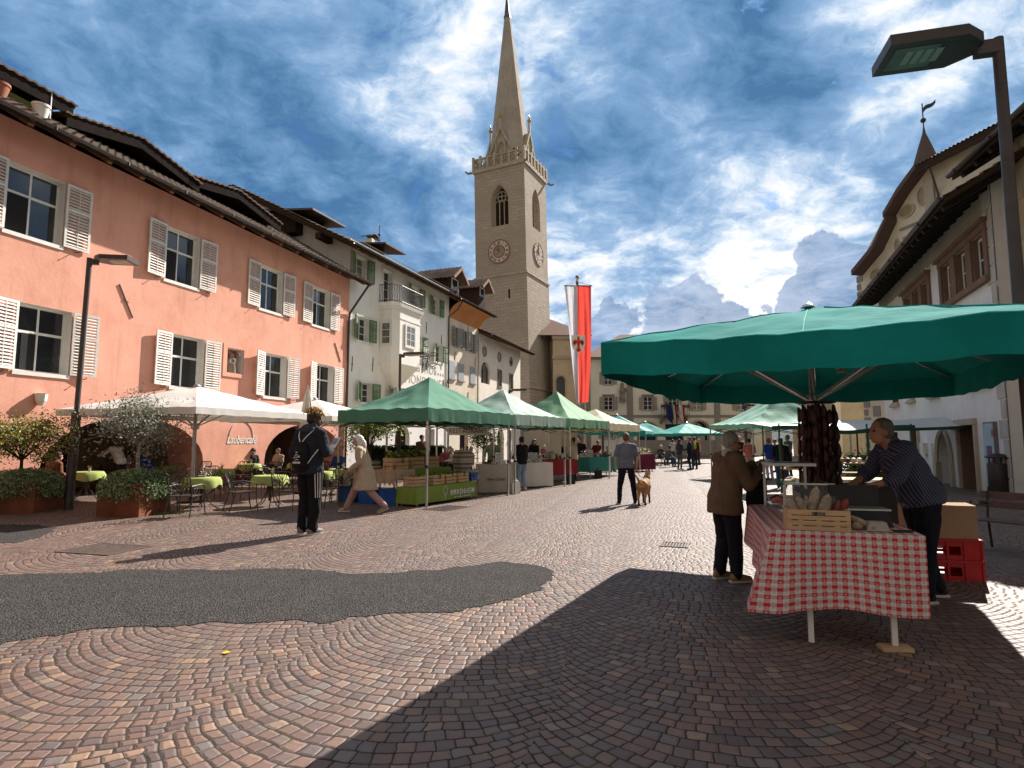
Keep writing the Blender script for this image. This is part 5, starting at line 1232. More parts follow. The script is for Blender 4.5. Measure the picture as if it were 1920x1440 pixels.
for s in (-1, 1):
    for k in range(5): a = R(20 + 26 * k); eg.prism([(s * .06, .12 - .03 * k), (s * (.08 + .29 * math.cos(a - .9)), .08 + .30 * math.sin(a - .9) - .02 * k), (s * (.05 + .26 * math.cos(a - 1.15)), .04 + .28 * math.sin(a - 1.15) - .03 * k)], -.3145, -.3055 - k * .0003, 'y', T)
eg.ball((0, -.31, zs + .36), (.07, .01, .07), 8); eg.build('eagle', m_red2, s_)
ln = MB(); ln.tube([(0, -.02, ztop - .3), (-.8, -.15, zt + .02)], .01, 4); ln.tube([(0, -.02, ztop - .3), (.85, -.15, zt + .02)], .01, 4); ln.build('stay_cords', m_iron, t)

# ---------------- cafe furniture
def chair_proto():
    t = thing('cafe_chair', 'x', 'chair', (0, 0, 0), 0, 'metal cafe chairs'); m = M('grey_cast_metal', (.085, .078, .072), .4, .25, 10, metal=.7)
    s = MB()
    for k in range(7): s.box(-.23 + k * .068, -.23 + k * .068 + .05, -.22, .22, .43, .445)
    s.tube([(-.25, -.23, .437), (.25, -.23, .437), (.25, .23, .437), (-.25, .23, .437), (-.25, -.23, .437)], .012, 6); s.build('seat', m, t)
    for sx in (-1, 1):
        MB().tube([(sx * .26, -.24, .64), (sx * .26, -.24, .3), (sx * .28, -.29, 0)], .013, 6).build('leg', m, t)
        MB().tube([(sx * .25, .20, .44), (sx * .26, .27, .2), (sx * .27, .33, 0)], .013, 6).build('leg', m, t)
        MB().tube([(sx * .26, -.24, .64), (sx * .27, -.1, .665), (sx * .26, .1, .655), (sx * .235, .245, .64)], .015, 6).build('armrest', m, t)
    b = MB(); def_ = [(-.23, .2, .44), (-.245, .26, .65), (-.235, .32, .84), (-.17, .335, .885), (0, .34, .895), (.17, .335, .885), (.235, .32, .84), (.245, .26, .65), (.23, .2, .44)]
    b.tube(def_, .014, 6)
    yb = lambda z: .2 + (z - .44) * .31
    for s in (-1, 1):
        for (x0, z0, x1, z1, bend) in ((0, .52, .2, .86, .06), (0, .60, .12, .88, .03), (0, .50, .23, .74, -.04), (0, .47, .235, .60, .02), (.0, .7, .06, .88, .02), (.09, .47, .16, .66, .03), (.10, .72, .235, .66, .02)):
            b.tube([(s * x0, yb(z0), z0), (s * ((x0 + x1) / 2 + bend), yb((z0 + z1) / 2), (z0 + z1) / 2), (s * x1, yb(z1), z1)], .0085, 5)
    b.tube([(0, yb(.46), .46), (0, yb(.88), .89)], .009, 5); b.build('backrest', m, t); return t
ch0 = chair_proto(); used = [0]
def chair(px, y, rz, label, z=0):
    g_ = G(px, y)
    if not used[0]: used[0] = 1; ch0.location = g_; ch0.rotation_euler.z = R(rz); ch0['label'] = label; return ch0
    return dup(ch0, g_, R(rz), label)
CH = [(300, 962, 195, 'metal cafe chair right beside the olive planter'), (347, 968, 180, 'metal cafe chair, lattice back to the viewer, before the nearest green table'), (452, 958, 130, 'metal cafe chair turned sideways right of the nearest green table'), (536, 955, 180, 'metal cafe chair with lattice back to the viewer, left of the dreadlocked man'),
      (408, 935, 60, 'metal cafe chair behind the nearest green table'), (478, 940, 225, 'metal cafe chair between the two nearest green tables'), (606, 950, 160, 'metal cafe chair just right of the dreadlocked man'), (640, 942, 200, 'metal cafe chair under the dark green gazebo corner'),
      (250, 945, 210, 'metal cafe chair behind the olive planter'), (330, 925, 30, 'metal cafe chair behind the chair beside the planter'), (370, 916, -20, 'metal cafe chair near the parasol pole'), (455, 915, 10, 'metal cafe chair in the middle row below the cafe lettering'),
      (515, 918, 30, 'metal cafe chair in front of the second arch'), (560, 915, 190, 'metal cafe chair hidden partly by the dreadlocked man'), (105, 942, 180, 'metal cafe chair under the person in the brown jacket'), (268, 922, 180, 'metal cafe chair under the person in the blue jacket'), (622, 915, 190, 'metal cafe chair under the man in royal blue'), (478, 905, 150, 'metal cafe chair under the dark-haired reader'), (205, 920, 140, 'metal cafe chair behind the lamp post'), (600, 915, 10, 'metal cafe chair before the drainpipe'), (42, 945, 160, 'metal cafe chair behind the left planter')]
for c in CH: chair(*c)
m_lime = M('lime_cloth', (.32, .38, .11), .85, .1, 3, .15, 20)
def table_proto():
    t = thing('cafe_table', 'x', 'table', (0, 0, 0), 0, 'cafe tables'); m = MATS['grey_cast_metal']
    MB().lathe([(.001, .715), (.38, .715), (.38, .735), (.001, .735)], 24).build('tabletop', m, t); MB().lathe([(.03, .12), (.03, .714)], 10).build('column', m, t)
    for k in range(4):
        a = PI / 2 * k + .4; c_, s_ = math.cos(a), math.sin(a); MB().tube([(c_ * .03, s_ * .03, .55), (c_ * .1, s_ * .1, .3), (c_ * .22, s_ * .22, .12), (c_ * .33, s_ * .33, .03), (c_ * .38, s_ * .38, .012)], .014, 6).build('leg', m, t)
    return t
tb0 = table_proto(); ut = [0]
def cloth_mesh():
    mb = MB(); n_ = 32; rings = [(.0, .742), (.385, .742), (.40, .725), (.41, .66), (.42, .58)]
    for j, (r_, z_) in enumerate(rings):
        for k in range(n_):
            a = 2 * PI * k / n_; sq = 1 + (.08 * abs(math.sin(2 * a)) * (j > 2)); w = 1 + (.045 * math.sin(9 * a)) * max(0, j - 2) / 2
            mb.v.append(Vector((r_ * sq * w * math.cos(a), r_ * sq * w * math.sin(a), z_ - (.09 * abs(math.sin(2 * a)) if j == 4 else 0))))
    for j in range(4):
        for k in range(n_): mb.f.append([j * n_ + k, j * n_ + (k + 1) % n_, (j + 1) * n_ + (k + 1) % n_, (j + 1) * n_ + k]); mb.mi.append(0)
    return mb.mesh('tablecloth', m_lime, smooth=True)
cme = cloth_mesh()
TB = [(376, 955, 'in front of the parasol pole, nearest'), (410, 926, 'behind the nearest one'), (465, 908, 'below the cafe lettering'), (505, 948, 'left of the dreadlocked man'), (596, 935, 'right of the dreadlocked man'), (318, 912, 'left of the parasol pole'), (160, 935, 'behind the lamp post'), (640, 925, 'near the drainpipe corner'), (560, 905, 'in front of the second arch')]
for i, (px, y, w_) in enumerate(TB):
    g_ = G(px, y)
    if i == 0: tb0.location = g_; tb0['label'] = 'round iron cafe table ' + w_
    else: dup(tb0, g_, i * .7, 'round iron cafe table ' + w_)
    o = link('tablecloth', cme, None, g_, i * .5); tag(o, 'lime green cloth on the cafe table ' + w_, 'tablecloth', 'lime tablecloths')
    v = thing('flower_vase', 'small glass of pink flowers on the table ' + w_, 'vase', g_ + Vector((.05, .02, .744)), 0, 'flower glasses on the cafe tables')
    MB().lathe([(.03, 0), (.035, .09), (.03, .09), (.026, .01)], 10).build('glass', M('vase_glass', (.35, .38, .33), .15), v)
    fl = MB()
    for q in range(26): dd = Vector((random.gauss(0, .03), random.gauss(0, .03), .12 + random.gauss(0, .025))); fl.leaf(dd, .03, .028, Vector((random.random() - .5, random.random() - .5, random.random())).normalized(), Vector((1, 0, 0)))
    fl.build('flowers', M('pink_petals', (.55, .18, .16) if i % 2 else (.5, .3, .3), .7, .4, 20), v, recalc=False)

# ---------------- planters and trees
m_corten = M('corten_steel', (.16, .052, .022), .75, .45, 2.5, .3, 20, metal=.2)
def leaves(mb, fn, count, L_, w_, up=.3, nm=1):
    for i in range(count):
        c_ = fn()
        if c_ is None: continue
        dd = Vector((random.gauss(0, 1), random.gauss(0, 1), random.gauss(up, .8))).normalized(); u_ = dd.cross(Vector((random.gauss(0, 1), random.gauss(0, 1), random.gauss(0, 1)))).normalized()
        mb.m = random.randrange(nm); s_ = random.uniform(.7, 1.3); mb.leaf(c_, L_ * s_, w_ * s_, dd, u_)
    mb.m = 0
def planter(label, loc, w_, h_, rz, flab):
    t = thing('planter', label, 'planter', loc, rz, 'rusty steel planters'); mb = MB(); e = .012
    for a in ((-w_/2, w_/2, -w_/2, -w_/2+e), (-w_/2, w_/2, w_/2-e, w_/2), (-w_/2, -w_/2+e, -w_/2+e, w_/2-e), (w_/2-e, w_/2, -w_/2+e, w_/2-e)): mb.box(*a, 0, h_)
    mb.build('box', m_corten, t); MB().box(-w_/2+e, w_/2-e, -w_/2+e, w_/2-e, h_ - .1, h_ - .06).build('soil', M('soil', (.03, .02, .013), .95, .3, 10), t)
    s = thing('rosemary_shrub', flab, 'shrub', Vector(loc) + Vector((0, 0, h_ - .07)), 0, 'shrubs in the steel planters'); mb = MB()
    def fn():
        a = random.uniform(0, 2 * PI); r_ = (w_ * .72) * random.random() ** .6; z = random.uniform(-.05, .34) * (1.05 - (r_ / (w_ * .72)) ** 3 * .6)
        z += .05 * noise.noise(Vector((r_ * math.cos(a) * 5, r_ * math.sin(a) * 5, 3)))
        if r_ > w_ * .52: z -= random.uniform(0, .30)
        return Vector((r_ * math.cos(a), r_ * math.sin(a), z))
    leaves(mb, fn, 9000, .07, .022, .9, 3)
    mb.build('foliage', [M('rosemary_green', (.21, .29, .13), .65, .3, 9, trans=.4), M('rosemary_pale', (.40, .50, .30), .6, .3, 9, trans=.4), M('rosemary_dark', (.08, .13, .05), .7, .3, 9, trans=.3)], s, recalc=False)
    return t
pA = G(232, 968) + Vector((0, .35, 0)); planter('rusty square planter holding the olive tree', pA, .98, .70, R(-6), 'bushy rosemary spilling over the olive tree planter')
pB = G(28, 962) + Vector((-.1, .35, 0)); planter('rusty square planter at the left edge', pB, 1.05, .68, R(8), 'bushy rosemary spilling over the left edge planter')
def tree(name, label, base, trunk, cz, cr, count, mats, L_, w_, limbs, barkmat, hollow=.25, sq=1):
    t = thing(name, label, 'tree', base); tr = MB(); tr.tube(trunk[0], trunk[1], 9); top = Vector(trunk[0][-1]); tips = []
    for i in range(limbs):
        a = 2 * PI * i / limbs + random.uniform(-.3, .3); el = random.uniform(.1, 1.1); r_ = random.uniform(.55, .92)
        e = Vector((math.cos(a) * math.cos(el) * cr[0] * r_, math.sin(a) * math.cos(el) * cr[1] * r_, (cz - top.z - .1) + math.sin(el) * cr[2] * r_)) + top; e.x -= top.x * .5
        m_ = top.lerp(e, .5) + Vector((random.uniform(-.06, .06), random.uniform(-.06, .06), -.05)); tr.tube([top - Vector((0, 0, .05)), m_, e], [trunk[1][-1] * .7, trunk[1][-1] * .42, .006], 6); tips.append(e)
        for q in range(3):
            b = m_.lerp(e, random.uniform(.0, .7)); f_ = b + Vector((random.gauss(0, .16), random.gauss(0, .16), random.gauss(.08, .14))) * cr[0] / .55; tr.tube([b, f_], [.008, .004], 4); tips.append(f_)
    tr.build('trunk', barkmat, t, smooth=True); mb = MB(); cl = [(e + Vector((random.gauss(0, .05), random.gauss(0, .05), random.gauss(0, .05))), random.uniform(.09, .22) * cr[0] / .6) for e in tips]
    def fn():
        c_, r_ = random.choice(cl); v_ = Vector((random.gauss(0, 1), random.gauss(0, 1), random.gauss(0, .8))).normalized() * r_ * 1.75 * random.random() ** .55; return c_ + v_
    leaves(mb, fn, count, L_, w_, .3, len(mats)); mb.build('crown', mats, t, recalc=False); return t
mol = [M('olive_leaf', (.24, .25, .19), .55, .3, 12, trans=.15), M('olive_leaf_pale', (.42, .42, .35), .5, .25, 12, trans=.15), M('olive_leaf_dark', (.12, .13, .09), .6, .3, 12)]
tree('olive_tree', 'silvery olive tree growing in the rusty planter', pA + Vector((0, 0, .6)), ([(0, 0, 0), (.03, 0, .3), (-.01, .02, .62), (.03, 0, .95)], [.055, .045, .04, .038]), 1.3, (.92, .85, .52), 7000, mol, .062, .024, 14, M('pale_bark', (.30, .25, .21), .9, .3, 12, .5, 40))
tree('citrus_shrub', 'leafy green and reddish small tree at the left edge', pB + Vector((-.15, 0, .6)), ([(0, 0, 0), (.02, 0, .35), (0, .02, .6)], [.04, .035, .03]), 1.15, (.92, .8, .55), 7500, [M('fresh_leaf', (.16, .27, .05), .5, .3, 9, trans=.25), M('yellow_leaf', (.40, .42, .08), .5, .3, 9, trans=.3), M('red_leaf', (.25, .07, .025), .5, .3, 9, trans=.25), M('deep_leaf', (.03, .06, .012), .5, .3, 9)], .062, .032, 10, m_wood)
tree('potted_tree', 'small glossy tree under the dark green gazebo, behind the blonde woman', G(690, 905), ([(0, 0, 0), (0, 0, .8), (.02, 0, 1.4)], [.05, .04, .03]), 2.0, (1.1, .9, .75), 3000, [MATS['fresh_leaf'], MATS['yellow_leaf'], MATS['deep_leaf']], .10, .05, 9, m_wood)
tree('potted_tree', 'thin-leaved potted tree beyond the apron vendor', G(905, 885), ([(0, 0, 0), (0, 0, .8), (.02, 0, 1.2)], [.04, .03, .03]), 1.7, (.9, .8, .7), 1500, [MATS['fresh_leaf'], MATS['deep_leaf']], .12, .05, 8, m_wood)
# clipped hedge screening the inn terrace
def hedge(label, a, b, h_, th, cnt):
    a, b = Vector(a), Vector(b); t = thing('hedge', label, 'hedge', (a.x, a.y, 0), math.atan2(b.y - a.y, b.x - a.x)); L_ = (b - a).length
    MB().box(.08, L_ - .08, -th / 2 + .08, th / 2 - .08, .0, h_ - .1).build('stems', M('hedge_core', (.012, .016, .008), .95), t); mb = MB()
    def fn():
        s_ = random.random()
        if s_ < .6: return Vector((random.uniform(0, L_), (-1 if random.random() < .7 else 1) * (th / 2 - random.random() * .1), random.uniform(.02, h_)))
        return Vector((random.uniform(0, L_), random.uniform(-th / 2, th / 2), h_ - random.random() * .12 + random.gauss(0, .03)))
    leaves(mb, fn, cnt, .10, .05, .3, 2); mb.build('foliage', [M('hedge_leaf', (.022, .045, .014), .6, .3, 8), MATS['deep_leaf']], t, recalc=False); return t
hedge('dark clipped hedge behind the vegetable stall', G(690, 893), G(830, 889), 1.35, .5, 3800)

# ---------------- stalls of the row
def local(Mx, x, y, z=0): return Mx @ Vector((x, y, z))
def cloth_table(name, label, Mx, x0, x1, y0, y1, z, mat, drop, group=None, wav=.03, legs=True, seed=0, text=None):
    c = local(Mx, (x0 + x1) / 2, (y0 + y1) / 2); rz = math.atan2(Mx[1][0], Mx[0][0]); hw, hd = (x1 - x0) / 2, (y1 - y0) / 2
    t = thing('trestle_table', 'trestle table under the ' + label.split(' over ')[0].replace(' cloth', '-clothed top') if False else 'trestle table beneath the ' + label, 'table', c, rz, 'market trestle tables')
    MB().box(-hw, hw, -hd, hd, z - .03, z - .004).build('tabletop', m_crate, t)
    for sx in (-1, 1):
        for sy in (-1, 1): MB().bar((sx * (hw - .12), sy * (hd - .1), z - .03), (sx * (hw - .12), sy * (hd - .06), 0), .035).build('leg', m_wtrim, t)
    mb = MB(); n_ = 40; ring = []
    per = [(-hw, -hd), (hw, -hd), (hw, hd), (-hw, hd)]
    for i in range(4):
        a, b = per[i], per[(i + 1) % 4]
        for q in range(n_ // 4): f_ = q / (n_ / 4); ring.append((a[0] + (b[0] - a[0]) * f_, a[1] + (b[1] - a[1]) * f_))
    k = len(ring); mb.v.append(Vector((0, 0, z + .003)))
    for j, (zz, ex) in enumerate(((z + .003, .0), (z - .02, .012), (z - drop * .5, .02), (z - drop, .035))):
        for i, (x, y) in enumerate(ring):
            w = wav * (j - 1) / 2 * (math.sin(i * 1.35 + seed) + .5 * math.sin(i * 2.9 + seed)) if j > 1 else 0
            s_ = 1 + (ex + w) / max(hw, hd); mb.v.append(Vector((x * (1 + (ex + w) / hw), y * (1 + (ex + w) / hd), zz)))
    for i in range(k): mb.f.append([0, 1 + i, 1 + (i + 1) % k]); mb.mi.append(0)
    for j in range(3):
        for i in range(k): mb.f.append([1 + j * k + i, 1 + j * k + (i + 1) % k, 1 + (j + 1) * k + (i + 1) % k, 1 + (j + 1) * k + i]); mb.mi.append(0)
    o = mb.build(name, mat, None, smooth=True, recalc=False); o.location = c; o.rotation_euler.z = rz; tag(o, label, 'tablecloth', group); return o, c, rz
m_lgreen = M('leaf_green_cloth', (.17, .25, .035), .75, .08, 2)
cl, c_, rz_ = cloth_table('stall_cloth', 'leaf green printed cloth over the front of the vegetable stall', M1, .15, 2.75, .45, 1.05, .46, m_lgreen, .40, seed=2, wav=.012)
mwl = MATS['white_lettering']
lettering('BIRKENHEIM', .20, mwl, cl, (.62, -.345, .235), name='banner_lettering', spacing=1.15, sx=.9, offset=.002); lettering('OBST . GEMÜSE . MARMELADEN', .052, mwl, cl, (.62, -.345, .11), name='banner_lettering', sx=1.1)
tl_ = MB(); tl_.tube([(-.16, -.345, .06), (-.16, -.345, .24)], .006, 4)
tl_.tube([(-.16 + .075 * math.cos(a) * (1 + .18 * math.sin(5 * a)), -.345, .31 + .115 * math.sin(a) * (1 + .1 * math.cos(7 * a))) for a in [2 * PI * q / 30 for q in range(31)]], .006, 4, cap=False); tl_.build('tree_emblem', mwl, cl)
m_burlap = M('burlap', (.40, .30, .205), .95, .2, 6, .6, 60)
cloth_table('burlap_cloth', 'frayed burlap cloth over the corner of the vegetable stall', M1, .05, .75, 1.0, 2.75, .86, m_burlap, .22, seed=4, wav=.02)
bc = MB(); bc.sheet(lambda u, v: tuple(local(M1, .02 - .02 * math.sin(u * 20) , 1.0 + .75 * u, .865 - (.34 + .04 * math.sin(u * 31)) * v)), 20, 6); tag(bc.build('burlap_flap', m_burlap, recalc=False, solid=.006), 'hanging burlap flap with ragged hem beside the green cloth', 'cloth')
def crate(label, loc, w_, d_, h_, rz, mat=None, slats=3, up=False, name='wooden_crate', group='slatted wooden crates', cat='crate'):
    t = thing(name, label, cat, loc, rz, group); m = mat or m_crate
    if up: t.rotation_euler.x = R(90)
    for nm_, (ax, s) in (('side', (1, -1)), ('side', (1, 1)), ('end', (0, -1)), ('end', (0, 1))):
        mb = MB()
        for k in range(slats):
            z0 = h_ * k / slats + .004; z1 = h_ * (k + 1) / slats - .014
            if ax: mb.box(-w_/2, w_/2, s * d_/2 - .006, s * d_/2 + .004, z0, z1)
            else: mb.box(s * w_/2 - .006, s * w_/2 + .004, -d_/2 + .008, d_/2 - .008, z0, z1)
        for q in (-1, 1):
            if ax: mb.box(q * (w_/2 - .03) - .015, q * (w_/2 - .03) + .015, s * (d_/2 - .016) - .008, s * (d_/2 - .016) + .008, .004, h_)
        mb.build(nm_, m, t)
    MB().box(-w_/2 + .01, w_/2 - .01, -d_/2 + .01, d_/2 - .01, .0, .012).build('floor', m, t); return t
def heap(name, label, loc, w_, d_, z, cnt, r_, mats, cat, leafy=False, group=None, sq=1):
    """a loose heap that nobody could count"""
    mb = MB()
    for i in range(cnt):
        x, y = random.uniform(-w_/2, w_/2), random.uniform(-d_/2, d_/2); zz = random.uniform(0, z) * (1 - .5 * (abs(x) / w_ + abs(y) / d_)); mb.m = random.randrange(len(mats))
        if leafy: dd = Vector((random.gauss(0, 1), random.gauss(0, 1), random.gauss(.5, .8))).normalized(); mb.leaf((x, y, zz + r_), r_ * 3, r_ * 1.6, dd, dd.orthogonal().normalized())
        else: mb.ball((x, y, zz + r_), (r_, r_, r_ * sq), 7)
    o = mb.build(name, mats, None, smooth=not leafy, recalc=False); o.location = loc; tag(o, label, cat, group, 'stuff'); return o
m_veg = [M('lettuce', (.09, .17, .03), .6, .3, 12, trans=.2), M('dark_veg', (.03, .07, .015), .6, .3, 12), MATS['yellow_leaf']]
rz1 = R(60)
for i, (x, y, z, w_, lab) in enumerate(((.45, .72, .47, .5, 'crate of dark bottles on the green cloth, leftmost'), (1.15, .7, .47, .5, 'pale wooden crate second along the green cloth'), (1.72, .72, .47, .5, 'pale wooden crate holding a leafy bunch, third along the green cloth'), (2.28, .7, .47, .48, 'pale wooden crate at the right end of the green cloth'),
                                     (.6, 1.5, .85, .55, 'tall wooden crate standing behind the bottles'), (1.4, 1.6, .85, .55, 'wooden crate in the back row before the bearded vendor'), (2.1, 1.6, .85, .5, 'wooden crate at the right of the back row'))):
    crate(lab, local(M1, x, y, z), w_, .36, .26 if z < .6 else .32, rz1 + random.uniform(-.1, .1), group='slatted wooden crates on the vegetable stall')
    if i: heap('vegetables', 'green vegetables in the ' + lab, local(M1, x, y, z + (.12 if z < .6 else .16)), w_ - .1, .24, .18, 70, .035, m_veg, 'vegetables', True)
for k in range(8):
    t = thing('bottle', 'dark jam jar with a white label in the leftmost crate on the green cloth', 'bottle', local(M1, .27 + .115 * (k % 4), .62 + .14 * (k // 4), .485), 0, 'jars in the leftmost crate')
    MB().lathe([(.036, 0), (.038, .14), (.016, .19), (.016, .25)], 10).build('glass', M('dark_glass', (.02, .012, .012), .15), t, smooth=True); MB().lathe([(.0385, .03), (.0395, .11)], 10).build('label', m_wtrim, t)
MB2 = cloth_table('back_cloth', 'green cloth over the raised rear shelf of the vegetable stall', M1, .3, 2.7, 1.3, 1.95, .85, m_lgreen, .25, seed=7, wav=.01)
heap('salad_greens', 'loose salad greens heaped along the rear shelf', local(M1, 1.4, 1.75, 1.15), .4, 1.5, .16, 260, .045, m_veg, 'vegetables', True).rotation_euler.z = rz1 - PI / 2
for k, (x, y, z, lab) in enumerate(((.25, 2.0, 0, 'closed blue lidded tub under the burlap table, middle'), (.3, 1.35, 0, 'closed blue lidded tub under the burlap table, next to the green cloth'), (.3, 2.75, 0, 'closed blue lidded tub behind the blonde woman'), (2.95, .75, .46, 'small open blue crate at the right end of the green cloth'))):
    t = thing('blue_tub', lab, 'plastic tub', local(M1, x, y, z), rz1 + (PI / 2 if k < 3 else 0), 'blue plastic tubs'); w_, d_, h_ = (.56, .4, .36) if k < 3 else (.34, .3, .2)
    mb = MB(); mb.prism([(-w_/2 + .02, 0), (w_/2 - .02, 0), (w_/2, h_), (-w_/2, h_)], -d_/2 + .01, d_/2 - .01, 'y'); mb.build('tub', m_blue, t); mb = MB(); mb.box(-w_/2 - .02, w_/2 + .02, -d_/2 - .01, d_/2 + .01, h_ + .002, h_ + .04); mb.box(-w_/4, w_/4, -d_/2 - .02, -d_/2 + .005, h_ * .55, h_ * .85); mb.build('rim', m_blue, t)
bk = thing('book_stack', 'stack of flat cartons on the burlap table', 'cartons', local(M1, .4, 2.2, .87), rz1)
for k in range(6): MB().cb((random.uniform(-.02, .02), 0, .02 + k * .035), (.3, .5 - .02 * k, .03)).build('carton', M('carton_%s' % 'abc'[k % 3] if False else ['brown_card', 'white_card', 'green_card'][k % 3], [(.25, .17, .1), (.55, .52, .47), (.08, .16, .07)][k % 3], .8), bk)
for k in range(3):
    t = thing('jam_jar', 'amber jam jar on the burlap table beside the cartons', 'jar', local(M1, .35, 1.35 + .13 * k, .87), 0, 'amber jars on the burlap table'); MB().lathe([(.035, 0), (.038, .1), (.03, .12)], 10).build('glass', M('amber', (.25, .07, .02), .2), t, smooth=True); MB().lathe([(.036, .12), (.036, .14)], 10).build('lid', m_gold, t)
# barrel
t = thing('barrel', 'pale wooden barrel with iron hoops behind the small blue crate', 'barrel', local(M1, 3.35, 1.3, .72)); MB().lathe([(.24, 0), (.30, .22), (.31, .3), (.30, .38), (.24, .6), (.22, .6), (.22, .56)], 20).build('staves', M('pale_oak', (.42, .36, .29), .8, .25, 8, stretch=(1, 1, .2)), t, smooth=True)
for z_, r_ in ((.08, .268), (.2, .303), (.4, .303), (.52, .268)): MB().lathe([(r_, z_ - .015), (r_ + .004, z_ - .015), (r_ + .004, z_ + .015), (r_, z_ + .015)], 20).build('hoop', m_iron, t)
cloth_table('barrel_cloth', 'grey cloth over the small table carrying the barrel', M1, 2.95, 3.75, 1.0, 1.6, .71, M('grey_cloth', (.42, .40, .37), .85), .25, seed=3, wav=.01)
# restaurant sign
t = thing('restaurant_sign', 'white hanging board reading RESTAURANT in red-brown capitals', 'sign', AT(877, 808, 21), R(0)); MB().box(-.72, .72, -.012, .012, -.15, .15).build('board', M('sign_white', (.68, .64, .58), .6), t); lettering('RESTAURANT', .25, M('sign_brown', (.14, .03, .02), .6), t, (0, -.017, 0), name='sign_lettering', sx=.88)
for s_ in (-.6, .6): MB().tube([(s_, 0, .15), (s_, 0, .5)], .01, 5).build('cord', m_iron, t)

# second and third stalls
I4 = Matrix.Identity(4)
def MT(px, y, rz): return Matrix.Translation(G(px, y)) @ Matrix.Rotation(R(rz), 4, 'Z')
mbeige = M('beige_tablecloth', (.46, .40, .34), .9, .08, 2)
TA = MT(900, 925, 12); cl, c_, rz_ = cloth_table('stall_cloth', 'beige floor-length cloth over the baker stall table', TA, 0, .98, 0, .8, .86, mbeige, .84, seed=1, wav=.02)
lettering('Pane Ortler', .12, M('brown_ink', (.14, .09, .06), .8), cl, (0, -.445, .42), name='cloth_lettering', shear=.4); 
TB_ = MT(982, 915, 28); cloth_table('stall_cloth', 'white floor-length cloth over the table beside the man in jeans', TB_, 0, 1.15, 0, .9, .84, m_whitecloth, .80, seed=3, wav=.03)
TC = MT(1030, 905, 50); cloth_table('stall_cloth', 'dark red cloth over the third stall table', TC, 0, 1.9, 0, .9, .86, M('red_tablecloth', (.30, .012, .02), .8, .1), .6, seed=5, wav=.03)
TD = MT(1106, 896, 46); cloth_table('stall_cloth', 'teal cloth over the table under the cream gazebo', TD, 0, 2.4, 0, .8, .86, M('teal_tablecloth', (.03, .22, .19), .8, .1), .62, seed=6, wav=.02)
TE = MT(1195, 885, 35); cloth_table('stall_cloth', 'wine red cloth over the flower stall under the far teal umbrella', TE, 0, 1.3, 0, .8, .9, M('wine_tablecloth', (.13, .012, .035), .8, .1), .8, seed=6, wav=.03)
hw_ = [M('goods_white', (.6, .57, .5), .6), M('goods_brown', (.28, .16, .08), .7), M('goods_dark', (.05, .045, .04), .6), M('goods_cream', (.55, .45, .3), .6)]
def goods(label, Mx, x0, x1, y0, y1, z, n_, name='bread_loaf', cat='bread', group=None, mi=None, hh=(.06, .14)):
    for k in range(n_):
        w_, d_, h_ = random.uniform(.1, .2), random.uniform(.1, .2), random.uniform(*hh); p_ = local(Mx, random.uniform(x0, x1), random.uniform(y0, y1), z + .004)
        mb = MB(); mb.lathe([(.3 * w_, 0), (.5 * w_, .1 * h_), (.5 * w_, .75 * h_), (.3 * w_, h_)], 8, Matrix.Diagonal((1, d_ / w_, 1, 1))); o = mb.build(name, hw_[mi if mi is not None else k % 4], None, smooth=True); o.location = p_; o.rotation_euler.z = random.uniform(0, 3); tag(o, label, cat, group or (label))
goods('small packet or loaf among the goods on the beige-clothed table', TA, .1, .9, .15, .6, .86, 9)
goods('small packet or jar among the goods on the white-clothed table', TB_, .1, 1.05, .1, .8, .84, 10)
goods('small packet or jar among the goods on the red-clothed table', TC, .1, 1.8, .1, .8, .86, 14, hh=(.1, .25))
goods('small packet or jar among the goods on the teal-clothed table', TD, .1, 2.3, .1, .7, .86, 14, hh=(.1, .22))
heap('cut_flowers', 'bunches of bright flowers on the wine-clothed table', local(TE, .65, .4, .9), 1.1, .6, .35, 160, .04, [MATS['fresh_leaf'], MATS['pink_petals'], MATS['yellow_leaf']], 'flowers', True)
t = thing('price_board', 'white printed notice standing on the beige-clothed table', 'notice', local(TA, .62, .12, .865), rz_); MB().box(-.13, .13, -.006, .006, 0, .36).build('card', m_wtrim, t)
mb = MB(); 
for q in range(7): mb.box(-.1, .1 - .03 * (q % 3), -.009, -.007, .06 + q * .04, .072 + q * .04)
mb.build('printed_lines', M('ink_blue', (.1, .15, .3), .8), t)
for px, y, nm, mt, lab in ((966, 924, 'water_canister', m_wtrim, 'white water canister weighing down the pale gazebo leg'), (1070, 907, 'weight_bag', m_black, 'black weight bag at the foot of the mid green gazebo'), (1121, 897, 'weight_bag', m_black, 'black weight bag at the foot of the cream gazebo leg')):
    t = thing(nm, lab, 'weight', G(px, y) + Vector((0, -.12, 0)), R(20)); mb = MB(); w_ = .13; mb.prism([(-w_, 0), (w_, 0), (w_, .3), (w_ * .6, .38), (-w_ * .6, .38), (-w_, .3)], -.1, .1, 'y'); mb.build('body', mt, t); MB().lathe([(.03, .38), (.03, .43)], 10).build('cap', mt, t); MB().tube([(-.05, 0, .4), (0, 0, .45), (.06, 0, .41)], .01, 5).build('handle', mt, t)
# glass display case and dark red banner cloth details further back
for k in range(4):
    t = thing('display_case', 'glass-fronted counter on the %s' % ['white-clothed table', 'red-clothed table', 'teal-clothed table', 'wine-clothed table'][k], 'display case', local([TB_, TC, TD, TE][k], .5, .55, .87 if k < 3 else .905), rz1)
    MB().box(-.3, .3, -.2, .2, 0, .03).build('tray', m_wtrim, t); MB().box(-.3, .3, -.203, -.2, .03, .3).build('glass', M('sneeze_glass', (.4, .42, .42), .08, .1, 2), t); MB().box(-.3, .3, -.2, .1, .3, .306).build('top', m_silver, t)

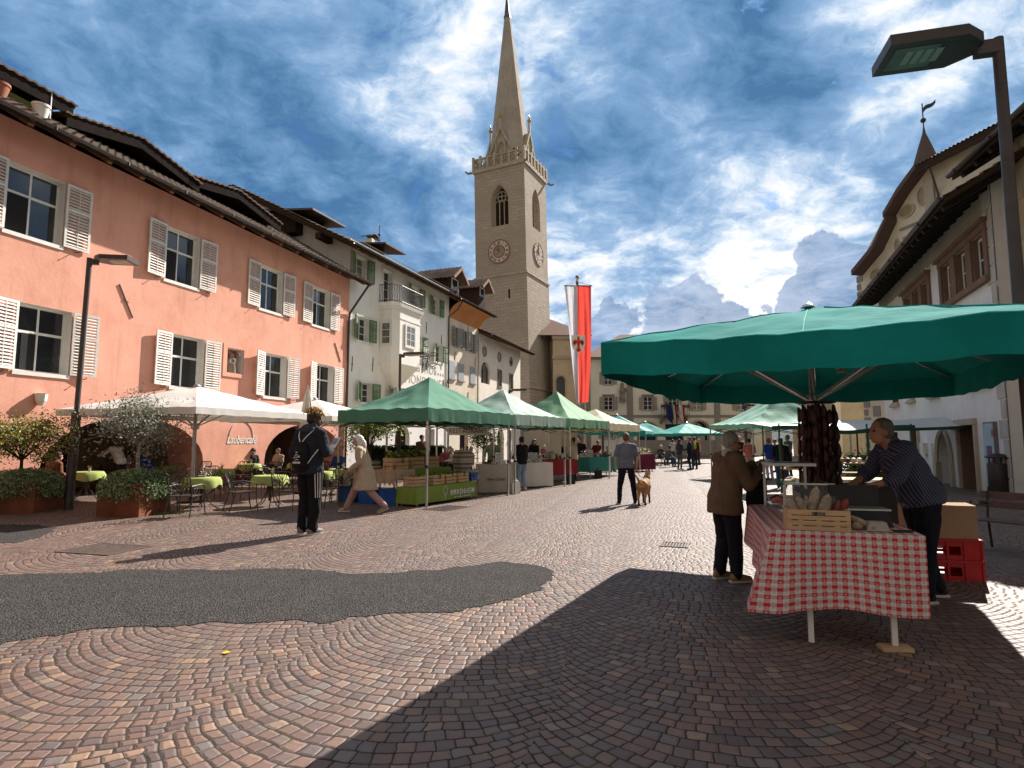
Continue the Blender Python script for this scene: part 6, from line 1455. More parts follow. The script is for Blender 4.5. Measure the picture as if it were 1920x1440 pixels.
# ---------------- right-hand market stalls
gr, MR = gazebo((9.6, 23.5), 4.6, 3.2, 'mint green gazebo with dark green edge behind the hanging sausages', f_mint, ze=2.28, zp=3.65, val=.18, seed=4, g_=None, angd=12)
t = thing('market_awning', 'flat white awning with dark green edge right of the lamp post', 'awning', (10.1, 18.8, 0), R(-2))
def awf(u, v): return (-4.1 * .5 + 4.2 * u - .2, -1.2 + 2.6 * v, 2.02 + .22 * v + .05 * math.sin(u * 9) * (1 - v) - .08 * math.sin(PI * u))
mb = MB(); mb.sheet(awf, 24, 10); mb.build('canopy', M('white_tarp', (.72, .74, .72), .6, .06, 2, trans=.35), t, recalc=False, solid=.01)
mb = MB(); mb.sheet(lambda u, v: (awf(u, 0)[0], -1.21 - .02 * v, awf(u, 0)[2] + .02 - .12 * v), 24, 2); mb.build('edge_band', M('dark_green_edge', (.01, .07, .045), .7), t, recalc=False, solid=.01)
for x, y in ((-2.0, -1.1), (-1.6, 1.2), (.6, -1.1), (1.9, -1.1), (1.9, 1.2), (0.2, 1.2)): MB().tube([(x, y, 0), (x, y, 2.1)], .028, 8).build('post', M('green_post', (.01, .12, .05), .5), t)
t2 = thing('market_awning', 'white and green awning reaching toward the shaded white house', 'awning', (13.6, 20.6, 0), R(-8))
mb = MB(); mb.sheet(lambda u, v: (-2 + 4.2 * u, -1 + 2 * v, 2.02 + .35 * v - .06 * math.sin(PI * u) + .1 * u), 12, 6); mb.build('canopy', MATS['white_tarp'], t2, recalc=False, solid=.01)
mb = MB(); mb.sheet(lambda u, v: (-2 + 4.2 * u, -1.01, 2.04 - .06 * math.sin(PI * u) + .1 * u - .1 * v), 12, 1); mb.build('edge_band', MATS['dark_green_edge'], t2, recalc=False, solid=.01)
for x, y in ((-1.8, -.9), (2.0, -.9), (2.0, .9), (-1.8, .9)): MB().tube([(x, y, 0), (x, y, 2.06)], .028, 8).build('post', m_iron, t2)
def gingham(name, c1, cell=.036, motif=True, rot=0):
    m = bpy.data.materials.new(name); n, N, L, P = nt(m); MATS[name] = m; co = coords(n, 'UV'); s = N.new('ShaderNodeSeparateXYZ'); L.new(co, s.inputs[0])
    def st(o_): return mth(n, 'LESS_THAN', mth(n, 'FRACT', mth(n, 'DIVIDE', o_, cell * 2)), .5)
    a, b = st(s.outputs[0]), st(mth(n, 'MULTIPLY', s.outputs[1], 1.3)); both = mth(n, 'MULTIPLY', a, b); one = mth(n, 'SUBTRACT', mth(n, 'ADD', a, b), mth(n, 'MULTIPLY', both, 2))
    c = mixc(n, one, (.62, .58, .54), [.45 * x + .55 * .52 for x in c1]); c = mixc(n, both, c, c1)
    if motif:
        fx_ = mth(n, 'ABSOLUTE', mth(n, 'SUBTRACT', mth(n, 'FRACT', mth(n, 'DIVIDE', s.outputs[0], cell)), .5)); fy = mth(n, 'ABSOLUTE', mth(n, 'SUBTRACT', mth(n, 'FRACT', mth(n, 'DIVIDE', s.outputs[1], cell)), .5))
        d = mth(n, 'SQRT', mth(n, 'ADD', mth(n, 'MULTIPLY', fx_, fx_), mth(n, 'MULTIPLY', mth(n, 'MULTIPLY', fy, fy), 1.7)))
        inn = mth(n, 'LESS_THAN', d, .25); nn = mth(n, 'SUBTRACT', 1, mth(n, 'ADD', one, both))
        c = mixc(n, mth(n, 'MULTIPLY', inn, mth(n, 'MULTIPLY', both, .55)), c, (.62, .5, .42))
        x_ = mth(n, 'LESS_THAN', mth(n, 'ABSOLUTE', mth(n, 'SUBTRACT', fx_, fy)), .06); c = mixc(n, mth(n, 'MULTIPLY', mth(n, 'MULTIPLY', x_, mth(n, 'LESS_THAN', d, .36)), mth(n, 'MULTIPLY', nn, .6)), c, (.12, .1, .1))
    nz = tex(n, 'ShaderNodeTexNoise', 3, 4, coords(n), .6); c = mixc(n, mth(n, 'MULTIPLY', nz.outputs[0], .25), c, mixc(n, .75, (0, 0, 0), c))
    L.new(c, P.inputs['Base Color']); P.inputs['Roughness'].default_value = .85; P.inputs['Specular IOR Level'].default_value = .2; return m
m_ging = gingham('red_gingham', (.50, .025, .03)); m_ying = gingham('yellow_gingham', (.55, .30, .06), .09, False)
def uvcloth(w_, d_, z, drops, mat, name, flare=0, seed=0, T=None):
    """tablecloth whose checks run on over the edge; drops = (front, right, back, left)"""
    mb = MB(); mb.uv = []
    def add(fn, nu, nv):
        o = len(mb.v)
        for j in range(nv + 1):
            for i in range(nu + 1):
                p_, q_ = fn(i / nu, j / nv); mb.v.append(Vector(p_)); mb.uv.append(q_)
        for j in range(nv):
            for i in range(nu): a = o + j * (nu + 1) + i; mb.f.append([a, a + 1, a + nu + 2, a + nu + 1]); mb.mi.append(0)
    add(lambda u, v: ((w_ * u, d_ * v, z), (w_ * u, d_ * v)), 8, 8)
    fr, ri, ba, le = drops
    def front(u, v):
        fl = flare * v * max(0, 1 - u * 3.5) ** 1.3; x = w_ * u - fl - .012 * v; y = -.012 - .05 * v - .03 * v * math.sin(u * 11 + seed) - .05 * v * math.exp(-((u - .12) / .07) ** 2)
        return ((x, y, z - (fr + .02 * math.sin(u * 9)) * v - .05 * v * max(0, 1 - u * 5)), (w_ * u - fl * .4, -fr * v))
    if fr: add(front, 60, 16)
    def left(u, v):
        fl = flare * .75 * v * max(0, 1 - u * 3.0) ** 1.2; k = (1 - u) ** 8; return (((-.012 - fl - .03 * v * (1 + math.sin(u * 14 + seed))) * (1 - k) + k * (-flare * v - .012 * v), d_ * u - k * (.012 + .05 * v + .03 * v * math.sin(seed)), z - le * v * (1 - .25 * u) * (1 - k) - k * (fr + .05) * v - (1 - k) * .05 * v * max(0, 1 - u * 5)), (-le * v, d_ * u))
    if le: add(left, 60, 12)
    if ri: add(lambda u, v: (lambda k: ((w_ + (.012 + .02 * v * (1 + math.sin(u * 13 + 2))) * (1 - k) - k * .012 * v, d_ * u - k * (.012 + .05 * v + .03 * v * math.sin(11 + seed)), z - ri * v * (1 - k) - k * (fr + .02 * math.sin(9)) * v), (w_ + ri * v, d_ * u)))((1 - u) ** 8), 60, 12)
    if ba: add(lambda u, v: ((w_ * u, d_ + .012 + .02 * v, z - ba * v), (w_ * u, d_ + ba * v)), 20, 6)
    return mb.build(name, mat, None, smooth=True, recalc=False)
# the butcher's table
NL = Vector((2.14, 4.93)); rzt = R(-17); TM = Matrix.Translation((NL.x, NL.y, 0)) @ Matrix.Rotation(rzt, 4, 'Z'); TW_, TD_, TZ = 1.09, 2.1, .885
t = thing('stall_table', 'white-legged trestle table under the red gingham cloth', 'table', (NL.x, NL.y, 0), rzt)
MB().box(.005, TW_ - .005, .01, TD_, TZ - .03, TZ - .003).build('tabletop', m_crate, t)
for x, y, z_ in ((.27, .06, .0), (.86, .06, .03), (.27, 2.0, 0), (.86, 2.0, 0)): MB().bar((x, y, TZ - .03), (x, y, z_), .04, .03).build('leg', m_wtrim, t)
wd = MB().prism([(-.13, -.06), (.1, -.075), (.12, .05), (-.11, .06)], .001, .028, 'z').build('wood_wedge', m_crate); wd.location = local(TM, .86, .06, 0); tag(wd, 'flat piece of wood under the right leg of the gingham table', 'wood wedge')
cl = uvcloth(TW_, TD_, TZ + .001, (.60, .5, .4, .55), m_ging, 'gingham_cloth', flare=.20, seed=1); cl.location = (NL.x, NL.y, 0); cl.rotation_euler.z = rzt; tag(cl, 'red and white gingham cloth hanging over the meat stall table', 'tablecloth')
TT = TM @ Matrix.Translation((0, 0, TZ + .003))
# wooden crate with slots and salami
t = thing('salami_crate', 'slotted wooden crate of salami at the front edge of the gingham table', 'crate', local(TT, .13, .17, 0), rzt - R(1)); w_, d_, h_ = .46, .30, .165
def slot_panel(mb, x0, x1, y0, y1, T=None):
    rows = [0, .035, .042, .078, .086, .122, .130, h_]
    mb.box(x0, x1, y0, y1, 0, .035, T); mb.box(x0, x0 + .03, y0, y1, .035, h_, T); mb.box(x1 - .03, x1, y0, y1, .035, h_, T)
    for a, b in ((.042, .078), (.086, .118)): mb.box(x0 + .03, x1 - .03, y0, y1, a, b, T)
    for a in (.035, .078):
        for q in range(3): xx = x0 + .03 + (x1 - x0 - .06) * (q + .5) / 3; mb.box(xx - .018, xx + .018, y0, y1, a, a + .0072, T)
    c_ = (x0 + x1) / 2; mb.box(x0 + .03, c_ - .05, y0, y1, .125, h_, T); mb.box(c_ + .05, x1 - .03, y0, y1, .125, h_, T); mb.box(c_ - .05, c_ + .05, y0, y1, h_ - .014, h_, T)
for a, b in ((-.16, -.148), (.128, .14)): mb = MB(); slot_panel(mb, 0, w_, a, b); mb.build('side', m_crate, t)
for a in (0, w_ - .01): MB().box(a, a + .01, -.147, .127, 0, h_).build('end', m_crate, t)
MB().box(.011, w_ - .011, -.147, .127, 0, .01).build('floor', m_crate, t)
m_sal = M('mouldy_casing', (.40, .32, .23), .85, .5, 22, .8, 60, fine=.8); m_sald = M('red_salami', (.16, .025, .018), .5, .4, 10, .3, 40)
def salami(label, a, b, r_, mat, group):
    a, b = Vector(a), Vector(b); d = b - a; mb = MB(); n_ = 9; pts = []; rs = []
    for i in range(n_ + 1): s_ = i / n_; pts.append(a + d * s_ + Vector((noise.noise(a * 9 + Vector((s_, 0, 0))) * .004, 0, 0))); rs.append(r_ * 1.22 * (min(1, math.sin(PI * min(max(s_, .0), 1)) ** .35 + .02)) * (1 + .05 * noise.noise(Vector((s_ * 6, a.x * 20, a.y * 9)))))
    mb.tube(pts, rs, 12); o = mb.build('salami', mat, None, smooth=True); o.location = (0, 0, 0); o.matrix_world = TT @ Matrix.Translation((.13, .17, 0)); tag(o, label, 'salami', group); return o
for i, (a, b, r_, mt, lab) in enumerate((((.10, .0, .03), (.03, -.02, .25), .034, m_sal, 'pale mouldy salami leaning left in the slotted crate'), ((.17, .02, .03), (.10, .0, .26), .033, m_sal, 'pale mouldy salami second from the left in the crate'), ((.19, .05, .03), (.26, .03, .345), .036, m_sal, 'tallest pale salami standing upright in the crate'), ((.25, -.02, .03), (.335, -.03, .29), .034, m_sal, 'pale salami leaning right beside the tallest one'),
                                  ((.34, .0, .03), (.42, .02, .24), .028, m_sald, 'dark red salami leaning right in the crate'), ((.38, .03, .03), (.49, .04, .25), .028, m_sald, 'dark red salami at the right end of the crate'), ((.03, .07, .1), (.27, .08, .23), .034, m_sal, 'pale salami lying across the back of the crate'), ((.02, -.06, .12), (.09, -.07, .17), .03, m_sal, 'short pale salami end at the crate corner'))): salami(lab, a, b, r_, mt, None)
for i, (a, b, r_, lab) in enumerate((((.50, -.02, .03), (.60, .03, .03), .03, 'small mouldy salami lying right of the crate'), ((.49, .05, .1), (.62, -.04, .04), .022, 'thin salami leaning against the crate'), ((.60, -.06, .03), (.68, -.03, .03), .03, 'round salami end on the gingham cloth'))): salami(lab, a, b, r_, m_sal, None)
t = thing('egg_carton', 'grey egg carton on the gingham cloth', 'egg carton', local(TT, .80, .14, 0), rzt); MB().box(-.075, .075, -.05, .05, 0, .03).build('base', M('egg_card', (.36, .33, .28), .95), t); MB().prism([(-.075, .031), (.075, .031), (.06, .075), (-.06, .075)], -.05, .05, 'y').build('lid', MATS['egg_card'], t)
t = thing('butcher_knife', 'dark-handled knife lying on the gingham cloth', 'knife', local(TT, .92, .10, 0), rzt + .15); MB().box(-.02, .13, -.013, .013, .004, .02).build('handle', m_black, t); MB().prism([(-.22, 0), (-.02, -.012), (-.02, .02), (-.2, .012)], .008, .012, 'z').build('blade', m_silver, t)
t = thing('black_scale', 'dark shop scale on the stall behind the egg carton', 'scale', local(TT, .78, .5, 0), rzt + .1); MB().prism([(-.2, 0), (.2, 0), (.16, .13), (-.16, .13)], -.14, .14, 'y').build('body', m_black, t); MB().box(-.19, .19, -.13, .13, .135, .15).build('plate', m_silver, t); MB().box(-.2, .2, .15, .18, .05, .33).build('display', m_black, t)
tr = thing('black_tray', 'shallow black tray tilted beside the vendor', 'tray', local(TT, .62, .95, .16), rzt); tr.rotation_euler.y = R(14); mb = MB(); mb.box(-.28, .28, -.2, .2, 0, .01); mb.box(-.28, .28, -.2, -.19, .011, .05); mb.box(-.28, .28, .19, .2, .011, .05); mb.build('tray', m_black, tr)
# glass display with white posts at the left of the stall
t = thing('glass_counter', 'low glass meat counter with white frame at the left of the stall', 'display case', local(TT, .20, .66, 0), rzt + R(2)); mb = MB()
for x, y in ((0, 0), (.42, 0), (0, 1.2), (.42, 1.2)): MB().box(x - .012, x + .012, y - .012, y + .012, 0, .46 if y else .32).build('post', m_wtrim, t)
MB().box(-.02, .44, .75, 1.23, .46, .49).build('top_shelf', m_wtrim, t); MB().box(.04, .38, .8, 1.18, .491, .495).build('shelf_mat', m_black, t)
MB().box(.0, .42, -.013, 1.2, 0, .05).build('tray', m_silver, t)
gm_ = bpy.data.materials.new('clear_glass'); n, N, L, P = nt(gm_); P.inputs['Base Color'].default_value = (.1, .11, .11, 1); P.inputs['Roughness'].default_value = .03; P.inputs['Alpha'].default_value = .16; P.inputs['Specular IOR Level'].default_value = .8
MB().add([(.42, -.01, .32), (-.01, -.01, .32), (-.03, -.12, .02), (.40, -.12, .02)], [(0, 1, 2, 3)]).build('front_glass', gm_, t, recalc=False, solid=.006)
MB().box(.0, .42, -.01, .74, .325, .332).build('top_glass', gm_, t); MB().bar((0, -.01, .33), (.42, -.01, .33), .015).build('top_rail', m_silver, t)
for k in range(9):
    mb = MB(); a = random.uniform(0, 3); x, y = random.uniform(.06, .36), random.uniform(.05, 1.1); mb.tube([(x - .07 * math.cos(a), y - .07 * math.sin(a), .09), (x, y, .11), (x + .07 * math.cos(a), y + .07 * math.sin(a), .09)], [.025, .04, .025], 8)
    o = mb.build('cured_meat', [m_sald, M('pink_meat', (.42, .16, .12), .5, .5, 25), m_sal][k % 3], None, smooth=True); o.matrix_world = TT @ Matrix.Translation((.20, .66, 0)) @ Matrix.Rotation(R(2), 4, 'Z'); tag(o, 'piece of cured meat inside the white-framed glass counter', 'meat', 'meat pieces in the glass counter')
# hanging strings of dark smoked sausages around the pole
SC = Vector((uc.x - .02, uc.y - .12)); msg = M('smoked_sausage', (.055, .016, .012), .4, .5, 8, .3, 30)
mh = MB(); mh.tube([(SC.x + .2 * math.cos(a), SC.y + .2 * math.sin(a), 2.06) for a in [2 * PI * q / 24 for q in range(25)]], .01, 5, cap=False); mh.tube([(SC.x - .2, SC.y, 2.06), (SC.x + .2, SC.y, 2.06)], .01, 5); mh.tube([(SC.x, SC.y, 2.06), (SC.x, SC.y + .1, 2.12)], .01, 5); tag(mh.build('sausage_ring', m_iron), 'iron ring under the teal umbrella that carries the sausages', 'hanging ring')
for i in range(46):
    a = 2 * PI * i / 46 * 5; rr = random.uniform(.05, .20); x, y = SC.x + rr * 1.05 * math.cos(a), SC.y + rr * math.sin(a); zt_ = 2.05 - random.uniform(0, .14); mb = MB(); z = zt_; end = random.uniform(.95, 1.3); sw = 0
    pts = []; rs = []
    while z > end:
        l = random.uniform(.15, .2); x += random.uniform(-.012, .012)
        for s_, r_ in ((0, .006), (.12, .018), (.3, .024), (.7, .025), (.9, .018), (1, .006)): pts.append((x + .01 * math.sin(s_ * PI), y + .008 * math.sin(s_ * PI + i), z - l * s_)); rs.append(r_)
        z -= l + .006
    mb.tube(pts, rs, 8); o = mb.build('sausage_string', msg, None, smooth=True); tag(o, 'string of dark smoked sausages hanging around the umbrella pole', 'sausages', 'sausage strings on the umbrella pole')
# cardboard box on two red crates, right of the vendor
cb_ = G(1742, 1093) + Vector((.38, .35, 0)); rzc = R(-14)
def red_crate(z, lab):
    t = thing('red_crate', lab, 'crate', (cb_.x, cb_.y, z), rzc, 'red plastic crates'); m = M('red_plastic', (.42, .012, .016), .4, .12, 4); w_, d_, h_ = .70, .45, .235
    mb = MB()
    for s_ in (-1, 1):
        y = s_ * d_ / 2
        for a in ((-w_/2, w_/2, .0, .05), (-w_/2, -.14, .05, .15), (.14, w_/2, .05, .15), (-w_/2, w_/2, .15, h_)): mb.box(a[0], a[1], y - .008, y + .008, a[2], a[3])
        for q in range(5): x = -w_/2 + w_ * q / 4; mb.box(x - .012, x + .012, y + s_ * .008, y + s_ * .02, 0, h_)
        mb.box(-w_/2, w_/2, y + s_ * .008, y + s_ * .024, h_ - .03, h_ - .002)
    for s_ in (-1, 1):
        x = s_ * w_ / 2
        for a in ((-d_/2 + .009, d_/2 - .009, 0, .13), (-d_/2 + .009, -.07, .13, .18), (.07, d_/2 - .009, .13, .18), (-d_/2 + .009, d_/2 - .009, .18, h_)): mb.box(x - .008, x + .008, a[0], a[1], a[2], a[3])
    mb.build('walls', m, t); MB().box(-w_/2 + .01, w_/2 - .01, -d_/2 + .01, d_/2 - .01, .002, .02).build('floor', m, t); MB().cb((-.19, -d_/2 - .012, .12), (.14, .005, .07)).build('label', M('faded_label', (.3, .02, .02), .7), t)
red_crate(0, 'red plastic crate on the ground right of the gingham table'); red_crate(.237, 'red plastic crate stacked under the cardboard box')
t = thing('cardboard_box', 'open cardboard box standing on the red crates', 'cardboard box', (cb_.x, cb_.y, .475), rzc); m_card = M('cardboard', (.34, .215, .125), .9, .12, 2); w_, d_, h_ = .66, .44, .38
for a in ((-w_/2, w_/2, -d_/2, -d_/2 + .005), (-w_/2, w_/2, d_/2 - .005, d_/2), (-w_/2, -w_/2 + .005, -d_/2 + .006, d_/2 - .006), (w_/2 - .005, w_/2, -d_/2 + .006, d_/2 - .006), ): MB().box(*a, 0, h_).build('side', m_card, t)
MB().box(-w_/2 + .006, w_/2 - .006, -d_/2 + .006, d_/2 - .006, 0, .006).build('floor', m_card, t)
MB().add([(-w_/2, -d_/2, h_), (w_/2, -d_/2, h_), (w_/2 - .02, -.03, h_ + .02), (-w_/2 + .03, -.05, h_ + .02)], [(0, 1, 2, 3)]).build('flap', m_card, t, recalc=False, solid=.004); MB().add([(-w_/2, d_/2, h_), (w_/2, d_/2, h_), (w_/2, 0, h_ + .02), (-w_/2, .01, h_ + .03)], [(0, 1, 2, 3)]).build('flap', m_card, t, recalc=False, solid=.004)
# folded gingham bundle with papers on a low table further right
TG = Matrix.Translation(G(1690, 1000) + Vector((1.0, 1.5, 0))) @ Matrix.Rotation(rzt, 4, 'Z'); t = thing('side_table', 'low side table behind the vendor', 'table', TG.translation, rzt); MB().box(-.5, .5, -.35, .35, .72, .745).build('tabletop', m_crate, t)
for x in (-.45, .45):
    for y in (-.3, .3): MB().bar((x, y, .72), (x, y, 0), .04).build('leg', m_wtrim, t)
cl = uvcloth(1.04, .74, .75, (.18, .18, .1, .18), m_ging, 'gingham_cloth'); cl.matrix_world = TG @ Matrix.Translation((-.52, -.37, 0)); tag(cl, 'second red gingham cloth on the side table behind the vendor', 'tablecloth')
t = thing('paper_stack', 'stack of white wrapping paper on the side table', 'paper', local(TG, -.05, -.1, .752), rzt); MB().box(-.28, .25, -.2, .2, 0, .09).build('sheets', m_whitecloth, t); MB().sheet(lambda u, v: (-.27 + .5 * u, -.2 + .4 * v, .095 + .03 * math.sin(PI * u)), 8, 3).build('top_sheet', m_wtrim, t, recalc=False)
# tables with yellow gingham and dark counter beyond the stall
TY = Matrix.Translation(AT(1600, 900, 10.2)) @ Matrix.Rotation(R(-12), 4, 'Z'); TY.translation.z = 0
t = thing('counter', 'dark counter under the yellow gingham cloth beyond the sausages', 'counter', TY.translation, R(-12)); MB().box(-.9, .7, -.35, .35, .0, .93).build('body', m_black, t); MB().box(-.92, .72, -.37, .37, .931, .96).build('top', m_crate, t)
cl = uvcloth(1.66, .76, .963, (.06, .05, .0, .05), m_ying, 'yellow_gingham_cloth'); cl.matrix_world = TY @ Matrix.Translation((-.93, -.38, 0)); tag(cl, 'yellow and white gingham cloth on the counter beyond the sausages', 'tablecloth')
for k, (px, Y, lab) in enumerate(((1490, 12.5, 'brown slatted shelf rack left of the sausages'), (1590, 15.5, 'low wooden shelf with trays right of the sausages'), (1650, 16.5, 'low wooden shelf under the white awning'))):
    p_ = AT(px, 900, Y); t = thing('shelf_rack', lab, 'shelf', (p_.x, Y, 0), R(-10)); w_ = .9 if k else .45
    for x in (-w_/2, w_/2): MB().bar((x, 0, 0), (x, 0, 1.05 if k else 1.45), .04).build('post', m_wood, t)
    for z in (.45, .75, 1.0): MB().box(-w_/2, w_/2, -.2, .2, z, z + .03).build('shelf', m_crate, t)
    for q in range(5): o = MB().lathe([(.04, 0), (.07, .03), (.06, .1), (.02, .13)], 8).build('bread_loaf', hw_[q % 4], None, smooth=True); o.location = (p_.x - w_ * .35 + q * w_ * .17, Y - .05, 1.032); tag(o, 'small item on the ' + lab, 'bread', 'items on the ' + lab)
# white chair, plants near the awning
for px, Y, lab in ((1600, 21, 'bushy potted plant behind the sausage bundle'), (1640, 20, 'bushy potted plant right of the white chair'), (1625, 25, 'bushy potted plant in the background under the mint gazebo')):
    p_ = AT(px, 880, Y); t = thing('potted_plant', lab, 'plant', (p_.x, Y, 0), 0, 'potted plants under the awning'); MB().lathe([(.16, 0), (.24, .4), (.2, .4)], 12).build('pot', pm, t); mb = MB(); leaves(mb, lambda: Vector((random.gauss(0, .24), random.gauss(0, .24), .7 + random.gauss(0, .2))), 900, .11, .05, .4, 2); mb.build('foliage', [MATS['fresh_leaf'], MATS['deep_leaf']], t, recalc=False)

# ---------------- along the shaded white house
bx = G(1876, 934); t = thing('litter_bin', 'dark round litter bin with domed lid beside the vending machine', 'litter bin', bx)
MB().lathe([(.24, .16), (.25, .18), (.25, .95), (.24, .97), (.2, .97)], 20).build('body', m_iron, t, smooth=True); MB().lathe([(.29, 1.12), (.30, 1.14), (.2, 1.22), (.02, 1.25)], 20).build('lid', m_iron, t, smooth=True)
for k in range(4): a = PI / 2 * k + .5; MB().bar((.2 * math.cos(a), .2 * math.sin(a), 0), (.2 * math.cos(a), .2 * math.sin(a), 1.12), .03).build('leg', m_iron, t)
v0 = G(1851, 931); t = thing('vending_machine', 'tall apple vending machine with pale blue printed front', 'vending machine', v0 + Vector((.35, .1, 0)), PI / 2 - R(201.7)); B5 = t
MB().box(-.5, .3, -.05, .55, .0, 2.15).build('cabinet', M('machine_grey', (.16, .15, .16), .5), t)
ma = bpy.data.materials.new('apple_print'); n, N, L, P = nt(ma); co = coords(n); vz = N.new('ShaderNodeTexVoronoi'); vz.inputs['Scale'].default_value = 2.2; L.new(co, vz.inputs['Vector']); c = ramp(n, vz.outputs['Distance'], [(0, (.55, .10, .12)), (.30, (.42, .03, .05)), (.36, (.28, .45, .55)), (1, (.35, .52, .62))]); L.new(c, P.inputs['Base Color']); P.inputs['Roughness'].default_value = .3
MB().box(-.49, .29, -.062, -.052, .25, 2.1).build('printed_front', ma, t); MB().box(-.25, .12, -.07, -.063, .95, 1.45).build('logo_panel', M('logo_blue', (.01, .05, .2), .4), t); lettering('KIKU', .13, m_wtrim, t, (-.06, -.075, 1.03), name='logo_lettering', sx=.9)
MB().ball((-.06, -.07, 1.27), (.07, .005, .1), 10).build('apple_emblem', m_red2, t); MB().box(-.49, .29, -.062, -.052, .02, .24).build('base_panel', m_iron, t)
fs = G(1762, 903); t = thing('fruit_stand', 'sloping wooden fruit stand on wheels by the arched doorway', 'fruit stand', fs + Vector((.3, .2, 0)), PI / 2 - R(201.7))
for x in (-.55, .55):
    for y in (-.35, .35): MB().box(x - .03, x + .03, y - .03, y + .03, .06, .75 if y < 0 else 1.0).build('leg', m_crate, t); MB().ball((x, y, .03), .03, 8).build('wheel', m_black, t)
MB().prism([(-.4, .75), (.4, 1.02), (.4, 1.06), (-.4, .79)], -.6, .6, 'x').build('tray', m_crate, t); MB().box(-.55, .5, -.38, .3, .38, .41).build('lower_shelf', m_crate, t)
for k in range(60):
    cx, cy = -.54 + 1.08 * (k % 10) / 9, -.33 + .66 * (k // 10) / 5; o = MB().ball((0, 0, 0), .052, 8).build('fruit', [M('apple_red', (.35, .02, .02), .35, .3, 8), M('orange_fruit', (.65, .20, .02), .4, .2, 8), M('yellow_apple', (.55, .38, .06), .4, .2, 8)][0 if cx < .1 and k % 3 else (1 if cx >= .1 else 2)], None, smooth=True)
    o.matrix_world = Matrix.Translation(fs + Vector((.3, .2, 0))) @ Matrix.Rotation(PI / 2 - R(201.7), 4, 'Z') @ Matrix.Translation((cx, cy, .95 + cy * .34)); tag(o, 'apple or orange lying on the sloping fruit stand', 'fruit', 'fruit on the stand')
# bench at the right edge
bb = G(1885, 1060); t = thing('park_bench', 'dark slatted bench with curled iron arm at the right edge', 'bench', bb + Vector((.95, .55, 0)), R(-62)); 
for k in range(4): MB().box(-.8, .8, -.22 + k * .115, -.13 + k * .115, .43, .455).build('seat_slat', M('bench_slat', (.10, .065, .06), .5, .2, 5), t)
for k in range(2): MB().box(-.8, .8, .27 + .03 * k, .29 + .03 * k, .6 + k * .14, .7 + k * .14).build('back_slat', MATS['bench_slat'], t)
for x in (-.7, .7):
    MB().tube([(x, .3, .85), (x, .26, .45), (x, .32, 0)], .018, 6).build('leg', m_iron, t); MB().tube([(x, -.2, .42), (x, -.25, 0)], .018, 6).build('leg', m_iron, t); MB().tube([(x, .28, .66), (x, .1, .68), (x, -.15, .62), (x, -.24, .66), (x, -.2, .72)], .015, 6).build('arm', m_iron, t)
# grass tufts by the planter
gmb = MB(); 
for (px0, y0, px1, y1, cnt) in ((262, 966, 345, 962, 700),):
    a, b = G(px0, y0), G(px1, y1)
    for i in range(cnt): q = a.lerp(b, random.random()); q += Vector((random.gauss(0, .04), random.gauss(0, .06), .02)); gmb.leaf(q, random.uniform(.03, .07), .012, Vector((random.gauss(0, .4), random.gauss(0, .4), 1)).normalized(), Vector((random.random() - .5, random.random() - .5, 0)).normalized())
tag(gmb.build('grass', MATS['fresh_leaf'], recalc=False), 'tufts of grass growing in the joints by the olive planter', 'grass', None, 'stuff')
yl = MB(); yl.leaf((0, 0, .012), .07, .05, Vector((1, .2, 0)).normalized(), Vector((0, 1, .1)).normalized()); o = yl.build('fallen_leaf', M('leaf_yellow', (.6, .42, .02), .7), None, recalc=False, solid=.001); o.location = G(424, 1226); tag(o, 'single yellow leaf fallen on the sunlit setts', 'leaf')

bpy.data.scenes.remove(TXS)
# ================================================================ people and the dog
TS = bpy.data.scenes.new('workbench')
def remesh(mb, vox, it=3, name='m', mats=None, fold=0, ff=7, seed=0, smooth=True):
    me = mb.mesh('tmp', [], recalc=True); o = bpy.data.objects.new('tmp', me); TS.collection.objects.link(o)
    r = o.modifiers.new('r', 'REMESH'); r.mode = 'VOXEL'; r.voxel_size = vox; r.adaptivity = 0
    if it: s = o.modifiers.new('s', 'SMOOTH'); s.factor = .5; s.iterations = it
    TS.view_layers[0].update(); dg = TS.view_layers[0].depsgraph; out = bpy.data.meshes.new_from_object(o.evaluated_get(dg)); bpy.data.objects.remove(o); bpy.data.meshes.remove(me)
    out.name = name; out.materials.clear()
    for m in (mats if isinstance(mats, list) else [mats]): out.materials.append(m)
    if fold:
        off = Vector((seed * 3.1, seed * 1.7, 0))
        ns = [v.normal.copy() for v in out.vertices]
        for v, nn in zip(out.vertices, ns):
            q = v.co; f_ = 1 - abs(noise.noise(Vector((q.x * ff, q.y * ff, q.z * ff * .45 + .8 * math.sin(q.x * 5))) + off)) * 2.2
            v.co = q + nn * fold * (f_ * .8 + noise.noise(q * ff * 3 + off) * .35)
    out.polygons.foreach_set('use_smooth', [True] * len(out.polygons)); out.update(); return out
def cap(mb, p, q, r0, r1=None, n=12):
    p, q = Vector(p), Vector(q); r1 = r0 if r1 is None else r1; d = (q - p); L_ = d.length
    d = d / L_ if L_ > 1e-6 else Vector((0, 0, 1))
    mb.tube([p - d * r0, p - d * r0 * .75, p, q, q + d * r1 * .75, q + d * r1], [r0 * .05, r0 * .66, r0, r1, r1 * .66, r1 * .05], n)
def chain(mb, pts, rs, n=12):
    for i in range(len(pts) - 1): cap(mb, pts[i], pts[i+1], rs[i], rs[i+1], n)
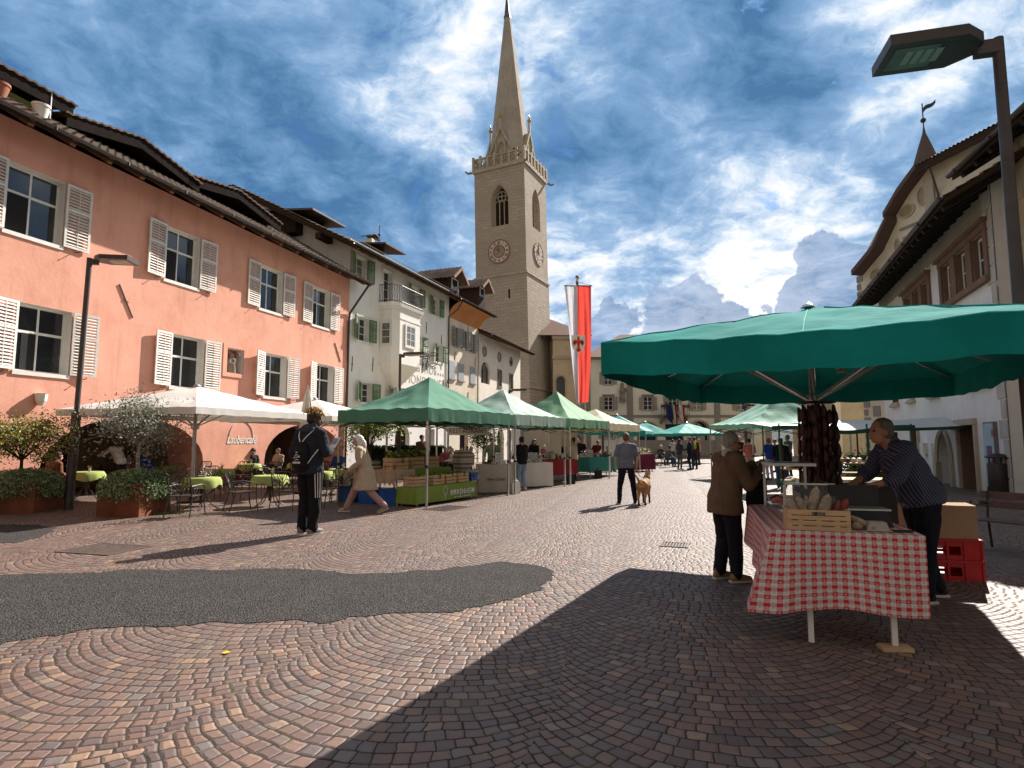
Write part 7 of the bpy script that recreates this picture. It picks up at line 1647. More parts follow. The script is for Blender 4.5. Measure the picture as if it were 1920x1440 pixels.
def loft(mb, rings, right):                       # rings: (centre, half width, half depth)
    n = 20; o = len(mb.v); right = Vector(right).normalized()
    for i, (c, a, b) in enumerate(rings):
        c = Vector(c); d = (Vector(rings[min(i+1, len(rings)-1)][0]) - Vector(rings[max(i-1, 0)][0])).normalized(); f = right.cross(d) * -1; f.normalize()
        for k in range(n): t = 2 * PI * k / n; mb.v.append(c + right * a * math.cos(t) + f * b * math.sin(t))
    for i in range(len(rings) - 1):
        for k in range(n): k2 = (k + 1) % n; mb.f.append([o + i*n + k, o + i*n + k2, o + (i+1)*n + k2, o + (i+1)*n + k]); mb.mi.append(0)
    mb.f.append([o + k for k in reversed(range(n))]); mb.mi.append(0); e = o + (len(rings)-1) * n; mb.f.append([e + k for k in range(n)]); mb.mi.append(0)
SKIN = {'fair': (.50, .27, .19), 'tan': (.42, .21, .14), 'dark': (.085, .042, .028)}
def cmat(col, rough=.85, bump=.25): return M('cloth_%02x%02x%02x' % tuple(int(255 * min(1, c)) for c in col), col, rough, .16, 5, bump, 70, spec=.2)
def hand(mb, W, d, up, s, side, curl=.6, spread=1):
    """palm and five fingers; d = pointing direction, up = back of the hand"""
    d = Vector(d).normalized(); up = (Vector(up) - d * Vector(up).dot(d)).normalized(); sd = d.cross(up) * side
    T = Matrix((sd, d, up)).transposed().to_4x4(); T.translation = W
    def P_(x, y, z): return T @ Vector((x * s, y * s, z * s))
    loft(mb, [(P_(0, -.01, 0), .027 * s, .019 * s), (P_(0, .03, 0), .036 * s, .016 * s), (P_(0, .08, -.002), .041 * s, .014 * s), (P_(0, .092, -.004), .036 * s, .010 * s)], sd)
    for i, (x, L_) in enumerate(((-.030, .068), (-.010, .078), (.010, .073), (.029, .058))):
        a = [0, curl * .7, curl * 1.6, curl * 2.3]; p = [Vector((x, .084, -.003))]
        for q in range(3):
            seg = L_ * (.42, .33, .25)[q]; p.append(p[-1] + Vector((x * .22 * spread * (q == 0), math.cos(a[q + 1]) * seg, -math.sin(a[q + 1]) * seg)))
        chain(mb, [P_(*v) for v in p], [.0088 * s, .0085 * s, .0078 * s, .0068 * s], 8)
    chain(mb, [P_(-.028, .02, -.006), P_(-.052, .052, -.018), P_(-.05, .082, -.032)], [.013 * s, .0105 * s, .008 * s], 8)
def person(label, loc, rz, H=1.75, pose=None, lean=0, skin='fair', top=(.1, .1, .1), legs=(.02, .02, .03), shoes=(.05, .05, .05), hair=((.05, .03, .02), 'short'), hem=.88, sleeve='long', vox=.02, coat=None, build_=1.0, yaw=0, nod=0, group=None, sit=False, bulk=0, face=False, curl=.6, collar=None):
    s = H / 1.75
    J = dict(pel=(0, 0, .95), chest=(0, 0, 1.27), neck=(0, -.015, 1.47), head=(0, .025, 1.63), shL=(-.185, -.01, 1.42), shR=(.185, -.01, 1.42), elL=(-.235, -.04, 1.14), elR=(.235, -.04, 1.14), wrL=(-.235, .07, .90), wrR=(.235, .07, .90),
             hpL=(-.09, 0, .91), hpR=(.09, 0, .91), knL=(-.105, .03, .49), knR=(.105, .03, .49), anL=(-.11, -.02, .085), anR=(.11, -.02, .085))
    if sit: J.update(pel=(0, -.02, .54), chest=(0, -.04, .86), neck=(0, -.02, 1.06), head=(0, .03, 1.22), shL=(-.185, -.03, 1.01), shR=(.185, -.03, 1.01), elL=(-.23, .02, .77), elR=(.23, .02, .77), wrL=(-.12, .26, .74), wrR=(.12, .26, .74), hpL=(-.09, .02, .53), hpR=(.09, .02, .53), knL=(-.12, .44, .52), knR=(.12, .44, .52), anL=(-.12, .42, .085), anR=(.12, .46, .085))
    J = {k: Vector(v) for k, v in J.items()}
    if lean:
        c_ = J['pel']; Rm = Matrix.Rotation(-R(lean), 3, 'X')
        for k in ('chest', 'neck', 'head', 'shL', 'shR', 'elL', 'elR', 'wrL', 'wrR'): J[k] = c_ + Rm @ (J[k] - c_)
    for k, v in (pose or {}).items(): J[k] = Vector(v)
    J = {k: v * s for k, v in J.items()}; near = vox < .0125
    rt = (J['shR'] - J['shL']).normalized(); t = thing('person', label, 'person', loc, rz, group); b_ = build_
    hm = J['head']; HR = Matrix.Translation(hm) @ Matrix.Rotation(R(yaw), 4, 'Z') @ Matrix.Rotation(-R(nod + lean * .35), 4, 'X') @ Matrix.Scale(s, 4)
    sp = [J['pel'] + Vector((0, 0, -.06)) * s, J['pel'] + (J['chest'] - J['pel']) * .3, J['pel'] + (J['chest'] - J['pel']) * .65, J['chest'], J['chest'] + (J['neck'] - J['chest']) * .55, J['neck'] + (J['chest'] - J['neck']) * .12]
    def torso(mb, e):
        w = [.150, .140, .150, .165, .165, .09]; d = [.105, .10, .105, .112, .095, .06]
        loft(mb, [(sp[i], (w[i] * (b_ if i < 4 else 1) + e) * s, (d[i] * b_ * (1 + (.12 * (b_ - 1) * 5 if i in (1, 2) else 0)) + e) * s) for i in range(6)], rt)
        for k in 'LR': cap(mb, J['neck'] + (J['sh' + k] - J['neck']) * .25 - Vector((0, 0, .02 * s)), J['sh' + k], (.05 + e) * s, (.05 + e) * s)
    body = MB(); torso(body, -.012)
    sk = M('skin_' + skin, SKIN[skin], .55, .12, 14, .15, 60, spec=.35)
    for k in 'LR':
        chain(body, [J['sh' + k], J['el' + k], J['wr' + k]], [.044 * s, .037 * s, .026 * s]); chain(body, [J['hp' + k], J['kn' + k], J['an' + k]], [.078 * s, .05 * s, .036 * s])
        an = J['an' + k]; cap(body, an + Vector((0, -.02, -.04)) * s, an + Vector((0, .1, -.055)) * s, .03 * s, .024 * s)
        d = (J['wr' + k] - J['el' + k]).normalized(); up = Vector((0, .25, 1)) if abs(d.z) < .75 else Vector((-1 if k == 'L' else 1, .2, 0))
        if near or vox < .017: hand(body, J['wr' + k], d, up, s * (1.0 if near else 1.1), 1 if (k == 'R') == (abs(d.z) < .75) else -1, curl)
        else: loft(body, [(J['wr' + k], .025 * s, .02 * s), (J['wr' + k] + d * .09 * s, .038 * s, .02 * s), (J['wr' + k] + d * .17 * s, .03 * s, .018 * s)], rt)
    cap(body, J['neck'] - Vector((0, 0, .04 * s)), hm - Vector((0, .015, .05)) * s, .055 * s * (1 + (b_ - 1) * .8), .05 * s)
    body.ball((0, -.012, .03), (.074, .094, .095), 16, HR); body.ball((0, .018, -.045), (.058, .072, .075), 14, HR)
    loft(body, [(HR @ Vector((0, .06, -.105)), .018 * s, .016 * s), (HR @ Vector((0, .052, -.07)), .036 * s, .036 * s), (HR @ Vector((0, .035, -.02)), .05 * s, .05 * s)], HR.to_3x3() @ Vector((1, 0, 0)))
    cap(body, HR @ Vector((0, .082, .012)), HR @ Vector((0, .104, -.028)), .009 * s, .0145 * s, 8); cap(body, HR @ Vector((-.018, .088, -.062)), HR @ Vector((.018, .088, -.062)), .008 * s, .008 * s, 8)
    cap(body, HR @ Vector((-.038, .072, .027)), HR @ Vector((.038, .072, .027)), .012 * s, .012 * s, 8)
    for q in (-1, 1): body.ball((q * .077, -.008, -.012), (.010, .022, .032), 8, HR)
    link('body', remesh(body, vox, 2 if near else 1, 'body', sk), t)
    if face:
        for q in (-1, 1): MB().ball((q * .03, .076, .006), (.013, .011, .009), 8, HR).build('eye', M('eye_dark', (.03, .02, .018), .2), t, smooth=True)
        mb = MB(); mb.tube([HR @ Vector((x, .093, -.062)) for x in (-.024, 0, .024)], [.002 * s, .0045 * s, .002 * s], 6); mb.build('mouth', M('lips', (.25, .08, .06), .5), t)
    # trousers
    cv = max(.011, vox * 1.15) if near else vox * 1.1; lm = cmat(legs); mb = MB()
    loft(mb, [(J['pel'] + Vector((0, 0, -.12)) * s, .15 * b_ * s, .115 * b_ * s), (J['pel'], .155 * b_ * s, .118 * b_ * s), (J['pel'] + (J['chest'] - J['pel']) * .25, .148 * b_ * s, .112 * b_ * s)], rt) if not sit else loft(mb, [(J['pel'] + Vector((0, 0, -.08)) * s, .16 * s, .13 * s), (J['pel'] + Vector((0, 0, .1)) * s, .15 * s, .12 * s)], rt)
    for k in 'LR':
        d = (J['an' + k] - J['kn' + k]); chain(mb, [J['hp' + k], J['hp' + k].lerp(J['kn' + k], .5), J['kn' + k], J['kn' + k] + d * .5, J['an' + k] - d * .02], [(.097 + bulk * .5) * s * b_ ** .5, (.086 + bulk) * s, (.066 + bulk) * s, (.060 + bulk) * s, (.052 + bulk) * s])
    link('trousers', remesh(mb, cv, 2, 'trousers', lm, (.012 if near else .007) * s, 9, H), t)
    for k in 'LR':
        an = J['an' + k]; d = J['an' + k] - J['kn' + k]; fwd = Vector((0, 1, -.0)); lift = min(0, an.z - .085 * s); T = Matrix.Translation(an + Vector((0, 0, -.085 * s))) @ Matrix.Rotation(R(4 if k == 'L' else -6), 4, 'Z')
        if J['an' + k].z > .13 * s: T = T @ Matrix.Rotation(R(-28 if an.y < J['pel'].y else 14), 4, 'X')
        mb = MB(); mb.tube([T @ Vector(v) * 1 for v in [(0, -.085 * s, .05 * s), (0, -.06 * s, .052 * s), (0, .02 * s, .052 * s), (0, .10 * s, .04 * s), (0, .17 * s, .032 * s), (0, .195 * s, .03 * s)]], [.02 * s, .042 * s, .046 * s, .045 * s, .036 * s, .012 * s], 12)
        cap(mb, T @ Vector((0, -.03 * s, .07 * s)), T @ Vector((0, -.03 * s, .10 * s)), .042 * s, .042 * s); sh = link('shoe', remesh(mb, max(.009, vox * .8), 1, 'shoe', cmat(shoes, .6, .1)), t)
        if near: MB().prism([(x * s, y * s) for x, y in ((-.035, -.09), (.035, -.09), (.043, 0), (.047, .11), (.03, .185), (0, .2), (-.03, .185), (-.047, .11), (-.043, 0))], .002, .024 * s, 'z', T).build('sole', M('pale_sole', (.5, .47, .42), .7), sh)
    # upper garment
    tm = cmat(top); mb = MB(); torso(mb, .024 + bulk * .5)
    hz = hem * s; wst = sp[1]
    if not sit or coat:
        fl = (coat or 0); mb_r = [(sp[2], (.165 * b_ + bulk) * s, (.125 * b_ + bulk) * s), (wst, (.170 * b_ + bulk) * s, (.132 * b_ + bulk) * s)]; k_ = 4
        for i in range(1, k_ + 1):
            f_ = i / k_; c = Vector((J['pel'].x, J['pel'].y - .01 * s, wst.z + (hz - wst.z) * f_)); mb_r.append((c, (.178 * b_ + bulk + fl * f_) * s, (.138 * b_ + bulk + fl * f_ * 1.0) * s))
        loft(mb, mb_r, rt)
    for k in 'LR':
        a, e, w = J['sh' + k], J['el' + k], J['wr' + k]; r0 = .064 + bulk * .6
        if sleeve == 'short': m_ = a.lerp(e, .72); chain(mb, [a, m_], [r0 * s, (r0 - .002) * s])
        elif sleeve == 'rolled': chain(mb, [a, e, e.lerp(w, .18)], [r0 * s, (r0 - .006) * s, (r0 - .008) * s])
        else: chain(mb, [a, a.lerp(e, .5), e, e.lerp(w, .5), e.lerp(w, .93)], [r0 * s, (r0 - .004) * s, (r0 - .008) * s, (r0 - .012) * s, (r0 - .022) * s])
    link('coat' if coat else 'jacket', remesh(mb, cv, 2, 'jacket', tm, (.017 if near else .012) * s, 6.5, H + 1), t)
    if collar: mb = MB(); cap(mb, J['neck'] + Vector((-.02, 0, .01)) * s, J['neck'] + Vector((.02, .01, .025)) * s, .072 * s, .068 * s); link('collar', remesh(mb, cv, 1, 'collar', cmat(collar)), t)
    # hair
    hc, hs = hair; hmat = M('hair_%02x%02x%02x' % tuple(int(255 * c) for c in hc), hc, .6, .35, 30, .6, 90, stretch=(3, 3, .5)); mb = MB()
    if hs != 'bald':
        mb.ball((0, -.028, .045), (.083, .092, .092), 16, HR); mb.ball((0, -.045, .0), (.077, .07, .08), 14, HR)
        if hs in ('short', 'dreads'): pass
        if hs == 'bob':
            mb.ball((0, -.05, .03), (.097, .095, .10), 14, HR)
            for q in (-1, 1): chain(mb, [HR @ Vector((q * .06, -.04, .04)), HR @ Vector((q * .085, -.055, -.05)), HR @ Vector((q * .09, -.07, -.135))], [.05 * s, .046 * s, .03 * s])
            chain(mb, [HR @ Vector((0, -.07, .02)), HR @ Vector((0, -.12, -.06)), HR @ Vector((0, -.14, -.14))], [.07 * s, .07 * s, .05 * s]); chain(mb, [HR @ Vector((-.06, -.06, -.1)), HR @ Vector((.06, -.06, -.1))], [.045 * s, .045 * s]); cap(mb, HR @ Vector((-.04, .055, .085)), HR @ Vector((.045, .06, .08)), .03 * s, .028 * s)
        if hs == 'long': chain(mb, [HR @ Vector((0, -.07, .02)), HR @ Vector((0, -.10, -.12)), HR @ Vector((0, -.12, -.28))], [.07 * s, .075 * s, .045 * s])
        if hs == 'bun': mb.ball((0, -.09, .09), .045, 10, HR)
        if hs == 'volume': mb.ball((0, -.03, .04), (.1, .105, .105), 14, HR)
        link('hair', remesh(mb, max(.009, vox * .8), 1, 'hair', hmat, .006 * s, 22, 1), t)
        if hs == 'dreads':
            mb = MB(); rnd = random.Random(4)
            for i in range(64):
                a = rnd.uniform(0, 2 * PI); el = rnd.uniform(.15, 1.4); d0 = Vector((math.cos(a) * math.cos(el), math.sin(a) * math.cos(el), math.sin(el))); p_ = Vector((0, -.028, .045)) + Vector((d0.x * .08, d0.y * .09, d0.z * .09)); out_ = Vector((d0.x, d0.y, .5 + d0.z)).normalized(); p2 = p_ + out_ * rnd.uniform(.035, .055); p3 = p2 + Vector((d0.x * .04, d0.y * .04, rnd.uniform(-.045, .01)))
                mb.tube([HR @ v for v in (p_, p2, p3)], [.009 * s, .0085 * s, .005 * s], 6)
            mb.build('dreadlocks', M('bleached_dreads', (.40, .23, .09), .8, .5, 20), t, smooth=True)
    J['HR'] = HR; return t, J, s

# man with bleached dreadlocks seen from behind
t, J, s = person('tall man with bleached dreadlocks, dark jacket and striped track trousers', G(577, 1002), R(-24), 2.13, dict(elR=(.27, .02, 1.16), wrR=(.13, .27, 1.18), elL=(-.255, -.06, 1.14), wrL=(-.20, .12, .95), anR=(.08, 0, .085), anL=(-.085, -.02, .085), knR=(.09, .03, .5), knL=(-.09, .03, .5), head=(.03, .04, 1.625)), skin='dark', top=(.020, .024, .036), legs=(.007, .007, .009), shoes=(.16, .15, .15), hair=((.03, .02, .015), 'dreads'), hem=.86, vox=.0085, bulk=.018, yaw=-42, nod=8, coat=.01)
mb = MB(); cap(mb, Vector((-.08, -.07, 1.47)) * s, Vector((.08, -.07, 1.47)) * s, .055 * s, .055 * s); cap(mb, Vector((-.06, -.04, 1.50)) * s, Vector((.07, -.03, 1.51)) * s, .06 * s, .055 * s); link('hood', remesh(mb, .011, 2, 'hood', cmat((.035, .04, .06)), .01, 8, 2), t)
mb = MB(); loft(mb, [((-.005 * s, -.175 * s, .90 * s), .10 * s, .03 * s), ((0, -.20 * s, .98 * s), .135 * s, .06 * s), ((0, -.195 * s, 1.16 * s), .13 * s, .055 * s), ((0, -.165 * s, 1.30 * s), .06 * s, .03 * s)], (1, 0, 0)); bg_ = link('backpack', remesh(mb, .011, 3, 'backpack', cmat((.006, .006, .007), .7), .01, 9, 5), t)
mb = MB(); 
for q in (-1, 1): mb.tube([(q * .012 * s, -.195 * s, 1.29 * s), (q * .07 * s, -.16 * s, 1.38 * s), (q * .13 * s, -.085 * s, 1.475 * s)], .006 * s, 6)
mb.tube([(.11 * s, -.20 * s, .97 * s), (.17 * s, -.15 * s, 1.09 * s), (.225 * s, -.09 * s, 1.20 * s)], .006 * s, 6); mb.build('cords', m_wtrim, bg_)
mb = MB(); rnd = random.Random(2)
for (x, z, a, b) in ((0, 1.155, .016, .02), (-.005, 1.12, .026, .022), (.02, 1.09, .03, .02), (-.03, 1.085, .024, .022), (0, 1.055, .034, .016), (.045, 1.10, .012, .03)): mb.tube([((x - a) * s, -.266 * s, (z - b * .3) * s), (x * s, -.270 * s, (z + b * .5) * s), ((x + a) * s, -.266 * s, z * s)], .0045 * s, 5)
for q in range(6): mb.box((-.065 + q * .023) * s, (-.049 + q * .023) * s, -.268 * s, -.264 * s, 1.005 * s, 1.03 * s)
mb.build('printed_emblem', mwl, bg_)
for k in range(3):
    mb = MB(); a = R(12 + 17 * k); mb.tube([((.09 + r_ * math.cos(a)) * s, (y_ - r_ * math.sin(a)) * s, z_ * s) for r_, y_, z_ in ((.128, .0, .87), (.121, .01, .74), (.112, .02, .62), (.100, .028, .52))], .0062 * s, 5); mb.build('side_stripe', m_wtrim, t)
bk = thing('booklet', 'white folded booklet held up by the dreadlocked man', 'booklet', t.location + Matrix.Rotation(R(-24), 3, 'Z') @ (J['wrR'] + Vector((-.02, .10, .10)) * s), R(-30)); bk.rotation_euler.x = R(-35); MB().box(-.07, .07, -.004, .004, -.1, .13).build('pages', m_wtrim, bk); MB().box(-.06, .06, -.006, -.0045, -.02, .1).build('photo', M('booklet_photo', (.25, .27, .33), .5, .5, 12), bk)
# blonde woman striding left
t, J, s = person('blonde woman in a beige trench coat striding past the gazebo', G(682, 962), R(88), 1.74, dict(anR=(.07, .42, .10), knR=(.09, .24, .50), anL=(-.07, -.50, .15), knL=(-.08, -.14, .50), elR=(.21, -.02, 1.13), wrR=(.12, .24, .95), elL=(-.22, .06, 1.13), wrL=(-.10, .32, .94), pel=(0, -.02, .90), hpL=(-.09, -.02, .87), hpR=(.09, 0, .87)), lean=13, top=(.42, .335, .24), legs=(.36, .23, .20), shoes=(.38, .29, .22), hair=((.70, .66, .60), 'bob'), hem=.52, coat=.11, bulk=.014, vox=.0095, face=True, nod=2)
mb = MB(); mb.lathe([(.172 * s, 0), (.176 * s, .0), (.176 * s, .045), (.172 * s, .045)], 24, Matrix.Translation((0, .03, 1.0 * s)) @ Matrix.Diagonal((1.02, .84, 1, 1))); mb.build('belt', cmat((.42, .33, .25)), t)
ph = MB().box(-.035, .035, -.07, .07, -.005, .005).build('phone', m_black); ph.location = t.location + Matrix.Rotation(R(88), 3, 'Z') @ (J['wrL'] + Vector((.03, .1, .03)) * s); ph.rotation_euler = (.4, 0, R(88)); tag(ph, 'dark phone in the hands of the blonde woman', 'phone')
# man in the brown jacket
t, J, s = person('grey-haired man with glasses in a brown jacket waiting at the meat stall', G(1366, 1088), R(-74), 1.715, dict(elR=(.25, .14, 1.12), wrR=(.12, .42, 1.34), elL=(-.22, .16, 1.16), wrL=(-.02, .44, 1.36), anR=(.12, .03, .085), anL=(-.10, -.05, .085)), lean=7, skin='tan', top=(.15, .095, .06), legs=(.012, .013, .020), shoes=(.25, .15, .075), hair=((.33, .31, .29), 'short'), hem=.79, vox=.0085, bulk=.016, build_=1.12, face=True, nod=10, coat=.02, collar=(.5, .48, .45), yaw=-16)
mb = MB(); HR = J['HR']
for q in (-1, 1): mb.tube([HR @ Vector((q * .03 + .02 * math.cos(a), .094, .006 + .015 * math.sin(a))) for a in [2 * PI * k / 12 for k in range(13)]], .0022, 5, cap=False); mb.tube([HR @ Vector((q * .05, .092, .01)), HR @ Vector((q * .079, .03, .008)), HR @ Vector((q * .079, -.02, 0))], .0022, 5)
mb.build('glasses', m_black, t)
mb = MB(); mb.tube([HR @ Vector((.2 - .2, 0, 0))] * 2, .001, 3)
pk = MB(); pk.tube([(.02 + .0, 0, 0), (.06, .0, -.012), (.10, 0, 0)], .004, 5); 
bgp = t.location + Matrix.Rotation(R(-74), 3, 'Z') @ (J['elR'].lerp(J['wrR'], .6) + Vector((0, 0, -.06)))
bt = thing('tote_bag', 'black bag hanging from the arm of the man in the brown jacket', 'bag', (bgp.x, bgp.y, .80), R(-60)); mb = MB(); loft(mb, [((0, 0, 0), .05, .13), ((0, 0, .1), .075, .17), ((0, 0, .36), .055, .16), ((0, 0, .42), .02, .14)], (1, 0, 0)); link('bag_body', remesh(mb, .011, 2, 'bag', cmat((.008, .008, .009)), .012, 7, 3), bt)
MB().tube([(0, -.1, .4), (0, -.05, .50), (0, .05, .50), (0, .1, .4)], .01, 6).build('strap', m_black, bt)
# vendor leaning over the stall
vl = Vector((4.22, 6.15, 0)); t, J, s = person('grey-haired vendor in a pinstriped shirt leaning over the meat stall', vl, R(88), 1.93, dict(elR=(.25, .33, 1.14), wrR=(.16, .56, 1.03), elL=(-.25, .35, 1.12), wrL=(-.12, .58, 1.03), anL=(-.12, .08, .085), anR=(.12, -.18, .085), knR=(.12, -.06, .50)), lean=27, skin='tan', top=(.10, .12, .20), legs=(.008, .010, .018), shoes=(.02, .02, .03), hair=((.16, .13, .11), 'short'), hem=.90, sleeve='rolled', vox=.0085, bulk=.012, build_=1.16, face=True, nod=-12, collar=(.10, .12, .20))
pin = bpy.data.materials.new('pinstripe_shirt'); n, N, L, P = nt(pin); co = coords(n); s3 = N.new('ShaderNodeSeparateXYZ'); L.new(co, s3.inputs[0]); wv = mth(n, 'LESS_THAN', mth(n, 'FRACT', mth(n, 'MULTIPLY', mth(n, 'ADD', mth(n, 'MULTIPLY', s3.outputs[0], .05), mth(n, 'ADD', mth(n, 'MULTIPLY', s3.outputs[1], .85), mth(n, 'MULTIPLY', s3.outputs[2], -.5))), 42)), .28); L.new(mixc(n, wv, (.022, .027, .065), (.12, .135, .20)), P.inputs['Base Color']); P.inputs['Roughness'].default_value = .85
for o in KIDS[t.name]:
    if o.name.startswith('jacket'): o.data.materials[0] = pin; o.name = 'shirt'
# man with the dog
t, J, s = person('man in a grey-blue polo shirt walking a dog', G(1176, 945), R(-6), 1.79, dict(anL=(-.20, -.06, .085), knL=(-.16, .02, .49), anR=(.20, .05, .085), knR=(.16, .05, .49), elR=(.27, -.02, 1.14), wrR=(.26, .12, .90), elL=(-.27, -.03, 1.14), wrL=(-.26, .06, .92)), skin='fair', top=(.13, .145, .19), legs=(.010, .011, .016), shoes=(.012, .012, .012), hair=((.12, .065, .04), 'short'), hem=.90, sleeve='short', vox=.0115, build_=1.08, nod=4)
lh = t.location + Matrix.Rotation(R(-6), 3, 'Z') @ (J['wrR'] + Vector((0, .08, -.05)))
# the dog
dgl = G(1208, 946); dg_ = thing('dog', 'tan shepherd dog with raised tail seen from behind', 'dog', dgl, R(-22)); mb = MB()
loft(mb, [((0, -.36, .50), .05, .06), ((0, -.30, .52), .10, .11), ((0, -.18, .53), .105, .12), ((0, .0, .50), .10, .125), ((0, .18, .49), .115, .165), ((0, .32, .51), .11, .15), ((0, .42, .56), .075, .10)], (1, 0, 0))
chain(mb, [(0, .34, .56), (.01, .47, .68), (.02, .53, .74)], [.095, .075, .07]); mb.ball((.02, .55, .77), (.068, .085, .068), 12); chain(mb, [(.03, .60, .755), (.045, .70, .735)], [.042, .027], 10)
for q in (-1, 1):
    chain(mb, [(q * .035 + .02, .53, .82), (q * .045 + .02, .525, .90)], [.028, .006], 8)
    chain(mb, [(q * .075, -.27, .50), (q * .085, -.22, .34), (q * .08, -.36, .19), (q * .08, -.33, .04), (q * .08, -.27, .025)], [.082, .05, .028, .024, .026])
    f_ = .03 if q < 0 else .10; chain(mb, [(q * .075, .27, .45), (q * .075, .27 - .03, .30), (q * .07, .28 + f_, .16), (q * .07, .28 + f_, .04), (q * .07, .32 + f_, .022)], [.065, .04, .027, .023, .025])
chain(mb, [(0, -.36, .53), (-.03, -.45, .58), (-.07, -.47, .68), (-.13, -.43, .76)], [.034, .032, .03, .014])
dme = remesh(mb, .0115, 2, 'body', [M('tan_fur', (.40, .21, .095), .85, .25, 10, .4, 60), M('dark_fur', (.05, .03, .02), .85, .3, 8), M('cream_fur', (.52, .35, .21), .85, .2, 8)], .004, 14)
for pl in dme.polygons:
    c_ = pl.center; k = 0
    if (c_.y > .62) or (c_.z > .85) or c_.z < .10 or (c_.y > .2 and c_.z < .22) or (c_.x < -.10 and c_.z > .74): k = 1
    elif c_.y < -.33 and .28 < c_.z < .54 and abs(c_.x) < .05 + .02 * noise.noise(c_ * 20): k = 2
    elif c_.z > .60 + .03 * noise.noise(c_ * 15) and c_.y > -.25 and c_.y < .4: k = 1 if noise.noise(c_ * 9) > .1 else 0
    pl.material_index = k
link('body', dme, dg_); MB().tube([(.085 * math.cos(a) + .005, .42 + .06 * math.sin(a), .64 - .05 * math.sin(a)) for a in [2 * PI * q / 14 for q in range(15)]], .011, 6, cap=False).build('collar', m_black, dg_)
dc = dgl + Matrix.Rotation(R(-22), 3, 'Z') @ Vector((-.05, .38, .68)); ls = MB(); ls.tube([lh.lerp(dc, q / 8) - Vector((0, 0, .10 * math.sin(PI * q / 8))) for q in range(9)], .007, 5); tag(ls.build('leash', m_black), 'dark leash between the man in the polo shirt and the dog', 'leash')

# people in the middle distance (label, px, feet y, heading, extras)
def far(label, px, fy, rz, H, vox=.02, Y=None, z=0, **k):
    p_ = G(px, fy) if Y is None else AT(px, 800, Y); return person(label, (p_.x, p_.y, z), R(rz), H, vox=vox, **k)
ARM = dict(elR=(.25, .05, 1.14), wrR=(.12, .28, 1.08), elL=(-.25, .05, 1.14), wrL=(-.12, .28, 1.08))
CR = dict(elR=(.25, .08, 1.16), wrR=(-.04, .2, 1.16), elL=(-.25, .08, 1.16), wrL=(.04, .22, 1.12))
far('dark-haired person in a black sweater and pale jeans at the pale gazebo leg', 978, 920, 40, 1.72, .016, top=(.008, .009, .012), legs=(.20, .27, .40), shoes=(.4, .4, .4), hair=((.02, .015, .012), 'short'), pose=ARM, hem=.86)
far('baker with a dark apron over a green shirt behind the beige-clothed table', 922, 905, 185, 1.68, .016, top=(.20, .23, .15), legs=(.02, .02, .03), hair=((.03, .02, .015), 'volume'), pose=dict(elR=(.28, .1, 1.15), wrR=(.30, .32, .98), elL=(-.28, .1, 1.15), wrL=(-.2, .34, .98)))
far('bearded man in a brown shirt behind the vegetable crates', 790, 900, 215, 1.82, .016, skin='tan', top=(.055, .035, .018), legs=(.03, .03, .03), hair=((.012, .01, .008), 'volume'), pose=ARM, hem=.85)
far('dark-haired customer leaning over the red-clothed table', 1000, 893, 200, 1.66, top=(.015, .015, .02), hair=((.02, .012, .01), 'bob'), pose=ARM, lean=12)
far('person in a cream vest and dark trousers at the mid green gazebo', 1076, 900, 60, 1.72, top=(.52, .45, .33), legs=(.035, .025, .022), hair=((.06, .04, .03), 'short'), pose=ARM, hem=.84, build_=1.15)
far('dark-clad vendor under the mid green gazebo', 1090, 885, 190, 1.7, top=(.02, .02, .022), hair=((.05, .03, .02), 'short'), pose=ARM)
far('seated vendor in a grey shirt under the cream gazebo', 1140, 884, 200, 1.7, sit=True, top=(.28, .27, .25), legs=(.04, .04, .05), hair=((.03, .02, .02), 'bun'))
far('stooping person in maroon under the mid green gazebo', 1117, 885, 200, 1.66, top=(.12, .015, .02), hair=((.04, .02, .02), 'short'), lean=25, pose=ARM)
far('woman in a dark vest and grey trousers talking in the square', 1275, 881, -60, 1.66, top=(.035, .04, .06), legs=(.10, .10, .115), shoes=(.4, .3, .1), hair=((.05, .02, .018), 'long'), pose=ARM)
far('man in a navy jacket with a lime rucksack talking in the square', 1294, 881, 75, 1.78, top=(.012, .016, .04), legs=(.012, .012, .016), hair=((.09, .06, .04), 'short'), pose=ARM, coat=.01)
rk = G(1302, 881); t = thing('rucksack', 'lime green and grey rucksack on the navy-jacketed man', 'rucksack', (rk.x + .04, rk.y - .02, 1.12), R(75)); mb = MB(); loft(mb, [((0, 0, 0), .12, .06), ((0, 0, .1), .14, .09), ((0, 0, .3), .13, .08), ((0, 0, .4), .06, .04)], (1, 0, 0)); link('pack', remesh(mb, .02, 1, 'pack', cmat((.30, .42, .06))), t)
far('girl with long fair hair and pink top near the town hall', 1311, 872, 60, 1.68, top=(.50, .30, .29), legs=(.02, .02, .03), hair=((.36, .20, .10), 'long'), pose=ARM)
far('person in a raspberry jacket carrying a teal bag', 1304, 873, 120, 1.6, top=(.40, .06, .08), legs=(.04, .04, .06), hair=((.5, .45, .4), 'short'), pose=ARM)
far('white-shirted person standing behind the seated pair', 1262, 869, -40, 1.66, top=(.6, .58, .55), legs=(.1, .1, .1), hair=((.06, .04, .03), 'short'), pose=ARM)
far('seated grey-haired person beside the wine red cloth', 1240, 873, -60, 1.7, sit=True, top=(.04, .04, .05), legs=(.05, .05, .07), hair=((.5, .48, .46), 'short'))
far('person in a grey hoodie and jeans seated on a folding chair', 1252, 876, -75, 1.72, sit=True, top=(.10, .11, .11), legs=(.05, .09, .18), shoes=(.3, .3, .35), hair=((.05, .035, .03), 'short'), lean=15)
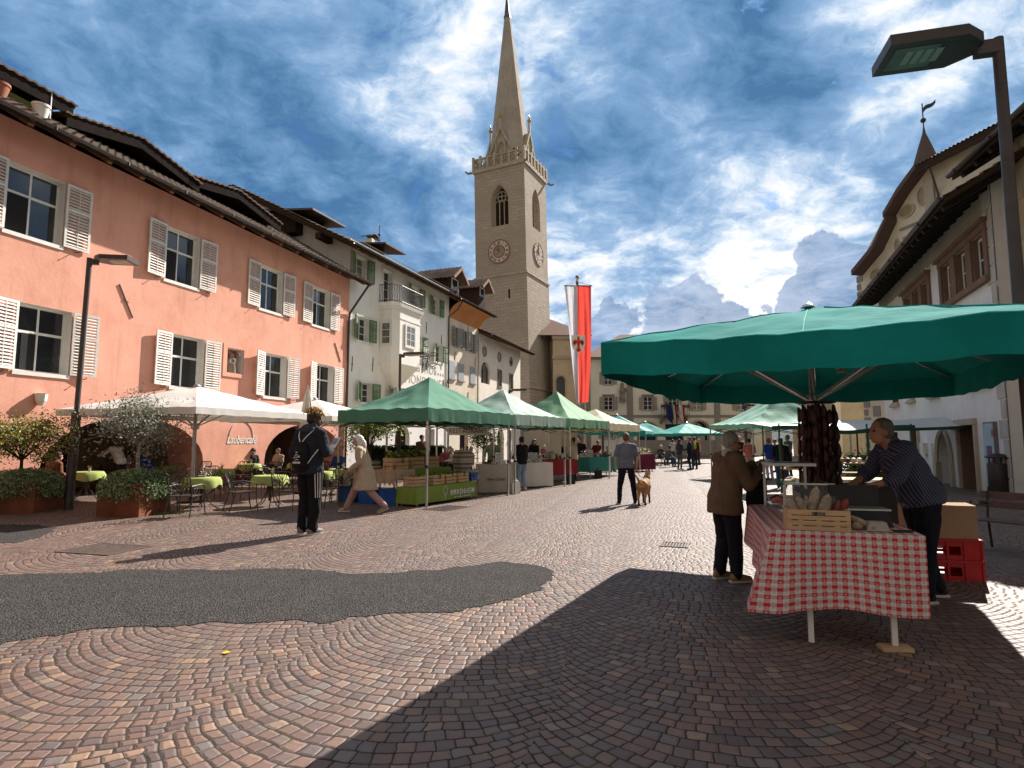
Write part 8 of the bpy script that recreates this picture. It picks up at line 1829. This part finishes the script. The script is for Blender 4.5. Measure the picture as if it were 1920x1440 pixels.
for px, fy, rz_, lb in ((1240, 873, -60, 'folding chair under the grey-haired sitter'), (1252, 876, -75, 'folding chair under the sitter in the grey hoodie'), (1140, 884, 200, 'stool chair under the seated vendor of the cream gazebo')): chair(px, fy, rz_ + 180, lb)
far('man in a dark shirt with folded arms right of the jacket man', 1388, 888, 195, 1.8, .016, skin='tan', top=(.018, .014, .014), legs=(.02, .02, .03), hair=((.30, .29, .28), 'short'), pose=CR)
far('person in a salmon sweater and beige trousers seen from behind', 1407, 893, -15, 1.68, .016, top=(.58, .17, .14), legs=(.42, .36, .27), hair=((.012, .010, .010), 'short'), pose=ARM, collar=(.6, .5, .55), build_=1.05)
far('woman in a royal blue top with a grey strap facing the awning stall', 1444, 900, 15, 1.68, .016, top=(.015, .05, .30), legs=(.40, .40, .50), hair=((.14, .09, .06), 'bun'), pose=ARM, sleeve='short')
far('long-haired person in a black jacket with a white yoke by the awning stall', 1467, 915, -20, 1.70, .016, top=(.008, .008, .012), legs=(.03, .05, .12), hair=((.03, .014, .012), 'long'), pose=ARM, bulk=.015)
far('reddish-haired person behind the woman in royal blue', 1455, 885, 60, 1.66, top=(.06, .03, .03), hair=((.25, .06, .03), 'volume'), pose=ARM)
far('bald-headed man behind the long-haired person', 1480, 895, 30, 1.84, top=(.2, .17, .15), hair=((.2, .15, .12), 'short'), pose=ARM)
far('thin person in dark red at the lamp post left of the jacket man', 1303, 880, 10, 1.78, top=(.06, .02, .02), hair=((.12, .02, .02), 'short'))
# cafe guests
far('cafe guest in a brown leather jacket with back turned at the left', 92, 945, -20, 1.74, .016, sit=True, top=(.16, .065, .035), legs=(.10, .035, .025), shoes=(.6, .58, .55), hair=((.04, .014, .012), 'long'), lean=10, bulk=.02)
far('dark-haired cafe guest half hidden behind the left-hand tree', 55, 935, -10, 1.72, sit=True, top=(.02, .02, .025), hair=((.015, .012, .012), 'volume'))
far('waiter in a white shirt reaching over a table behind the olive tree', 222, 922, 75, 1.72, .016, skin='dark', top=(.60, .57, .53), legs=(.03, .02, .02), hair=((.02, .015, .012), 'short'), lean=28, pose=dict(elL=(-.2, .42, 1.2), wrL=(-.2, .68, 1.15), elR=(.2, .40, 1.18), wrR=(.15, .62, 1.05)))
far('cafe guest in a navy blue padded jacket with back turned', 268, 920, -25, 1.72, .016, sit=True, top=(.015, .035, .17), hair=((.16, .10, .06), 'short'), bulk=.02)
far('olive-skinned cafe guest bending beside the blue-jacketed one', 240, 915, 60, 1.7, sit=True, skin='tan', top=(.30, .20, .13), hair=((.10, .05, .03), 'short'), lean=15)
far('dark-haired woman reading at the cafe table under the lettering', 472, 905, 230, 1.7, .016, sit=True, top=(.03, .03, .035), hair=((.015, .012, .012), 'bob'), nod=25)
far('man in a royal blue jacket seated by the drainpipe', 632, 915, 150, 1.72, .016, sit=True, top=(.015, .06, .28), hair=((.03, .02, .02), 'short'))
far('cafe guest in beige seated left of the man in royal blue', 520, 902, 160, 1.68, sit=True, top=(.35, .28, .2), hair=((.05, .03, .02), 'short'))
rc = [(.25, .05, .06), (.5, .48, .45), (.05, .06, .1), (.3, .1, .08), (.1, .12, .1), (.35, .3, .25), (.02, .02, .03)]
for i, (px, Y) in enumerate(((835, 26), (848, 25.5), (866, 26.5), (845, 30), (876, 31), (884, 28), (1005, 36), (1020, 38), (1190, 38), (985, 33))):
    far(['terrace guest in maroon left of the barrel', 'terrace guest in white by the barrel', 'terrace guest in navy behind the barrel', 'terrace guest in rust red deeper on the inn terrace', 'terrace guest in dark green right of the barrel', 'terrace guest in beige under the restaurant sign', 'terrace guest in black far behind the red cloth', 'terrace guest in maroon far behind the red cloth', 'guest in white sitting beyond the wine red cloth', 'terrace guest in navy behind the customer in black'][i], px, 0, random.uniform(90, 260), 1.7, .03, Y=Y, sit=True, top=rc[[0, 1, 2, 3, 4, 5, 6, 0, 1, 2][i]], hair=(((.05, .03, .02), (.3, .28, .25))[i % 2], 'short'), group='guests on the inn terrace')
# terrace tables of the inn (simple far furniture)
for i, (px, Y) in enumerate(((840, 25), (870, 26), (860, 30), (885, 29), (1012, 37))):
    p_ = AT(px, 800, Y); dup(tb0, (p_.x, Y, 0), i, 'iron table on the inn terrace, ' + ['left of the barrel', 'behind the barrel', 'deep behind the barrel', 'under the restaurant sign', 'far behind the red cloth'][i], 'tables on the inn terrace')

bpy.data.scenes.remove(TS)
